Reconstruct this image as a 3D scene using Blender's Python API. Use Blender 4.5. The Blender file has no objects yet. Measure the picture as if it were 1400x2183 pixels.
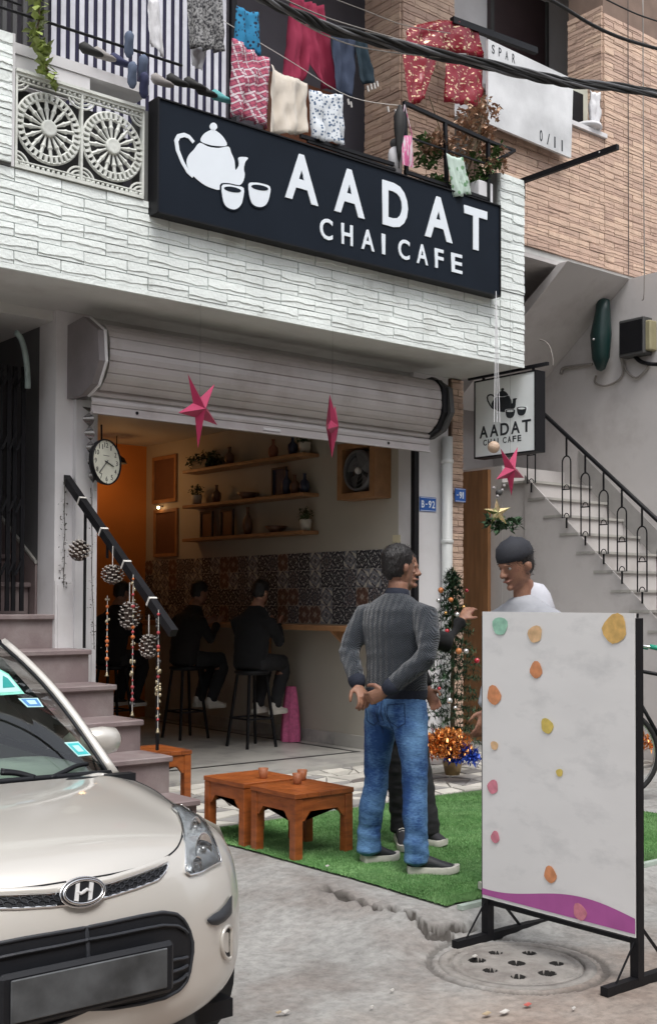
import bpy, bmesh, math, random
import numpy as np
from mathutils import Vector, Matrix, noise as mnoise
from mathutils.bvhtree import BVHTree
random.seed(7)
SC = bpy.context.scene
COL = SC.collection
R_ = math.radians

# ------------------------------------------------------------------ camera
FPX, CX0, CY0, EYE = 2514.0, 700.0, 1223.0, 1.45
YAW, PITCH, ROLL = R_(39.4), R_(1.4), R_(0.2)
def _axes():
    cy, sy, cp, sp = math.cos(YAW), math.sin(YAW), math.cos(PITCH), math.sin(PITCH)
    F = Vector((sy*cp, cy*cp, sp)); Rr = Vector((cy, -sy, 0)); U = Rr.cross(F)
    cr, sr = math.cos(ROLL), math.sin(ROLL)
    return (Rr*cr+U*sr, U*cr-Rr*sr, F)
AR, AU, AF = _axes()
CAM = Vector((0, 0, EYE))
cam = bpy.data.cameras.new('camera'); camo = bpy.data.objects.new('camera', cam); COL.objects.link(camo)
m3 = Matrix((AR, AU, -AF)).transposed()
camo.matrix_world = Matrix.Translation(CAM) @ m3.to_4x4()
cam.sensor_fit = 'HORIZONTAL'; cam.sensor_width = 36.0; cam.lens = 36.0*FPX/1400.0
cam.shift_y = (CY0-1091.5)/1400.0; cam.clip_end = 500; cam.clip_start = 0.05
SC.camera = camo
def ray(x, y): return AR*((x-CX0)/FPX) - AU*((y-CY0)/FPX) + AF
def at(x, y, X=None, Y=None, Z=None):
    r = ray(x, y)
    if X is not None: t = X/r.x
    elif Y is not None: t = Y/r.y
    else: t = (Z-EYE)/r.z
    return CAM + r*t

# ------------------------------------------------------------------ world, sun, exposure
W = bpy.data.worlds.new('World'); SC.world = W; W.use_nodes = True
wn = W.node_tree; wn.nodes.clear()
sky = wn.nodes.new('ShaderNodeTexSky'); sky.sky_type = 'NISHITA'; sky.sun_disc = False
SUN_EL, SUN_AZ = R_(62), R_(200)
sky.sun_elevation = SUN_EL; sky.sun_rotation = SUN_AZ; sky.dust_density = 3.0; sky.air_density = 1.0; sky.ozone_density = 1.0
hs = wn.nodes.new('ShaderNodeHueSaturation'); hs.inputs['Saturation'].default_value = 0.28
bg = wn.nodes.new('ShaderNodeBackground'); bg.inputs['Strength'].default_value = 0.12
wo = wn.nodes.new('ShaderNodeOutputWorld')
wn.links.new(sky.outputs[0], hs.inputs['Color']); wn.links.new(hs.outputs[0], bg.inputs[0]); wn.links.new(bg.outputs[0], wo.inputs[0])
sl = bpy.data.lights.new('sun', 'SUN'); sl.energy = 0.9; sl.angle = R_(25); sl.color = (1.0, 0.97, 0.93)
so = bpy.data.objects.new('sun', sl); COL.objects.link(so)
sd = Vector((math.sin(SUN_AZ)*math.cos(SUN_EL), math.cos(SUN_AZ)*math.cos(SUN_EL), math.sin(SUN_EL)))
so.rotation_euler = sd.to_track_quat('Z', 'Y').to_euler(); so.location = (0, -3, 12)
SC.view_settings.view_transform = 'Standard'; SC.view_settings.look = 'None'
SC.view_settings.gamma = 1.0; SC.view_settings.exposure = 1.1; SC.view_settings.use_curve_mapping = False

# ------------------------------------------------------------------ materials
MATS = {}
def mat(name, col, rough=0.65, metal=0.0, var=0.12, scale=6.0, bump=0.15, bscale=60.0, rand=0.0, spec=0.5, coat=0.0,
        col2=None, c2scale=3.0, c2lo=0.5, c2hi=0.65, emit=None, estr=0.0, alpha=1.0, sheen=0.0, stretch=(1,1,1), huevar=0.0):
    if name in MATS: return MATS[name]
    m = bpy.data.materials.new(name); m.use_nodes = True; nt = m.node_tree; N = nt.nodes; L = nt.links
    b = N['Principled BSDF']
    geo = N.new('ShaderNodeNewGeometry'); mp = N.new('ShaderNodeMapping'); mp.inputs['Scale'].default_value = stretch
    L.new(geo.outputs['Position'], mp.inputs[0])
    n1 = N.new('ShaderNodeTexNoise'); n1.inputs['Scale'].default_value = scale; n1.inputs['Detail'].default_value = 5
    L.new(mp.outputs[0], n1.inputs['Vector'])
    mr = N.new('ShaderNodeMapRange'); mr.inputs['From Min'].default_value = 0.3; mr.inputs['From Max'].default_value = 0.7
    mr.inputs['To Min'].default_value = 1-var; mr.inputs['To Max'].default_value = 1+var
    L.new(n1.outputs['Fac'], mr.inputs[0])
    last = mr.outputs[0]
    if rand:
        oi = N.new('ShaderNodeObjectInfo'); m2 = N.new('ShaderNodeMapRange')
        m2.inputs['To Min'].default_value = 1-rand; m2.inputs['To Max'].default_value = 1+rand
        L.new(oi.outputs['Random'], m2.inputs[0]); mu = N.new('ShaderNodeMath'); mu.operation = 'MULTIPLY'
        L.new(last, mu.inputs[0]); L.new(m2.outputs[0], mu.inputs[1]); last = mu.outputs[0]
    base = N.new('ShaderNodeRGB'); base.outputs[0].default_value = (*col, 1)
    cs = base.outputs[0]
    if col2:
        n3 = N.new('ShaderNodeTexNoise'); n3.inputs['Scale'].default_value = c2scale; n3.inputs['Detail'].default_value = 7
        n3.inputs['Roughness'].default_value = 0.62
        L.new(mp.outputs[0], n3.inputs['Vector'])
        r3 = N.new('ShaderNodeMapRange'); r3.inputs['From Min'].default_value = c2lo; r3.inputs['From Max'].default_value = c2hi
        L.new(n3.outputs['Fac'], r3.inputs[0])
        mx = N.new('ShaderNodeMix'); mx.data_type = 'RGBA'; L.new(r3.outputs[0], mx.inputs[0]); L.new(cs, mx.inputs[6])
        mx.inputs[7].default_value = (*col2, 1); cs = mx.outputs[2]
    if huevar:
        h = N.new('ShaderNodeHueSaturation'); oi2 = N.new('ShaderNodeObjectInfo'); m4 = N.new('ShaderNodeMapRange')
        m4.inputs['To Min'].default_value = .5-huevar; m4.inputs['To Max'].default_value = .5+huevar
        L.new(oi2.outputs['Random'], m4.inputs[0]); L.new(m4.outputs[0], h.inputs['Hue']); L.new(cs, h.inputs['Color']); cs = h.outputs[0]
    sc = N.new('ShaderNodeVectorMath'); sc.operation = 'SCALE'; L.new(cs, sc.inputs[0]); L.new(last, sc.inputs['Scale'])
    L.new(sc.outputs[0], b.inputs['Base Color'])
    b.inputs['Roughness'].default_value = rough; b.inputs['Metallic'].default_value = metal
    b.inputs['Specular IOR Level'].default_value = spec
    b.inputs['Coat Weight'].default_value = coat; b.inputs['Coat Roughness'].default_value = 0.05
    if sheen: b.inputs['Sheen Weight'].default_value = sheen
    if bump:
        n2 = N.new('ShaderNodeTexNoise'); n2.inputs['Scale'].default_value = bscale; n2.inputs['Detail'].default_value = 6
        L.new(mp.outputs[0], n2.inputs['Vector'])
        bp = N.new('ShaderNodeBump'); bp.inputs['Strength'].default_value = bump; bp.inputs['Distance'].default_value = 0.01
        L.new(n2.outputs['Fac'], bp.inputs['Height']); L.new(bp.outputs[0], b.inputs['Normal'])
    if emit:
        b.inputs['Emission Color'].default_value = (*emit, 1); b.inputs['Emission Strength'].default_value = estr
    MATS[name] = m
    return m
def nodes_of(m): return m.node_tree.nodes, m.node_tree.links, m.node_tree.nodes['Principled BSDF']

# ------------------------------------------------------------------ mesh builder
def frame(d, up=None):
    d = d.normalized(); up = up or Vector((0, 0, 1))
    if abs(d.dot(up)) > 0.98: up = Vector((1, 0, 0))
    s = d.cross(up).normalized(); u = s.cross(d).normalized()
    return s, u
class MB:
    def __init__(s): s.v = []; s.f = []; s.mi = []; s.cur = 0; s.M = None
    def add(s, vs, fs):
        o = len(s.v)
        if s.M is not None: vs = [s.M @ Vector(v) for v in vs]
        s.v += [tuple(v) for v in vs]; s.f += [tuple(i+o for i in f) for f in fs]; s.mi += [s.cur]*len(fs)
        return s
    def box(s, x0, y0, z0, x1, y1, z1):
        vs = [(x, y, z) for z in (z0, z1) for y in (y0, y1) for x in (x0, x1)]
        return s.add(vs, [(0,2,3,1),(4,5,7,6),(0,1,5,4),(2,6,7,3),(0,4,6,2),(1,3,7,5)])
    def bbox(s, x0, y0, z0, x1, y1, z1, b=0.005):
        # box with chamfered edges
        c = [(x0,x1),(y0,y1),(z0,z1)]; cen = Vector(((x0+x1)/2,(y0+y1)/2,(z0+z1)/2))
        bm = bmesh.new(); bmesh.ops.create_cube(bm, size=1)
        for v in bm.verts: v.co = Vector((cen.x+v.co.x*(x1-x0), cen.y+v.co.y*(y1-y0), cen.z+v.co.z*(z1-z0)))
        bmesh.ops.bevel(bm, geom=bm.edges[:], offset=b, segments=1, affect='EDGES')
        bm.verts.index_update()
        s.add([v.co.copy() for v in bm.verts], [[v.index for v in f.verts] for f in bm.faces]); bm.free(); return s
    def tube(s, pts, r, n=8, cap=True, closed=False):
        pts = [Vector(p) for p in pts]; k = len(pts); rs = r if isinstance(r, (list, tuple)) else [r]*k
        vs = []; up = None
        for i, p in enumerate(pts):
            a = pts[(i-1) % k] if (i or closed) else p; b = pts[(i+1) % k] if (i < k-1 or closed) else p
            d = (b-a); d = d if d.length > 1e-9 else Vector((0,0,1)); d.normalize()
            if up is None: sx, u = frame(d)
            else:
                u = (up - d*up.dot(d)); u = u.normalized() if u.length > 1e-6 else frame(d)[1]; sx = d.cross(u)
            up = u
            for j in range(n):
                t = 2*math.pi*j/n; vs.append(p+sx*math.cos(t)*rs[i]+u*math.sin(t)*rs[i])
        fs = []
        for i in range(k if closed else k-1):
            i2 = (i+1) % k
            for j in range(n):
                j2 = (j+1) % n; fs.append((i*n+j, i*n+j2, i2*n+j2, i2*n+j))
        if cap and not closed: fs.append(tuple(range(n))[::-1]); fs.append(tuple((k-1)*n+j for j in range(n)))
        return s.add(vs, fs)
    def bar(s, a, b, w, h, up=None):
        a = Vector(a); b = Vector(b); sx, u = frame(b-a, Vector(up) if up else None)
        vs = [p+sx*i*w/2+u*j*h/2 for p in (a, b) for i, j in ((-1,-1),(1,-1),(1,1),(-1,1))]
        return s.add(vs, [(0,1,2,3),(7,6,5,4),(0,4,5,1),(1,5,6,2),(2,6,7,3),(3,7,4,0)])
    def lathe(s, prof, n=24, o=(0,0,0), axis='Z', cap=True):
        vs = []; o = Vector(o)
        for r, h in prof:
            for j in range(n):
                t = 2*math.pi*j/n; c, q = math.cos(t)*r, math.sin(t)*r
                vs.append(o+Vector({'Z': (c, q, h), 'Y': (c, h, q), 'X': (h, c, q)}[axis]))
        fs = []
        for i in range(len(prof)-1):
            for j in range(n):
                j2 = (j+1) % n; fs.append((i*n+j, i*n+j2, (i+1)*n+j2, (i+1)*n+j))
        if cap: fs.append(tuple(range(n))[::-1]); fs.append(tuple((len(prof)-1)*n+j for j in range(n)))
        return s.add(vs, fs)
    def ball(s, c, r, n=10, sc=(1,1,1)):
        prof = [(max(1e-4, math.sin(math.pi*i/(n//2+2))), -math.cos(math.pi*i/(n//2+2))) for i in range(n//2+3)]
        c = Vector(c); vs = []
        for a, h in prof:
            for j in range(n):
                t = 2*math.pi*j/n; vs.append((c.x+math.cos(t)*a*r*sc[0], c.y+math.sin(t)*a*r*sc[1], c.z+h*r*sc[2]))
        fs = [(i*n+j, i*n+(j+1) % n, (i+1)*n+(j+1) % n, (i+1)*n+j) for i in range(len(prof)-1) for j in range(n)]
        return s.add(vs, fs)
    def grid(s, fn, nu, nv):
        vs = [fn(i/nu, j/nv) for j in range(nv+1) for i in range(nu+1)]
        fs = [(j*(nu+1)+i, j*(nu+1)+i+1, (j+1)*(nu+1)+i+1, (j+1)*(nu+1)+i) for j in range(nv) for i in range(nu)]
        return s.add(vs, fs)
    def prism(s, poly, d):
        # poly: list of 3D points (planar), d: extrusion vector
        n = len(poly); d = Vector(d); P = [Vector(p) for p in poly]
        bm = bmesh.new(); vv = [bm.verts.new(p) for p in P]; f = bm.faces.new(vv)
        r = bmesh.ops.triangulate(bm, faces=[f]); bm.verts.index_update()
        tri = [[v.index for v in q.verts] for q in bm.faces]; bm.free()
        vs = P+[p+d for p in P]
        fs = [t for t in tri]+[[i+n for i in t][::-1] for t in tri]+[(i, (i+1) % n, (i+1) % n+n, i+n) for i in range(n)]
        return s.add(vs, fs)
    def loft(s, pts, rad, n=16, ref=(1,0,0)):
        # closed loft of ellipses; rad = list of (rx, ry) : rx along ref, ry across
        pts = [Vector(p) for p in pts]; k = len(pts); vs = []
        for i, p in enumerate(pts):
            d = (pts[min(i+1, k-1)]-pts[max(i-1, 0)]).normalized()
            rf = Vector(ref); sx = (rf-d*rf.dot(d)); sx = sx.normalized() if sx.length > 1e-4 else frame(d)[0]; u = d.cross(sx)
            rx, ry = rad[i] if isinstance(rad[i], (tuple, list)) else (rad[i], rad[i])
            for j in range(n):
                t = 2*math.pi*j/n; vs.append(p+sx*math.cos(t)*rx+u*math.sin(t)*ry)
        o = len(vs)
        d0 = (pts[0]-pts[1]).normalized(); d1 = (pts[-1]-pts[-2]).normalized()
        r0 = rad[0] if not isinstance(rad[0], (tuple, list)) else min(rad[0]); r1 = rad[-1] if not isinstance(rad[-1], (tuple, list)) else min(rad[-1])
        vs += [pts[0]+d0*r0*.6, pts[-1]+d1*r1*.6]
        fs = [(i*n+j, i*n+(j+1) % n, (i+1)*n+(j+1) % n, (i+1)*n+j) for i in range(k-1) for j in range(n)]
        fs += [((j+1) % n, j, o) for j in range(n)]+[((k-1)*n+j, (k-1)*n+(j+1) % n, o+1) for j in range(n)]
        return s.add(vs, fs)
    def build(s, name, m, parent=None, loc=None, smooth=False, auto=None, label=None):
        me = bpy.data.meshes.new(name)
        off = Vector((0,0,0)); 
        if parent is not None: off = Vector(parent.get('_org', (0,0,0)))
        elif loc is not None: off = Vector(loc)
        me.from_pydata([tuple(Vector(v)-off) for v in s.v], [], s.f)
        for x in (m if isinstance(m, (list, tuple)) else [m]): me.materials.append(x)
        if isinstance(m, (list, tuple)) and len(m) > 1: me.polygons.foreach_set('material_index', s.mi)
        bm = bmesh.new(); bm.from_mesh(me)
        bmesh.ops.remove_doubles(bm, verts=bm.verts, dist=1e-6)
        bmesh.ops.recalc_face_normals(bm, faces=bm.faces); bm.to_mesh(me); bm.free()
        if smooth or auto:
            me.polygons.foreach_set('use_smooth', [True]*len(me.polygons))
            if auto: me.set_sharp_from_angle(angle=R_(auto))
        o = bpy.data.objects.new(name, me); COL.objects.link(o)
        if parent is not None: o.parent = parent; o['_org'] = tuple(off)
        elif loc is not None: o.location = loc; o['_org'] = tuple(off)
        if label: o['label'] = label
        return o
def thing(name, label, cat, loc=(0,0,0), group=None):
    o = bpy.data.objects.new(name, None); COL.objects.link(o); o.location = loc
    o.empty_display_size = .1
    o['label'] = label; o['category'] = cat; o['_org'] = tuple(loc)
    if group: o['group'] = group
    return o
def tag(o, label, cat, group=None):
    o['label'] = label; o['category'] = cat
    if group: o['group'] = group
    return o
def piece(name, me, loc, parent, rz=0.0, scale=None):
    o = bpy.data.objects.new(name, me); COL.objects.link(o)
    o.parent = parent; o.location = Vector(loc)-Vector(parent.get('_org', (0,0,0))); o.rotation_euler = (0, 0, rz)
    if scale: o.scale = scale
    return o
def mesh_of(mb, name, m, auto=None):
    o = mb.build(name, m, auto=auto); me = o.data; bpy.data.objects.remove(o); return me
def copy_tree(o, parent=None):
    c = o.copy(); COL.objects.link(c); c.parent = parent
    for ch in list(o.children): copy_tree(ch, c)
    return c
def remesh(mb, name, m, parent, vox=0.012, smooth_it=4, disp=None, keep=None, label=None):
    o = mb.build(name, m, parent)
    md = o.modifiers.new('r', 'REMESH'); md.mode = 'VOXEL'; md.voxel_size = vox
    ms = o.modifiers.new('s', 'SMOOTH'); ms.iterations = smooth_it; ms.factor = 0.5
    dg = bpy.context.evaluated_depsgraph_get(); me = bpy.data.meshes.new_from_object(o.evaluated_get(dg))
    o.modifiers.clear(); o.data = me
    off = Vector(parent.get('_org', (0,0,0)))
    if disp or keep:
        bm = bmesh.new(); bm.from_mesh(me); bm.normal_update()
        if disp:
            mv = [(v, v.normal.copy()*disp(v.co+off)) for v in bm.verts]
            for v, d in mv: v.co += d
        if keep:
            bmesh.ops.delete(bm, geom=[v for v in bm.verts if not keep(v.co+off)], context='VERTS')
        bm.to_mesh(me); bm.free()
    me.polygons.foreach_set('use_smooth', [True]*len(me.polygons))
    if label: o['label'] = label
    return o
def text_piece(ch, name, m, parent, P0, ux, uz, w, h, d=0.004, bold=0.0, fit=True):
    """one glyph (or short word) fitted into a w x h cell whose lower left corner is P0; ux/uz unit vectors of the plane"""
    cu = bpy.data.curves.new('t', 'FONT'); cu.body = ch; cu.size = 1; cu.extrude = 0.02; cu.offset = bold; cu.resolution_u = 4
    o = bpy.data.objects.new('t', cu); COL.objects.link(o)
    dg = bpy.context.evaluated_depsgraph_get(); me = bpy.data.meshes.new_from_object(o.evaluated_get(dg)); bpy.data.objects.remove(o)
    xs = [v.co.x for v in me.vertices]; ys = [v.co.y for v in me.vertices]
    x0, x1, y0, y1 = min(xs), max(xs), min(ys), max(ys)
    if ch == '1': w *= .45
    sx = w/(x1-x0) if fit else h/(y1-y0); sy = h/(y1-y0)
    ux = Vector(ux).normalized(); uz = Vector(uz).normalized(); nn = ux.cross(uz); P0 = Vector(P0)
    off = Vector(parent.get('_org', (0,0,0)))
    for v in me.vertices:
        p = P0+ux*((v.co.x-x0)*sx)+uz*((v.co.y-y0)*sy)+nn*((v.co.z/0.02)*d)
        v.co = p-off
    me.materials.clear(); me.materials.append(m); me.name = name
    q = bpy.data.objects.new(name, me); COL.objects.link(q); q.parent = parent; q['_org'] = tuple(off)
    return q

M_ = {}
M_['white_brick'] = mat('white_painted_brick', (.78,.83,.81), .7, var=.08, scale=3, bump=.6, bscale=45, rand=.06, col2=(.55,.58,.55), c2scale=4, c2lo=.56, c2hi=.8)
M_['white_mortar'] = mat('white_joint', (.15,.155,.15), .9)
M_['tan_brick'] = mat('tan_brick', (.56,.40,.31), .85, var=.12, scale=7, bump=.6, bscale=50, rand=.14, col2=(.36,.25,.19), c2scale=9, c2lo=.55, c2hi=.8, huevar=.006)
M_['tan_mortar'] = mat('tan_joint', (.20,.14,.11), .95)
M_['plaster_white'] = mat('off_white_wall_paint', (.68,.67,.68), .7, var=.05, scale=2, bump=.08, bscale=25, col2=(.55,.53,.53), c2scale=1.6, c2lo=.5, c2hi=.8)
M_['plaster_grey'] = mat('grey_soffit_paint', (.58,.58,.56), .8, var=.05, scale=2, bump=.08, bscale=20, col2=(.40,.38,.36), c2scale=1.3, c2lo=.5, c2hi=.8)
M_['stair_wall'] = mat('old_pale_wall_paint', (.55,.525,.515), .75, var=.05, scale=1.5, bump=.1, bscale=22, col2=(.43,.40,.39), c2scale=2.2, c2lo=.5, c2hi=.75)
M_['inside_wall'] = mat('cream_inside_wall', (.45,.42,.36), .7, var=.05, scale=2, bump=.05)
M_['orange_wall'] = mat('orange_inside_wall', (.55,.20,.04), .6, var=.08, scale=2, bump=.05)
M_['black_metal'] = mat('black_painted_metal', (.008,.008,.010), .5, spec=.25, var=.2, bump=.1, bscale=80)
M_['dark_panel'] = mat('black_sign_panel', (.010,.015,.024), .6, var=.1, scale=2, bump=.03, bscale=30, spec=.12)
M_['sign_white'] = mat('sign_letter_white', (.78,.84,.90), .4, var=.02, bump=0)
M_['wood'] = mat('reddish_brown_wood', (.32,.088,.022), .33, var=.25, scale=9, bump=.15, bscale=30, stretch=(1,1,4), col2=(.19,.05,.016), c2scale=7, c2lo=.45, c2hi=.75)
M_['wood_shelf'] = mat('shelf_wood', (.33,.17,.08), .5, var=.2, scale=10, bump=.1)
M_['stair_stone'] = mat('dusty_maroon_stone', (.215,.168,.168), .55, var=.08, scale=4, bump=.15, bscale=90, col2=(.30,.26,.25), c2scale=3, c2lo=.48, c2hi=.7)
M_['white_metal'] = mat('white_painted_metal', (.60,.59,.60), .5, var=.05, bump=.05)
M_['shutter'] = mat('mauve_grey_shutter', (.47,.44,.44), .45, metal=.1, var=.08, scale=3, bump=.06, col2=(.36,.32,.31), c2scale=2.5, c2lo=.52, c2hi=.75)
M_['dark_grey'] = mat('dark_grey', (.06,.06,.06), .6)
M_['marble'] = mat('grey_marble', (.42,.41,.38), .35, var=.1, scale=3, bump=.03, col2=(.30,.29,.28), c2scale=4)
M_['chrome'] = mat('chrome', (.75,.75,.75), .12, metal=1, var=.02, bump=0)
M_['rope'] = mat('pale_rope', (.62,.60,.56), .8)
M_['rubber'] = mat('black_rubber', (.015,.015,.015), .7)
# ================================================================== GROUND
def struct(o, kind='structure'): o['kind'] = kind; return o
CRACK = [at(690,1898,Z=-.01), at(735,1920,Z=-.02), at(775,1938,Z=-.03), at(800,1952,Z=-.04), at(840,1962,Z=-.05), at(872,1978,Z=-.06), at(905,1992,Z=-.07), at(935,1998,Z=-.08), at(975,1992,Z=-.08), at(1010,1985,Z=-.08)]
CRACK2 = [at(905,1992,Z=-.07), at(907,2012,Z=-.09), at(960,2004,Z=-.09)]
CRACK3 = [at(490,2097,Z=-.09), at(560,2092,Z=-.09), at(640,2085,Z=-.09), at(700,2078,Z=-.09)]
def segd(p, pl):
    best = 9
    for a, b in zip(pl[:-1], pl[1:]):
        ax, ay = a.x, a.y; dx, dy = b.x-ax, b.y-ay; L2 = dx*dx+dy*dy
        t = max(0, min(1, ((p[0]-ax)*dx+(p[1]-ay)*dy)/L2)); d = math.hypot(p[0]-ax-dx*t, p[1]-ay-dy*t)
        if d < best: best = d
    return best
MHX, MHY = 3.86, 3.42
HOLES = [(math.cos(a)*r, math.sin(a)*r) for a, r in [(0,0),(.4,.17),(1.3,.17),(2.2,.17),(3.1,.16),(3.9,.18),(4.7,.17),(5.6,.17)]]
DIRT = {}
def ground_z(x, y):
    # forecourt at 0, road at -0.1, a sloping apron between them
    fx = min(1, max(0, (x-3.15)/.8)); fy = min(1, max(0, (y-3.62)/.30))
    f = fx*fx*(3-2*fx)*fy*fy*(3-2*fy)
    if y > 5.2: f = max(f, min(1, (y-5.2)/.9)*min(1, max(0, (x-2.6)/.6)))
    z = -.1+.1*f
    z += .010*mnoise.noise(Vector((x*1.1, y*1.1, 3))) + .004*mnoise.noise(Vector((x*5, y*5, 1)))
    d = math.hypot(x-MHX, y-MHY)
    w = min(1, max(0, (d-.30)/.3)); z = z*w+(-.1)*(1-w) if d < .6 else z
    if abs(d-.375) < .016: z -= .010; DIRT[x, y] = .6
    if d < .62 and d > .39: z += .004*mnoise.noise(Vector((x*18, y*18, 9)))
    if 2.2 < x < 4.9 and 2.9 < y < 5.0:
        wob = .025*mnoise.noise(Vector((x*9, y*9, 0)))+.008*mnoise.noise(Vector((x*30, y*30, 0)))
        dc = segd((x+wob, y+wob), CRACK); 
        dc /= (.55+.9*abs(mnoise.noise(Vector((x*5, y*5, 5)))))
        if dc < .020: z -= .05*(1-dc/.020)**.6; DIRT[x, y] = 1
        elif dc < .045: DIRT[x, y] = .3*(1-(dc-.020)/.025)
        if 3.2 < x and dc < .22 and y > 3.45:
            near = min(CRACK, key=lambda c: (c.x-x)**2+(c.y-y)**2)
            if (x-near.x)*.55+(y-near.y)*.83 > 0: z += .022*(1-dc/.22)
        dc = segd((x+wob, y-wob), CRACK2)
        if dc < .020: z -= .05*(1-dc/.020); DIRT[x, y] = .9
    if 2.0 < x < 3.6 and 2.4 < y < 3.6:
        dc = segd((x, y+.02*mnoise.noise(Vector((x*9, y*9, 0)))), CRACK3)
        if dc < .016: z -= .035*(1-dc/.016); DIRT[x, y] = .8
    return z
def axis(lo, hi, fine_lo, fine_hi, cs, fs):
    a = []; x = lo
    while x < hi:
        a.append(x); x += fs if fine_lo <= x < fine_hi else (cs if lo+2 < x < hi-2 or True else cs)
    a.append(hi); return a
xs = [-60,-30,-14,-6,-3,-1,0] + list(np.arange(.5, 2.2, .05)) + list(np.arange(2.2, 4.7, .0125)) + list(np.arange(4.7, 7, .05)) + list(np.arange(7, 12, .25)) + [14,20,40,70]
ys = [-60,-30,-12,-5,-2,0,.8] + list(np.arange(1.4, 2.6, .05)) + list(np.arange(2.6, 4.3, .0125)) + list(np.arange(4.3, 7.9, .06)) + [8.2,9,10,14,20,40,70]
vs = []
for y in ys:
    for x in xs: vs.append((float(x), float(y), ground_z(float(x), float(y)) if (.4 < x < 12 and 1.2 < y < 8) else -.1 if not (x > 3.2 and y > 5) else 0.0))
nx = len(xs)
# drop the patch under the manhole lid
fs = []
for j in range(len(ys)-1):
    for i in range(nx-1):
        cxm = (xs[i]+xs[i+1])/2-MHX; cym = (ys[j]+ys[j+1])/2-MHY
        if cxm*cxm+cym*cym < .292**2: continue
        fs.append((j*nx+i, j*nx+i+1, (j+1)*nx+i+1, (j+1)*nx+i))
me = bpy.data.meshes.new('ground'); me.from_pydata(vs, [], fs); me.polygons.foreach_set('use_smooth', [True]*len(fs))
da = me.attributes.new('crack_dirt', 'FLOAT', 'POINT'); da.data.foreach_set('value', [float(DIRT.get((v[0], v[1]), 0)) for v in vs])
gm = mat('dusty_concrete_road', (.315,.312,.30), .85, var=.13, scale=2.2, bump=.55, bscale=38, col2=(.235,.215,.20), c2scale=1.5, c2lo=.46, c2hi=.62)
# grit, stains and fine cracks as real wear of the surface
N, L, B = nodes_of(gm)
geo = N.new('ShaderNodeNewGeometry'); vo = N.new('ShaderNodeTexVoronoi'); vo.inputs['Scale'].default_value = 46; vo.feature = 'F1'
L.new(geo.outputs['Position'], vo.inputs['Vector'])
lt = N.new('ShaderNodeMath'); lt.operation = 'LESS_THAN'; lt.inputs[1].default_value = .13; L.new(vo.outputs['Distance'], lt.inputs[0])
n5 = N.new('ShaderNodeTexNoise'); n5.inputs['Scale'].default_value = 5; L.new(geo.outputs['Position'], n5.inputs['Vector'])
g5 = N.new('ShaderNodeMath'); g5.operation = 'GREATER_THAN'; g5.inputs[1].default_value = .52; L.new(n5.outputs['Fac'], g5.inputs[0])
mu = N.new('ShaderNodeMath'); mu.operation = 'MULTIPLY'; L.new(lt.outputs[0], mu.inputs[0]); L.new(g5.outputs[0], mu.inputs[1])
src = B.inputs['Base Color'].links[0].from_socket
mx = N.new('ShaderNodeMix'); mx.data_type = 'RGBA'; L.new(mu.outputs[0], mx.inputs[0]); L.new(src, mx.inputs[6]); 
vc = N.new('ShaderNodeMix'); vc.data_type = 'RGBA'; L.new(vo.outputs['Color'], vc.inputs[0]); vc.inputs[6].default_value = (.12,.11,.10,1); vc.inputs[7].default_value = (.46,.44,.41,1)
L.new(vc.outputs[2], mx.inputs[7])
# brown road earth beyond the old apron, with an uneven border
sp3 = N.new('ShaderNodeSeparateXYZ'); L.new(geo.outputs['Position'], sp3.inputs[0])
n6 = N.new('ShaderNodeTexNoise'); n6.inputs['Scale'].default_value = 1.3; n6.inputs['Detail'].default_value = 8; n6.inputs['Roughness'].default_value = .7; L.new(geo.outputs['Position'], n6.inputs['Vector'])
ma = N.new('ShaderNodeMath'); ma.operation = 'MULTIPLY_ADD'; ma.inputs[1].default_value = 1.6; L.new(n6.outputs['Fac'], ma.inputs[0]); L.new(sp3.outputs['Y'], ma.inputs[2])
r6 = N.new('ShaderNodeMapRange'); r6.inputs['From Min'].default_value = 4.35; r6.inputs['From Max'].default_value = 3.75; L.new(ma.outputs[0], r6.inputs[0])
m6 = N.new('ShaderNodeMix'); m6.data_type = 'RGBA'; L.new(r6.outputs[0], m6.inputs[0]); L.new(mx.outputs[2], m6.inputs[6])
mm6 = N.new('ShaderNodeMix'); mm6.data_type = 'RGBA'; mm6.blend_type = 'MULTIPLY'; mm6.inputs[0].default_value = 1; L.new(mx.outputs[2], mm6.inputs[6]); mm6.inputs[7].default_value = (.93,.80,.72,1); L.new(mm6.outputs[2], m6.inputs[7])
# dark crumbs and damp stains
n7 = N.new('ShaderNodeTexNoise'); n7.inputs['Scale'].default_value = 19; n7.inputs['Detail'].default_value = 9; n7.inputs['Roughness'].default_value = .75; L.new(geo.outputs['Position'], n7.inputs['Vector'])
r7 = N.new('ShaderNodeMapRange'); r7.inputs['From Min'].default_value = .36; r7.inputs['From Max'].default_value = .60; r7.inputs['To Min'].default_value = .72; r7.inputs['To Max'].default_value = 1.12; L.new(n7.outputs['Fac'], r7.inputs[0])
s7 = N.new('ShaderNodeVectorMath'); s7.operation = 'SCALE'; L.new(m6.outputs[2], s7.inputs[0]); L.new(r7.outputs[0], s7.inputs['Scale'])
at_ = N.new('ShaderNodeAttribute'); at_.attribute_name = 'crack_dirt'
m8 = N.new('ShaderNodeMix'); m8.data_type = 'RGBA'; L.new(at_.outputs['Fac'], m8.inputs[0]); L.new(s7.outputs[0], m8.inputs[6]); m8.inputs[7].default_value = (.055,.048,.042,1)
L.new(m8.outputs[2], B.inputs['Base Color'])
me.materials.append(gm); go = bpy.data.objects.new('ground', me); COL.objects.link(go); struct(go)

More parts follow.
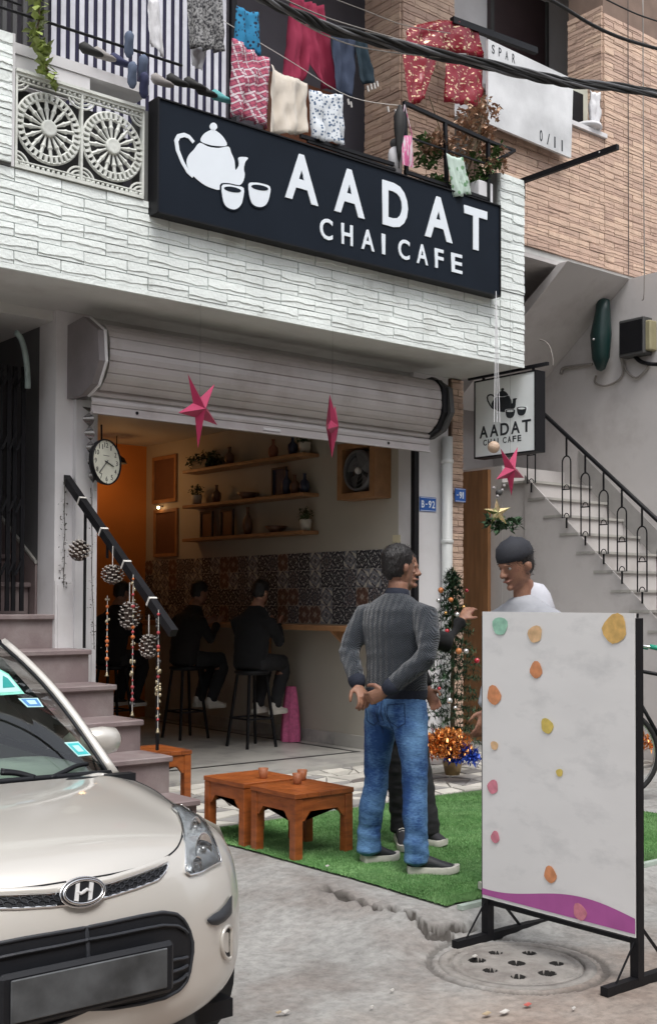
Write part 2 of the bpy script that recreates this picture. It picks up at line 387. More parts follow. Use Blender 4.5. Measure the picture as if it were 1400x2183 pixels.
# manhole
mh = thing('manhole_cover', 'round concrete manhole cover with drain holes beside the menu board foot', 'manhole cover', (MHX, MHY, -.1))
mhm = mat('manhole_concrete', (.255,.24,.222), .9, var=.15, scale=14, bump=.6, bscale=70, col2=(.14,.12,.11), c2scale=6, c2lo=.5, c2hi=.75)
n = 96; vs = []; S = .29
for j in range(n+1):
    for i in range(n+1):
        x = (i/n*2-1)*S; y = (j/n*2-1)*S; r = math.hypot(x, y)
        if r > S: x, y = x*S/r, y*S/r
        z = 0.006 - .004*(r/S)**2 + .0015*mnoise.noise(Vector((x*40, y*40, 0)))
        for k, (hx, hy) in enumerate(HOLES):
            d = math.hypot(x-hx, y-hy); hr = .022 if k % 3 else .029
            if d < hr+.006: z -= .13*min(1, max(0, (hr+.006-d)/.006))
        if abs(r-.25) < .008: z -= .006
        if r > .278: z -= .014
        vs.append((MHX+x, MHY+y, -.1+z))
dkh = mat('drain_hole_shade', (.012,.011,.010), .95)  # darkness of the hollow drain holes, painted on their inner faces
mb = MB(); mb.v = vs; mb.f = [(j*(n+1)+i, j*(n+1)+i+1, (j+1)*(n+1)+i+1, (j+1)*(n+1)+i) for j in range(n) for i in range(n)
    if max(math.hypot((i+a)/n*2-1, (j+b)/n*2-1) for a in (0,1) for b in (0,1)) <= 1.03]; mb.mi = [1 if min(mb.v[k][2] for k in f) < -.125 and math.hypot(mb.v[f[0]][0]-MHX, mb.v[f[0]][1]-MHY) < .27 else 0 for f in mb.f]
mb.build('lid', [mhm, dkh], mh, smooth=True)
MB().lathe([(.290,-.05),(.290,.004),(.318,.006),(.335,.002),(.34,-.04)], 64, (MHX, MHY, -.1), cap=False).build('rim', mhm, mh, smooth=True)

# litter on the road
lm = [mat('litter_white', (.6,.58,.55), .7), mat('litter_red', (.5,.12,.10), .7), mat('litter_tan', (.42,.33,.22), .8)]
for k, (px, py, c, s_) in enumerate([(1125,2147,1,.022),(1076,2162,0,.026),(1038,2166,2,.024),(1012,2043,0,.016),(698,1850,0,.014),(793,2152,0,.011),(610,2162,0,.02),(595,2164,2,.015),(1223,2155,0,.012),(836,2116,0,.012),(700,2000,0,.010)]):
    z = 0.03 if py < 1900 else -.093; p = at(px, py, Z=z)
    o = MB().add([Vector((p.x, p.y, z))+Vector((math.cos(a)*s_*r, math.sin(a)*s_*.55*r, .004+.006*(i % 2))) for i, (a, r) in enumerate([(0,1),(.9,.8),(2,.9),(3.1,1.1),(4,.7),(5.2,.9)])], [(0,1,2,3,4,5)]).build('litter', lm[c], loc=p)
    o.modifiers.new('t', 'SOLIDIFY').thickness = .003
    tag(o, ['small crumpled white paper scrap lying on the ground','small red scrap lying on the road in front of the manhole','small tan scrap lying on the ground'][c], 'litter', 'scraps of litter on the ground')

# crazy paving strip in front of the shop
pav = thing('crazy_paving', 'strip of white and grey crazy paving between the green mat and shop floor', 'paving', (6.5, 7, 0))
cem = mat('paving_cement', (.20,.19,.18), .9, bump=.4)
MB().box(3.95, 6.29, -.02, 9.13, 7.86, .012).build('cement_bed', cem, pav)
pm = [mat('stone_white', (.55,.53,.48), .5, rand=.15, var=.12), mat('stone_grey', (.30,.29,.28), .5, rand=.2, var=.15), mat('stone_dark', (.17,.15,.14), .5, rand=.2)]
rng = random.Random(3)
nxp, nyp = 24, 8; jx = {}
for i in range(nxp+1):
    for j in range(nyp+1):
        a = .32 if 0 < i < nxp else 0; b = .32 if 0 < j < nyp else 0
        jx[i, j] = Vector((3.97+(i+rng.uniform(-a, a))*5.14/nxp, 6.31+(j+rng.uniform(-b, b))*1.53/nyp, 0))
def stone(poly):
    c = sum(poly, Vector())/len(poly); z = .018+rng.uniform(0, .006)
    out = [c+(p-c)*(1-.013/max(.03, (p-c).length)) for p in poly]
    top = [c+(p-c)*.97+Vector((0,0,z)) for p in out]; bot = [p+Vector((0,0,.004)) for p in out]; k = len(poly)
    mb = MB().add(bot+top, [tuple(range(k, 2*k))]+[(i, (i+1) % k, (i+1) % k+k, i+k) for i in range(k)])
    mb.build('stone', pm[rng.choices([0,1,2], [6,3,1])[0]], pav)
for i in range(nxp):
    for j in range(nyp):
        q = [jx[i,j], jx[i+1,j], jx[i+1,j+1], jx[i,j+1]]; t = rng.random()
        if t < .28: stone([q[0],q[1],q[2]]); stone([q[0],q[2],q[3]])
        elif t < .42:
            m_ = (q[0]+q[1])/2; stone([q[0],m_,q[2],q[3]]); stone([m_,q[1],q[2]])
        else: stone(q)

# artificial grass mat
gmx0, gmx1, gmy0, gmy1 = 4.02, 6.9, 4.0, 6.27
turf = thing('artificial_grass_mat', 'bright green artificial grass mat in front of the shop under the tables and people', 'grass mat', (5.4, 5.1, 0))
gcol = mat('mat_backing', (.06,.17,.04), .9, var=.2, scale=5)
def tz(x, y): return max(ground_z(x, y), -.05)+.012
MB().grid(lambda u, v: (gmx0+(gmx1-gmx0)*u, gmy0+(gmy1-gmy0)*v, tz(gmx0+(gmx1-gmx0)*u, gmy0+(gmy1-gmy0)*v)), 60, 48).build('backing', gcol, turf)
bl = mat('green_plastic_blade', (.20,.37,.14), .7, var=.3, scale=1.6, bump=0, col2=(.11,.25,.08), c2scale=9, c2lo=.42, c2hi=.68)
NB = 230000; rs = np.random.RandomState(1)
bx = gmx0+rs.rand(NB)*(gmx1-gmx0)+ .012*np.sin(rs.rand(NB)*9); by = gmy0+rs.rand(NB)**1.25*(gmy1-gmy0)
# coarse height lookup
gx = np.linspace(gmx0, gmx1, 60); gy = np.linspace(gmy0, gmy1, 50); H0 = np.array([[tz(a, b) for a in gx] for b in gy])
ix = np.clip(((bx-gmx0)/(gmx1-gmx0)*59).astype(int), 0, 59); iy = np.clip(((by-gmy0)/(gmy1-gmy0)*49).astype(int), 0, 49); bz = H0[iy, ix]-.002
an = rs.rand(NB)*6.283; hh = .006+rs.rand(NB)*.009; edge = (by > gmy1-.16) | (by < gmy0+.10) ; hh = hh*np.where(edge, 1.5, 1)
w_ = .0016+.0008*rs.rand(NB); lx = (rs.rand(NB)-.5)*.018+.004*np.sin(bx*3+by*7); ly = (rs.rand(NB)-.5)*.018
V = np.zeros((NB, 3, 3)); V[:,0] = np.stack([bx-np.cos(an)*w_, by-np.sin(an)*w_, bz], 1); V[:,1] = np.stack([bx+np.cos(an)*w_, by+np.sin(an)*w_, bz], 1); V[:,2] = np.stack([bx+lx, by+ly, bz+hh], 1)
V[:, :, 0] -= 5.4; V[:, :, 1] -= 5.1
me = bpy.data.meshes.new('grass_blades'); me.vertices.add(NB*3); me.vertices.foreach_set('co', V.reshape(-1)); me.loops.add(NB*3); me.loops.foreach_set('vertex_index', np.arange(NB*3))
me.polygons.add(NB); me.polygons.foreach_set('loop_start', np.arange(NB)*3); me.polygons.foreach_set('loop_total', np.full(NB, 3)); me.update(); me.materials.append(bl)
o = bpy.data.objects.new('grass_blades', me); COL.objects.link(o); o.parent = turf; o['kind'] = 'stuff'
# pale metal strip along the street edge of the mat
sm = mat('pale_green_strip', (.42,.50,.44), .45, var=.15, scale=12)
o = MB().bar((4.05, 3.945, .006), (6.95, 3.945, .012), .035, .022).build('edge_strip', sm, loc=(5.5, 3.945, 0)); tag(o, 'pale green metal edging strip along the street side of the grass mat', 'edging strip')

# ================================================================== CAFE BUILDING
cafe = thing('cafe_building', 'cafe building with white split brick overhang above an open shutter shopfront', 'building', (5.8, 7.85, 0))
def brick_variants(w, h, d, n, m, nm):
    out = []
    for k in range(n):
        rg = random.Random(k*13+5); mb = MB(); g = .0035; W_ = w-2*g; H_ = h-2*g; nc = 7; ph = rg.uniform(0, 9)
        lo = rg.uniform(.22, .38)
        rows = [[], [], [], []]
        for i in range(nc+1):
            x = g+W_*i/nc; wk = (0 if i == 0 else wk)+rg.uniform(-.10, .10); wk = max(-.16, min(.22, wk)); led = H_*(lo+wk)
            p = d*rg.uniform(.75, 1.0)
            p = d*(.92+.08*p/d)
            rows[0].append((x, -d*.82, g)); rows[1].append((x, -d*(.72+.12*rg.random()), g+led))
            rows[2].append((x, -p, g+led+.003)); rows[3].append((x, -d*.86, g+H_))
        vs = sum(rows, []); a = nc+1
        fs = [(j*a+i, j*a+i+1, (j+1)*a+i+1, (j+1)*a+i) for j in range(3) for i in range(nc)]
        o = len(vs); vs += [(g, 0, g), (g+W_, 0, g), (g+W_, 0, g+H_), (g, 0, g+H_)]
        fs += [tuple([o, o+3, 3*a, 2*a, a, 0]), tuple([nc, a+nc, 2*a+nc, 3*a+nc, o+2, o+1])]
        fs += [tuple([o, *range(0, a), o+1]), tuple([o+3, o+2, *range(4*a-1, 3*a-1, -1)])]
        mb.add(vs, fs); me = mesh_of(mb, nm, m); me['w'] = w; me['h'] = h; out.append(me)
    return out
BW, BH = .328, .0885
WB = brick_variants(BW, BH, .028, 14, M_['white_brick'], 'brick'); WH = brick_variants(BW/2, BH, .030, 4, M_['white_brick'], 'brick')
def lay(parent, full, half, x0, x1, z0, z1, yp, bw, bh, seed=1, skip=None, face='y', clipx=True):
    """running bond on a plane. face 'y': plane y=yp facing -Y, x along. face 'x': plane x=yp facing -X, x0..x1 run along y"""
    rg = random.Random(seed); r = 0; z = z0; cnt = 0
    while z < z1-bh*.4:
        x = x0-(bw/2 if r % 2 else 0)
        while x < x1-.02:
            a = max(x, x0); b = min(x+bw, x1); w = b-a
            if w > .03 and not (skip and skip((a+b)/2, z+bh/2)):
                me = rg.choice(full if w > bw*.75 else half); s = (w/me['w'], rg.uniform(.85, 1.15), min(bh, z1-z)/me['h'])
                if face == 'y': piece('brick', me, (a, yp+rg.uniform(-.002, .002), z), parent, 0, s)
                else: piece('brick', me, (yp+rg.uniform(-.002, .002), b, z), parent, -math.pi/2, s)
                cnt += 1
            x += bw
        z += bh; r += 1
    return cnt
OY = 7.07; SZ = 3.58
pw = MB().box(1.3, OY, SZ, 7.72, OY+.16, 4.222).box(4.13, OY+.002, 4.222, 7.72, OY+.15, 4.86).box(7.72, OY, SZ, 8.06, OY+.34, 5.27).build('parapet_wall', M_['white_mortar'], cafe)
z_first = 4.222-7*BH
lay(pw, WB, WH, 2.2, 7.73, z_first-.001, 4.222, OY, BW, BH, 1, skip=lambda x, z: False)
lay(pw, WB, WH, 7.735, 8.06, z_first-.001+7*BH, 5.27, OY, BW, BH, 2)
lay(pw, WB, WH, 7.735, 8.06, z_first, 4.222, OY, BW, BH, 5)
MB().box(2.2, OY-.022, SZ-.012, 8.062, OY+.0, z_first+.0).build('drip_edge', M_['white_brick'], pw)
# textured pillar at far left
pl = MB().box(2.5, OY-.03, 4.224, 3.155, OY+.2, 5.075).build('balcony_pillar', M_['white_mortar'], cafe)
lay(pl, WB, WH, 2.5, 3.150, 4.24, 5.07, OY-.03, .22, .083, 9)
MB().box(3.155, OY-.035, 4.224, 3.175, OY+.1, 5.08).build('trim', M_['plaster_white'], pl)
# soffit and slab
MB().box(1.3, OY+.004, SZ-.006, 8.058, 7.90, SZ+.15).build('soffit', M_['plaster_grey'], cafe)
MB().box(1.3, 7.9, 3.5, 8.058, 13, 3.78).build('floor_slab', M_['plaster_grey'], cafe)
# ground floor piers
MB().box(3.88, 7.85, -.1, 4.15, 8.12, SZ-.008).build('white_pier', M_['plaster_white'], cafe)
MB().box(4.02, 7.80, .0, 4.16, 7.849, 2.93).build('shutter_channel', M_['white_metal'], cafe)
MB().box(3.882, 7.835, .2, 4.10, 7.848, 1.60).box(3.90, 7.825, .25, 4.06, 7.836, 1.57).build('recessed_panel', M_['plaster_white'], cafe)
MB().box(7.45, 7.85, -.1, 7.90, 8.05, SZ-.008).build('white_pier', M_['plaster_white'], cafe)
MB().box(7.445, 7.80, .0, 7.475, 7.849, 2.9).build('shutter_channel', M_['black_metal'], cafe)
MB().box(4.15, 7.92, 2.90, 7.45, 8.06, SZ-.008).build('lintel', M_['plaster_grey'], cafe)
bs = MB().box(7.93, 7.84, -.1, 8.075, 8.3, SZ-.008).build('brick_pier', M_['tan_mortar'], cafe)
TBW, TBH = .32, .073
TB = brick_variants(TBW, TBH, .022, 12, M_['tan_brick'], 'brick'); TH = brick_variants(TBW/2, TBH, .022, 4, M_['tan_brick'], 'brick')
lay(bs, TB, TH, 7.93, 8.075, 0, 3.56, 7.84, .145, .062, 4)
# pipe
pipe = thing('drain_pipe', 'white plastic drain pipe running down between the shop pier and the brick pier', 'pipe', (7.82, 7.78, 0))
MB().tube([(7.82,7.78,0),(7.82,7.78,3.0)], .05, 16).build('pipe', mat('white_pvc', (.66,.68,.67), .35, var=.05), pipe, smooth=True)
for z in (.7, 2.0, 2.75): MB().lathe([(.052,0),(.058,.005),(.058,.035),(.052,.04)], 16, (7.82,7.78,z)).build('collar', MATS['white_pvc'], pipe, smooth=True)
# interior shell
RX0, RX1, RY0, RY1, RZ = 4.15, 7.45, 7.9, 12.6, 3.36
MB().box(RX0-.1, 7.86, -.05, RX1+.1, RY1+.1, .045).build('shop_floor', M_['marble'], cafe)
blk = mat('black_inlay', (.03,.03,.03), .4)
MB().box(RX0+.1, 8.40, .045, 7.30, 8.445, .048).box(7.255, 8.446, .045, 7.30, 12.0, .048).build('floor_inlay', blk, cafe)
MB().box(RX0-.05, RY1, 0, RX1+.05, RY1+.1, RZ).build('back_wall', M_['orange_wall'], cafe)
MB().box(4.05, 8.12, 0, RX0, RY1, RZ).build('side_wall', M_['inside_wall'], cafe)
rw = MB().box(RX1, 8.05, 0, RX1+.12, RY1, RZ).build('side_wall', M_['inside_wall'], cafe)
MB().box(RX0-.1, 8.06, RZ, RX1+.1, RY1+.1, RZ+.1).build('ceiling', M_['inside_wall'], cafe)
# marble skirting slabs
for k in range(5): MB().bbox(RX1-.018, 8.06+k*.9, .046, RX1-.001, 8.06+k*.9+.895, .17, .002).build('skirting', M_['marble'], rw)
# wall tiles
def tile_mat(name, ca, cb, cc, n, s):
    m = bpy.data.materials.new(name); m.use_nodes = True; Nn, Ll = m.node_tree.nodes, m.node_tree.links; B = Nn['Principled BSDF']
    tc = Nn.new('ShaderNodeTexCoord'); sp = Nn.new('ShaderNodeSeparateXYZ'); Ll.new(tc.outputs['Object'], sp.inputs[0])
    def mth(op, a, b=None):
        q = Nn.new('ShaderNodeMath'); q.operation = op
        for i, v in enumerate((a, b)):
            if v is None: continue
            if isinstance(v, (int, float)): q.inputs[i].default_value = v
            else: Ll.new(v, q.inputs[i])
        return q.outputs[0]
    y = mth('SUBTRACT', sp.outputs['Y'], 0); z = mth('SUBTRACT', sp.outputs['Z'], 0)
    r = mth('SQRT', mth('ADD', mth('MULTIPLY', y, y), mth('MULTIPLY', z, z))); th = mth('ARCTAN2', z, y)
    pet = mth('MULTIPLY', mth('SINE', mth('MULTIPLY', th, n)), .18); rr = mth('ADD', mth('MULTIPLY', r, s), pet)
    v = mth('SINE', mth('MULTIPLY', rr, 6.28)); k1 = mth('GREATER_THAN', v, .1)
    ay = mth('ABSOLUTE', y); az = mth('ABSOLUTE', z); dia = mth('SINE', mth('MULTIPLY', mth('ADD', ay, az), 95)); k2 = mth('GREATER_THAN', mth('ADD', dia, v), .9)
    m1 = Nn.new('ShaderNodeMix'); m1.data_type = 'RGBA'; Ll.new(k1, m1.inputs[0]); m1.inputs[6].default_value = (*ca, 1); m1.inputs[7].default_value = (*cb, 1)
    m2 = Nn.new('ShaderNodeMix'); m2.data_type = 'RGBA'; Ll.new(k2, m2.inputs[0]); Ll.new(m1.outputs[2], m2.inputs[6]); m2.inputs[7].default_value = (*cc, 1)
    Ll.new(m2.outputs[2], B.inputs['Base Color']); B.inputs['Roughness'].default_value = .35
    return m
TM = [tile_mat('tile_white_on_black', (.03,.035,.045), (.55,.55,.53), (.04,.04,.05), 8, 22), tile_mat('tile_grey_flower', (.20,.21,.24), (.50,.48,.42), (.07,.07,.09), 4, 16),
      tile_mat('tile_rust', (.13,.075,.06), (.20,.13,.10), (.36,.32,.28), 6, 12), tile_mat('tile_dark_lace', (.05,.055,.07), (.42,.42,.42), (.12,.10,.10), 12, 18)]
ts = .18; rg = random.Random(11)
tms = []
for m in TM: tms.append(mesh_of(MB().bbox(-.008, -ts/2+.0015, -ts/2+.0015, 0, ts/2-.0015, ts/2-.0015, .0015), 'wall_tile', m))
for i in range(25):
    for j in range(4): piece('wall_tile', rg.choice(tms), (RX1-.001, 8.10+ts/2+i*ts, 1.235+ts/2+j*ts), rw)
# counter ledge
ct = thing('wall_counter', 'light wooden counter ledge fixed along the tiled shop wall', 'counter', (7.3, 9, 1.2))
MB().bbox(7.05, 8.05, 1.18, 7.438, 12.3, 1.228, .004).build('counter_top', M_['wood_shelf'], ct)
for y in (8.6, 10, 11.4): MB().prism([(7.10,y,1.18),(7.438,y,1.18),(7.438,y,.9)], (0,.03,0)).build('bracket', M_['wood_shelf'], ct)
# house number plates
def plate(name, label, x0, x1, z0, z1, y, txt, col, x_off=.1):
    p = thing(name, label, 'number plate', ((x0+x1)/2, y, z0))
    MB().bbox(x0, y-.008, z0, x1, y, z1, .002).build('panel', mat(name+'_blue', col, .35, bump=0), p)
    MB().box(x0+.006, y-.0095, z1-.010, x1-.006, y-.0081, z1-.006).box(x0+.006, y-.0095, z0+.006, x1-.006, y-.0081, z0+.010).build('border', M_['sign_white'], p)
    w = (x1-x0)*.86/len(txt); h = (z1-z0)*.5
    for i, ch in enumerate(txt):
        cw, chh, dz = (w*.8, h, 0) if ch != '-' else (w*.5, h*.14, h*.42)
        text_piece(ch, 'letter', M_['sign_white'], p, (x0+(x1-x0)*.07+i*w+(w-cw)/2, y-.0085, z0+(z1-z0)*.25+dz), (1,0,0), (0,0,1), cw, chh, .002, .02)
plate('number_plate', 'bright blue B-92 house number plate on the white shop pier', 7.525, 7.735, 2.295, 2.43, 7.848, 'B-92', (.02,.11,.42))
plate('number_plate', 'faded small blue 91 house number plate on the brick pier behind the pipe', 7.925, 8.07, 2.40, 2.53, 7.79, '-91', (.10,.20,.34))

# ------------------------------------------------------------------ rolling shutter
sh = thing('rolling_shutter', 'mauve grey rolled up metal shutter above the shop opening', 'shutter', (5.8, 7.5, 3.1))
# hood: slats wrapped round a faceted drum section
prof = [(7.66,3.46),(7.54,3.44),(7.46,3.40),(7.42,3.33),(7.41,3.245),(7.415,3.16),(7.445,3.08),(7.50,3.02),(7.57,2.975)]
for k in range(len(prof)-1):
    (ya, za), (yb, zb) = prof[k], prof[k+1]
    nrm = Vector((0, zb-za, -(yb-ya))).normalized(); nrm = -nrm if nrm.y > 0 else nrm
    vs = []
    for x in (4.075, 7.37):
        for t, off in ((.0,-.004),(.06,.006),(.5,.011),(.94,.006),(1.0,-.004)):
            vs.append((x, ya+(yb-ya)*t+nrm.y*off, za+(zb-za)*t+nrm.z*off))
    fs = [(i, i+1, i+6, i+5) for i in range(4)]
    o = MB().add(vs, fs).build('slat', M_['shutter'], sh); o.modifiers.new('s', 'SOLIDIFY').thickness = .004
bxm = mat('shutter_side_plate', (.20,.18,.185), .55, var=.1)
for xa in (3.965, 7.44):
    out = [(7.84,3.47),(7.60,3.49),(7.385,3.36),(7.36,3.14),(7.46,2.99),(7.62,2.93),(7.84,2.93)]
    o = MB().prism([(xa, y, z) for y, z in out], (.05, 0, 0)).build('side_bracket', bxm if xa < 5 else M_['dark_grey'], sh)
    if xa < 5: MB().tube([(xa+.06, y, z) for y, z in out[1:6]], .012, 6).build('bracket_rim', M_['white_metal'], sh)
    else: MB().prism([(xa-.06, y, z) for y, z in [(7.60,3.42),(7.47,3.44),(7.40,3.36),(7.39,3.14),(7.48,3.0),(7.60,2.95)]], (.055,0,0)).build('drum_end', M_['black_metal'], sh)
z = 2.99
for k in range(2):
    o = MB().add([(x, y, zz) for x in (4.03, 7.40) for y, zz in ((7.60,z),(7.585,z-.012),(7.58,z-.035),(7.585,z-.055),(7.60,z-.062))], [(i,i+1,i+6,i+5) for i in range(4)]).build('slat', M_['shutter'], sh)
    o.modifiers.new('s', 'SOLIDIFY').thickness = .004; z -= .066
MB().box(4.03, 7.585, 2.80, 7.40, 7.60, 2.862).box(4.03, 7.56, 2.80, 7.40, 7.586, 2.812).build('bottom_bar', M_['shutter'], sh)
for x in (4.4, 6.9): MB().lathe([(.012,0),(.012,-.004)], 10, (x,7.584,2.84), 'Y').build('bolt', M_['black_metal'], sh)
MB().box(5.55, 7.575, 2.825, 5.72, 7.585, 2.845).build('handle', M_['white_metal'], sh)
for x in (4.155, 7.41): MB().box(x, 7.79, .05, x+.035, 7.84, 2.86).build('guide_rail', M_['white_metal'] if x < 5 else M_['black_metal'], sh)

# ------------------------------------------------------------------ main sign
SY = 6.95
sg = thing('shop_sign', 'long black AADAT CHAI CAFE sign board with white letters and teapot below the balcony', 'sign', (5.88, SY, 4.12))
p0, p1 = at(322,203,Y=SY), at(1063,635,Y=SY)
sx0, sx1 = 4.185, 7.62
MB().box(sx0, SY, 4.13, sx1, SY+.11, 4.912).build('board', M_['dark_panel'], sg)
MB().box(sx0-.008, SY-.012, 4.118, sx1+.008, SY+.112, 4.13).box(sx0-.008, SY-.012, 4.912, sx1+.008, SY+.112, 4.922).box(sx0-.014, SY-.012, 4.118, sx0-.0005, SY+.112, 4.922).box(sx1+.0005, SY-.012, 4.118, sx1+.012, SY+.112, 4.922).build('frame', M_['black_metal'], sg)
def sp(x, y, yy=SY): return at(x, y, Y=yy)
def letter(ch, xl, xr, yt, yb, ytr=None, bold=.0, par=sg):
    a = sp(xl, yb); t = sp((xl+xr)/2, yt); b = sp(xr, yb); xw = b.x-a.x
    return a, xw
def put(ch, xl, xr, z0, z1, bold):
    a = sp(xl, 450).x; b = sp(xr, 450).x
    text_piece(ch, 'letter', M_['sign_white'], sg, (a, SY-.001, z0), (1,0,0), (0,0,1), b-a, z1-z0, .007, bold)
zt1 = (sp(628,322).z+sp(1012,446).z)/2; zb1 = (sp(628,424).z+sp(1016,535).z)/2
for ch, a, b in [('A',606,677),('A',711,776),('D',814,868),('A',904,963),('T',988,1037)]: put(ch, a, b, zb1, zt1, .028)
zt2 = (sp(694,461).z+sp(973,545).z)/2; zb2 = (sp(694,508).z+sp(973,584).z)/2
for ch, a, b in [('C',681,708),('H',727,751),('A',769,797),('I',813,820),('C',848,872),('A',887,911),('F',926,944),('E',961,984)]: put(ch, a, b, zb2, zt2, .016 if ch != 'I' else -.01)
# teapot and cups
LOGO = {
 'pot': [(413,318),(425,304),(443,312),(465,315),(486,312),(492,325),(499,342),(501,362),(508,352),(507,338),(512,334),(528,336),(522,345),(519,360),(521,372),(516,389),(503,397),(468,404),(455,402),(437,395),(417,380),(403,364),(397,345),(402,330)],
 'lid': [(427,300),(433,286),(445,278),(454,276),(465,282),(476,293),(483,309),(466,311),(445,308)],
 'knob': [(446,270),(449,263),(455,261),(461,265),(462,272),(457,277),(450,276)],
 'cup1': [(471,397),(484,393),(500,396),(518,401),(516,425),(511,438),(500,446),(485,443),(475,430)],
 'cup2': [(528,393),(540,389),(556,391),(574,398),(573,418),(567,434),(556,441),(541,438),(532,425)],
}
def logo_part(nm, pts, m, fn, d):
    P = [fn(*q) for q in pts]
    # round the outline a little
    Q = []
    n = len(P)
    for i in range(n):
        a, b, c, e = P[i-1], P[i], P[(i+1) % n], P[(i+2) % n]
        for t in (0, .33, .66):
            t2, t3 = t*t, t*t*t
            Q.append(.5*((2*b)+(c-a)*t+(2*a-5*b+4*c-e)*t2+(3*b-a-3*c+e)*t3))
    return MB().prism(Q, d)
def build_logo(parent, fn, d, m, mdark, s=1):
    for nm, key in (('teapot_body','pot'),('teapot_lid','lid'),('teapot_knob','knob'),('cup','cup1'),('cup','cup2')):
        dd = Vector(d)*(2.0 if 'cup' in nm else 1)
        if 'cup' in nm:
            c = sum((Vector((*q, 0)) for q in LOGO[key]), Vector())/len(LOGO[key])
            logo_part(nm, [((x-c.x)*1.14+c.x, (y-c.y)*1.12+c.y) for x, y in LOGO[key]], mdark, fn, Vector(d)*1.5).build('outline', mdark, parent)
        o = logo_part(nm, LOGO[key], m, fn, dd).build(nm, m, parent)
    for cx_, cy_ in ((494,404),(552,400)):
        logo_part('tea', [(cx_+math.cos(t)*18, cy_+math.sin(t)*5.5+math.cos(t)*3) for t in [i*math.pi/5 for i in range(10)]], mdark, fn, Vector(d)*2.5).build('tea', mdark, parent)
    hp = [(411,376),(400,366),(388,345),(378,320),(375,300),(380,290),(392,287),(402,291),(412,303)]
    hh = []
    for i in range(len(hp)-1):
        a, b = hp[i], hp[i+1]; hh += [a, ((a[0]+b[0])/2, (a[1]+b[1])/2)]
    hh.append(hp[-1]); P = [fn(*q)+Vector(d)*.5 for q in hh]
    mb = MB(); nn = Vector(d).normalized(); vs = []
    for i, p in enumerate(P):
        t = (P[min(i+1, len(P)-1)]-P[max(i-1, 0)]).normalized(); sd_ = t.cross(nn).normalized()*(.014*s*(1.15-.5*abs(i/len(P)-.5)))
        vs += [p-sd_-nn*.003, p+sd_-nn*.003, p+sd_+nn*.003, p-sd_+nn*.003]
    k = len(P); mb.add(vs, [(i*4+j, i*4+(j+1) % 4, (i+1)*4+(j+1) % 4, (i+1)*4+j) for i in range(k-1) for j in range(4)]+[(0,3,2,1), tuple((k-1)*4+j for j in range(4))])
    mb.build('teapot_handle', m, parent)
build_logo(sg, lambda x, y: Vector((sp(x, y).x, SY-.001, sp(x, y).z)), (0,-.004,0), M_['sign_white'], M_['dark_panel'])

# ------------------------------------------------------------------ hanging sign
hx = 8.12
hg = thing('hanging_sign', 'small white square AADAT CHAI CAFE box sign projecting from the shop corner', 'sign', (hx, 7.25, 2.6))
a_ = at(1012,812,X=hx); b_ = at(1143,790,X=hx); c_ = at(1010,977,X=hx); d_ = at(1140,962,X=hx)
hy0, hy1 = (a_.y+c_.y)/2, (b_.y+d_.y)/2; hz1 = (a_.z+b_.z)/2; hz0 = (c_.z+d_.z)/2
MB().box(hx+.005, hy1+.004, hz0, hx+.12, hy0-.004, hz1).build('box', M_['black_metal'], hg)
MB().box(hx, hy1+.012, hz0+.01, hx+.005, hy0-.012, hz1-.01).build('face', mat('sign_face', (.84,.88,.88), .4, var=.03, bump=0), hg)
fr = MB(); e = .014
for (ya, yb, za, zb) in ((hy1,hy0,hz1-.01,hz1+.004),(hy1,hy0,hz0-.004,hz0+.01),(hy1,hy1+.012,hz0+.01,hz1-.01),(hy0-.012,hy0,hz0+.01,hz1-.01)): fr.box(hx-.006, ya, za, hx+.13, yb, zb)
fr.build('frame', M_['black_metal'], hg)
MB().bar((hx+.05, 7.84, hz1+.05), (hx+.05, hy1-.1, hz1+.05), .03, .03).build('bracket_arm', M_['black_metal'], hg)
for y in (hy0-.08, hy1+.06): MB().box(hx+.04, y, hz1+.003, hx+.06, y+.02, hz1+.036).build('hanger', M_['black_metal'], hg)
inkm = mat('sign_ink', (.02,.025,.03), .5, bump=0)
def hs_(x, y): 
    p = at(x, y, X=hx); return Vector((hx-.001, p.y, p.z))
# logo coordinates mapped from the big sign
def map_logo(x, y):
    u = (x-375)/200.0; v = (y-262)/185.0
    return Vector((hx-.0008, hy0-.012-(hy0-hy1-.024)*(.21+.66*u), hz1-.15*(hz1-hz0)*1.0-(hz1-hz0)*(.40*v)))
build_logo(hg, map_logo, (-.002,0,0), inkm, MATS['sign_face'], .45)
hw = hy0-hy1-.024; hh_ = hz1-hz0
for i, ch in enumerate('AADAT'):
    text_piece(ch, 'letter', inkm, hg, (hx-.0005, hy0-.012-hw*(.075+.18*i), hz0+hh_*.25), (0,-1,0), (0,0,1), hw*.145, hh_*.155, .002, .022)
x = .14
for ch in 'CHAI CAFE':
    if ch != ' ':
        w = hw*(.060 if ch != 'I' else .014)
        text_piece(ch, 'letter', inkm, hg, (hx-.0005, hy0-.012-hw*x, hz0+hh_*.15), (0,-1,0), (0,0,1), w, hh_*.075, .002, .018)
        x += .082 if ch != 'I' else .045
    else: x += .045

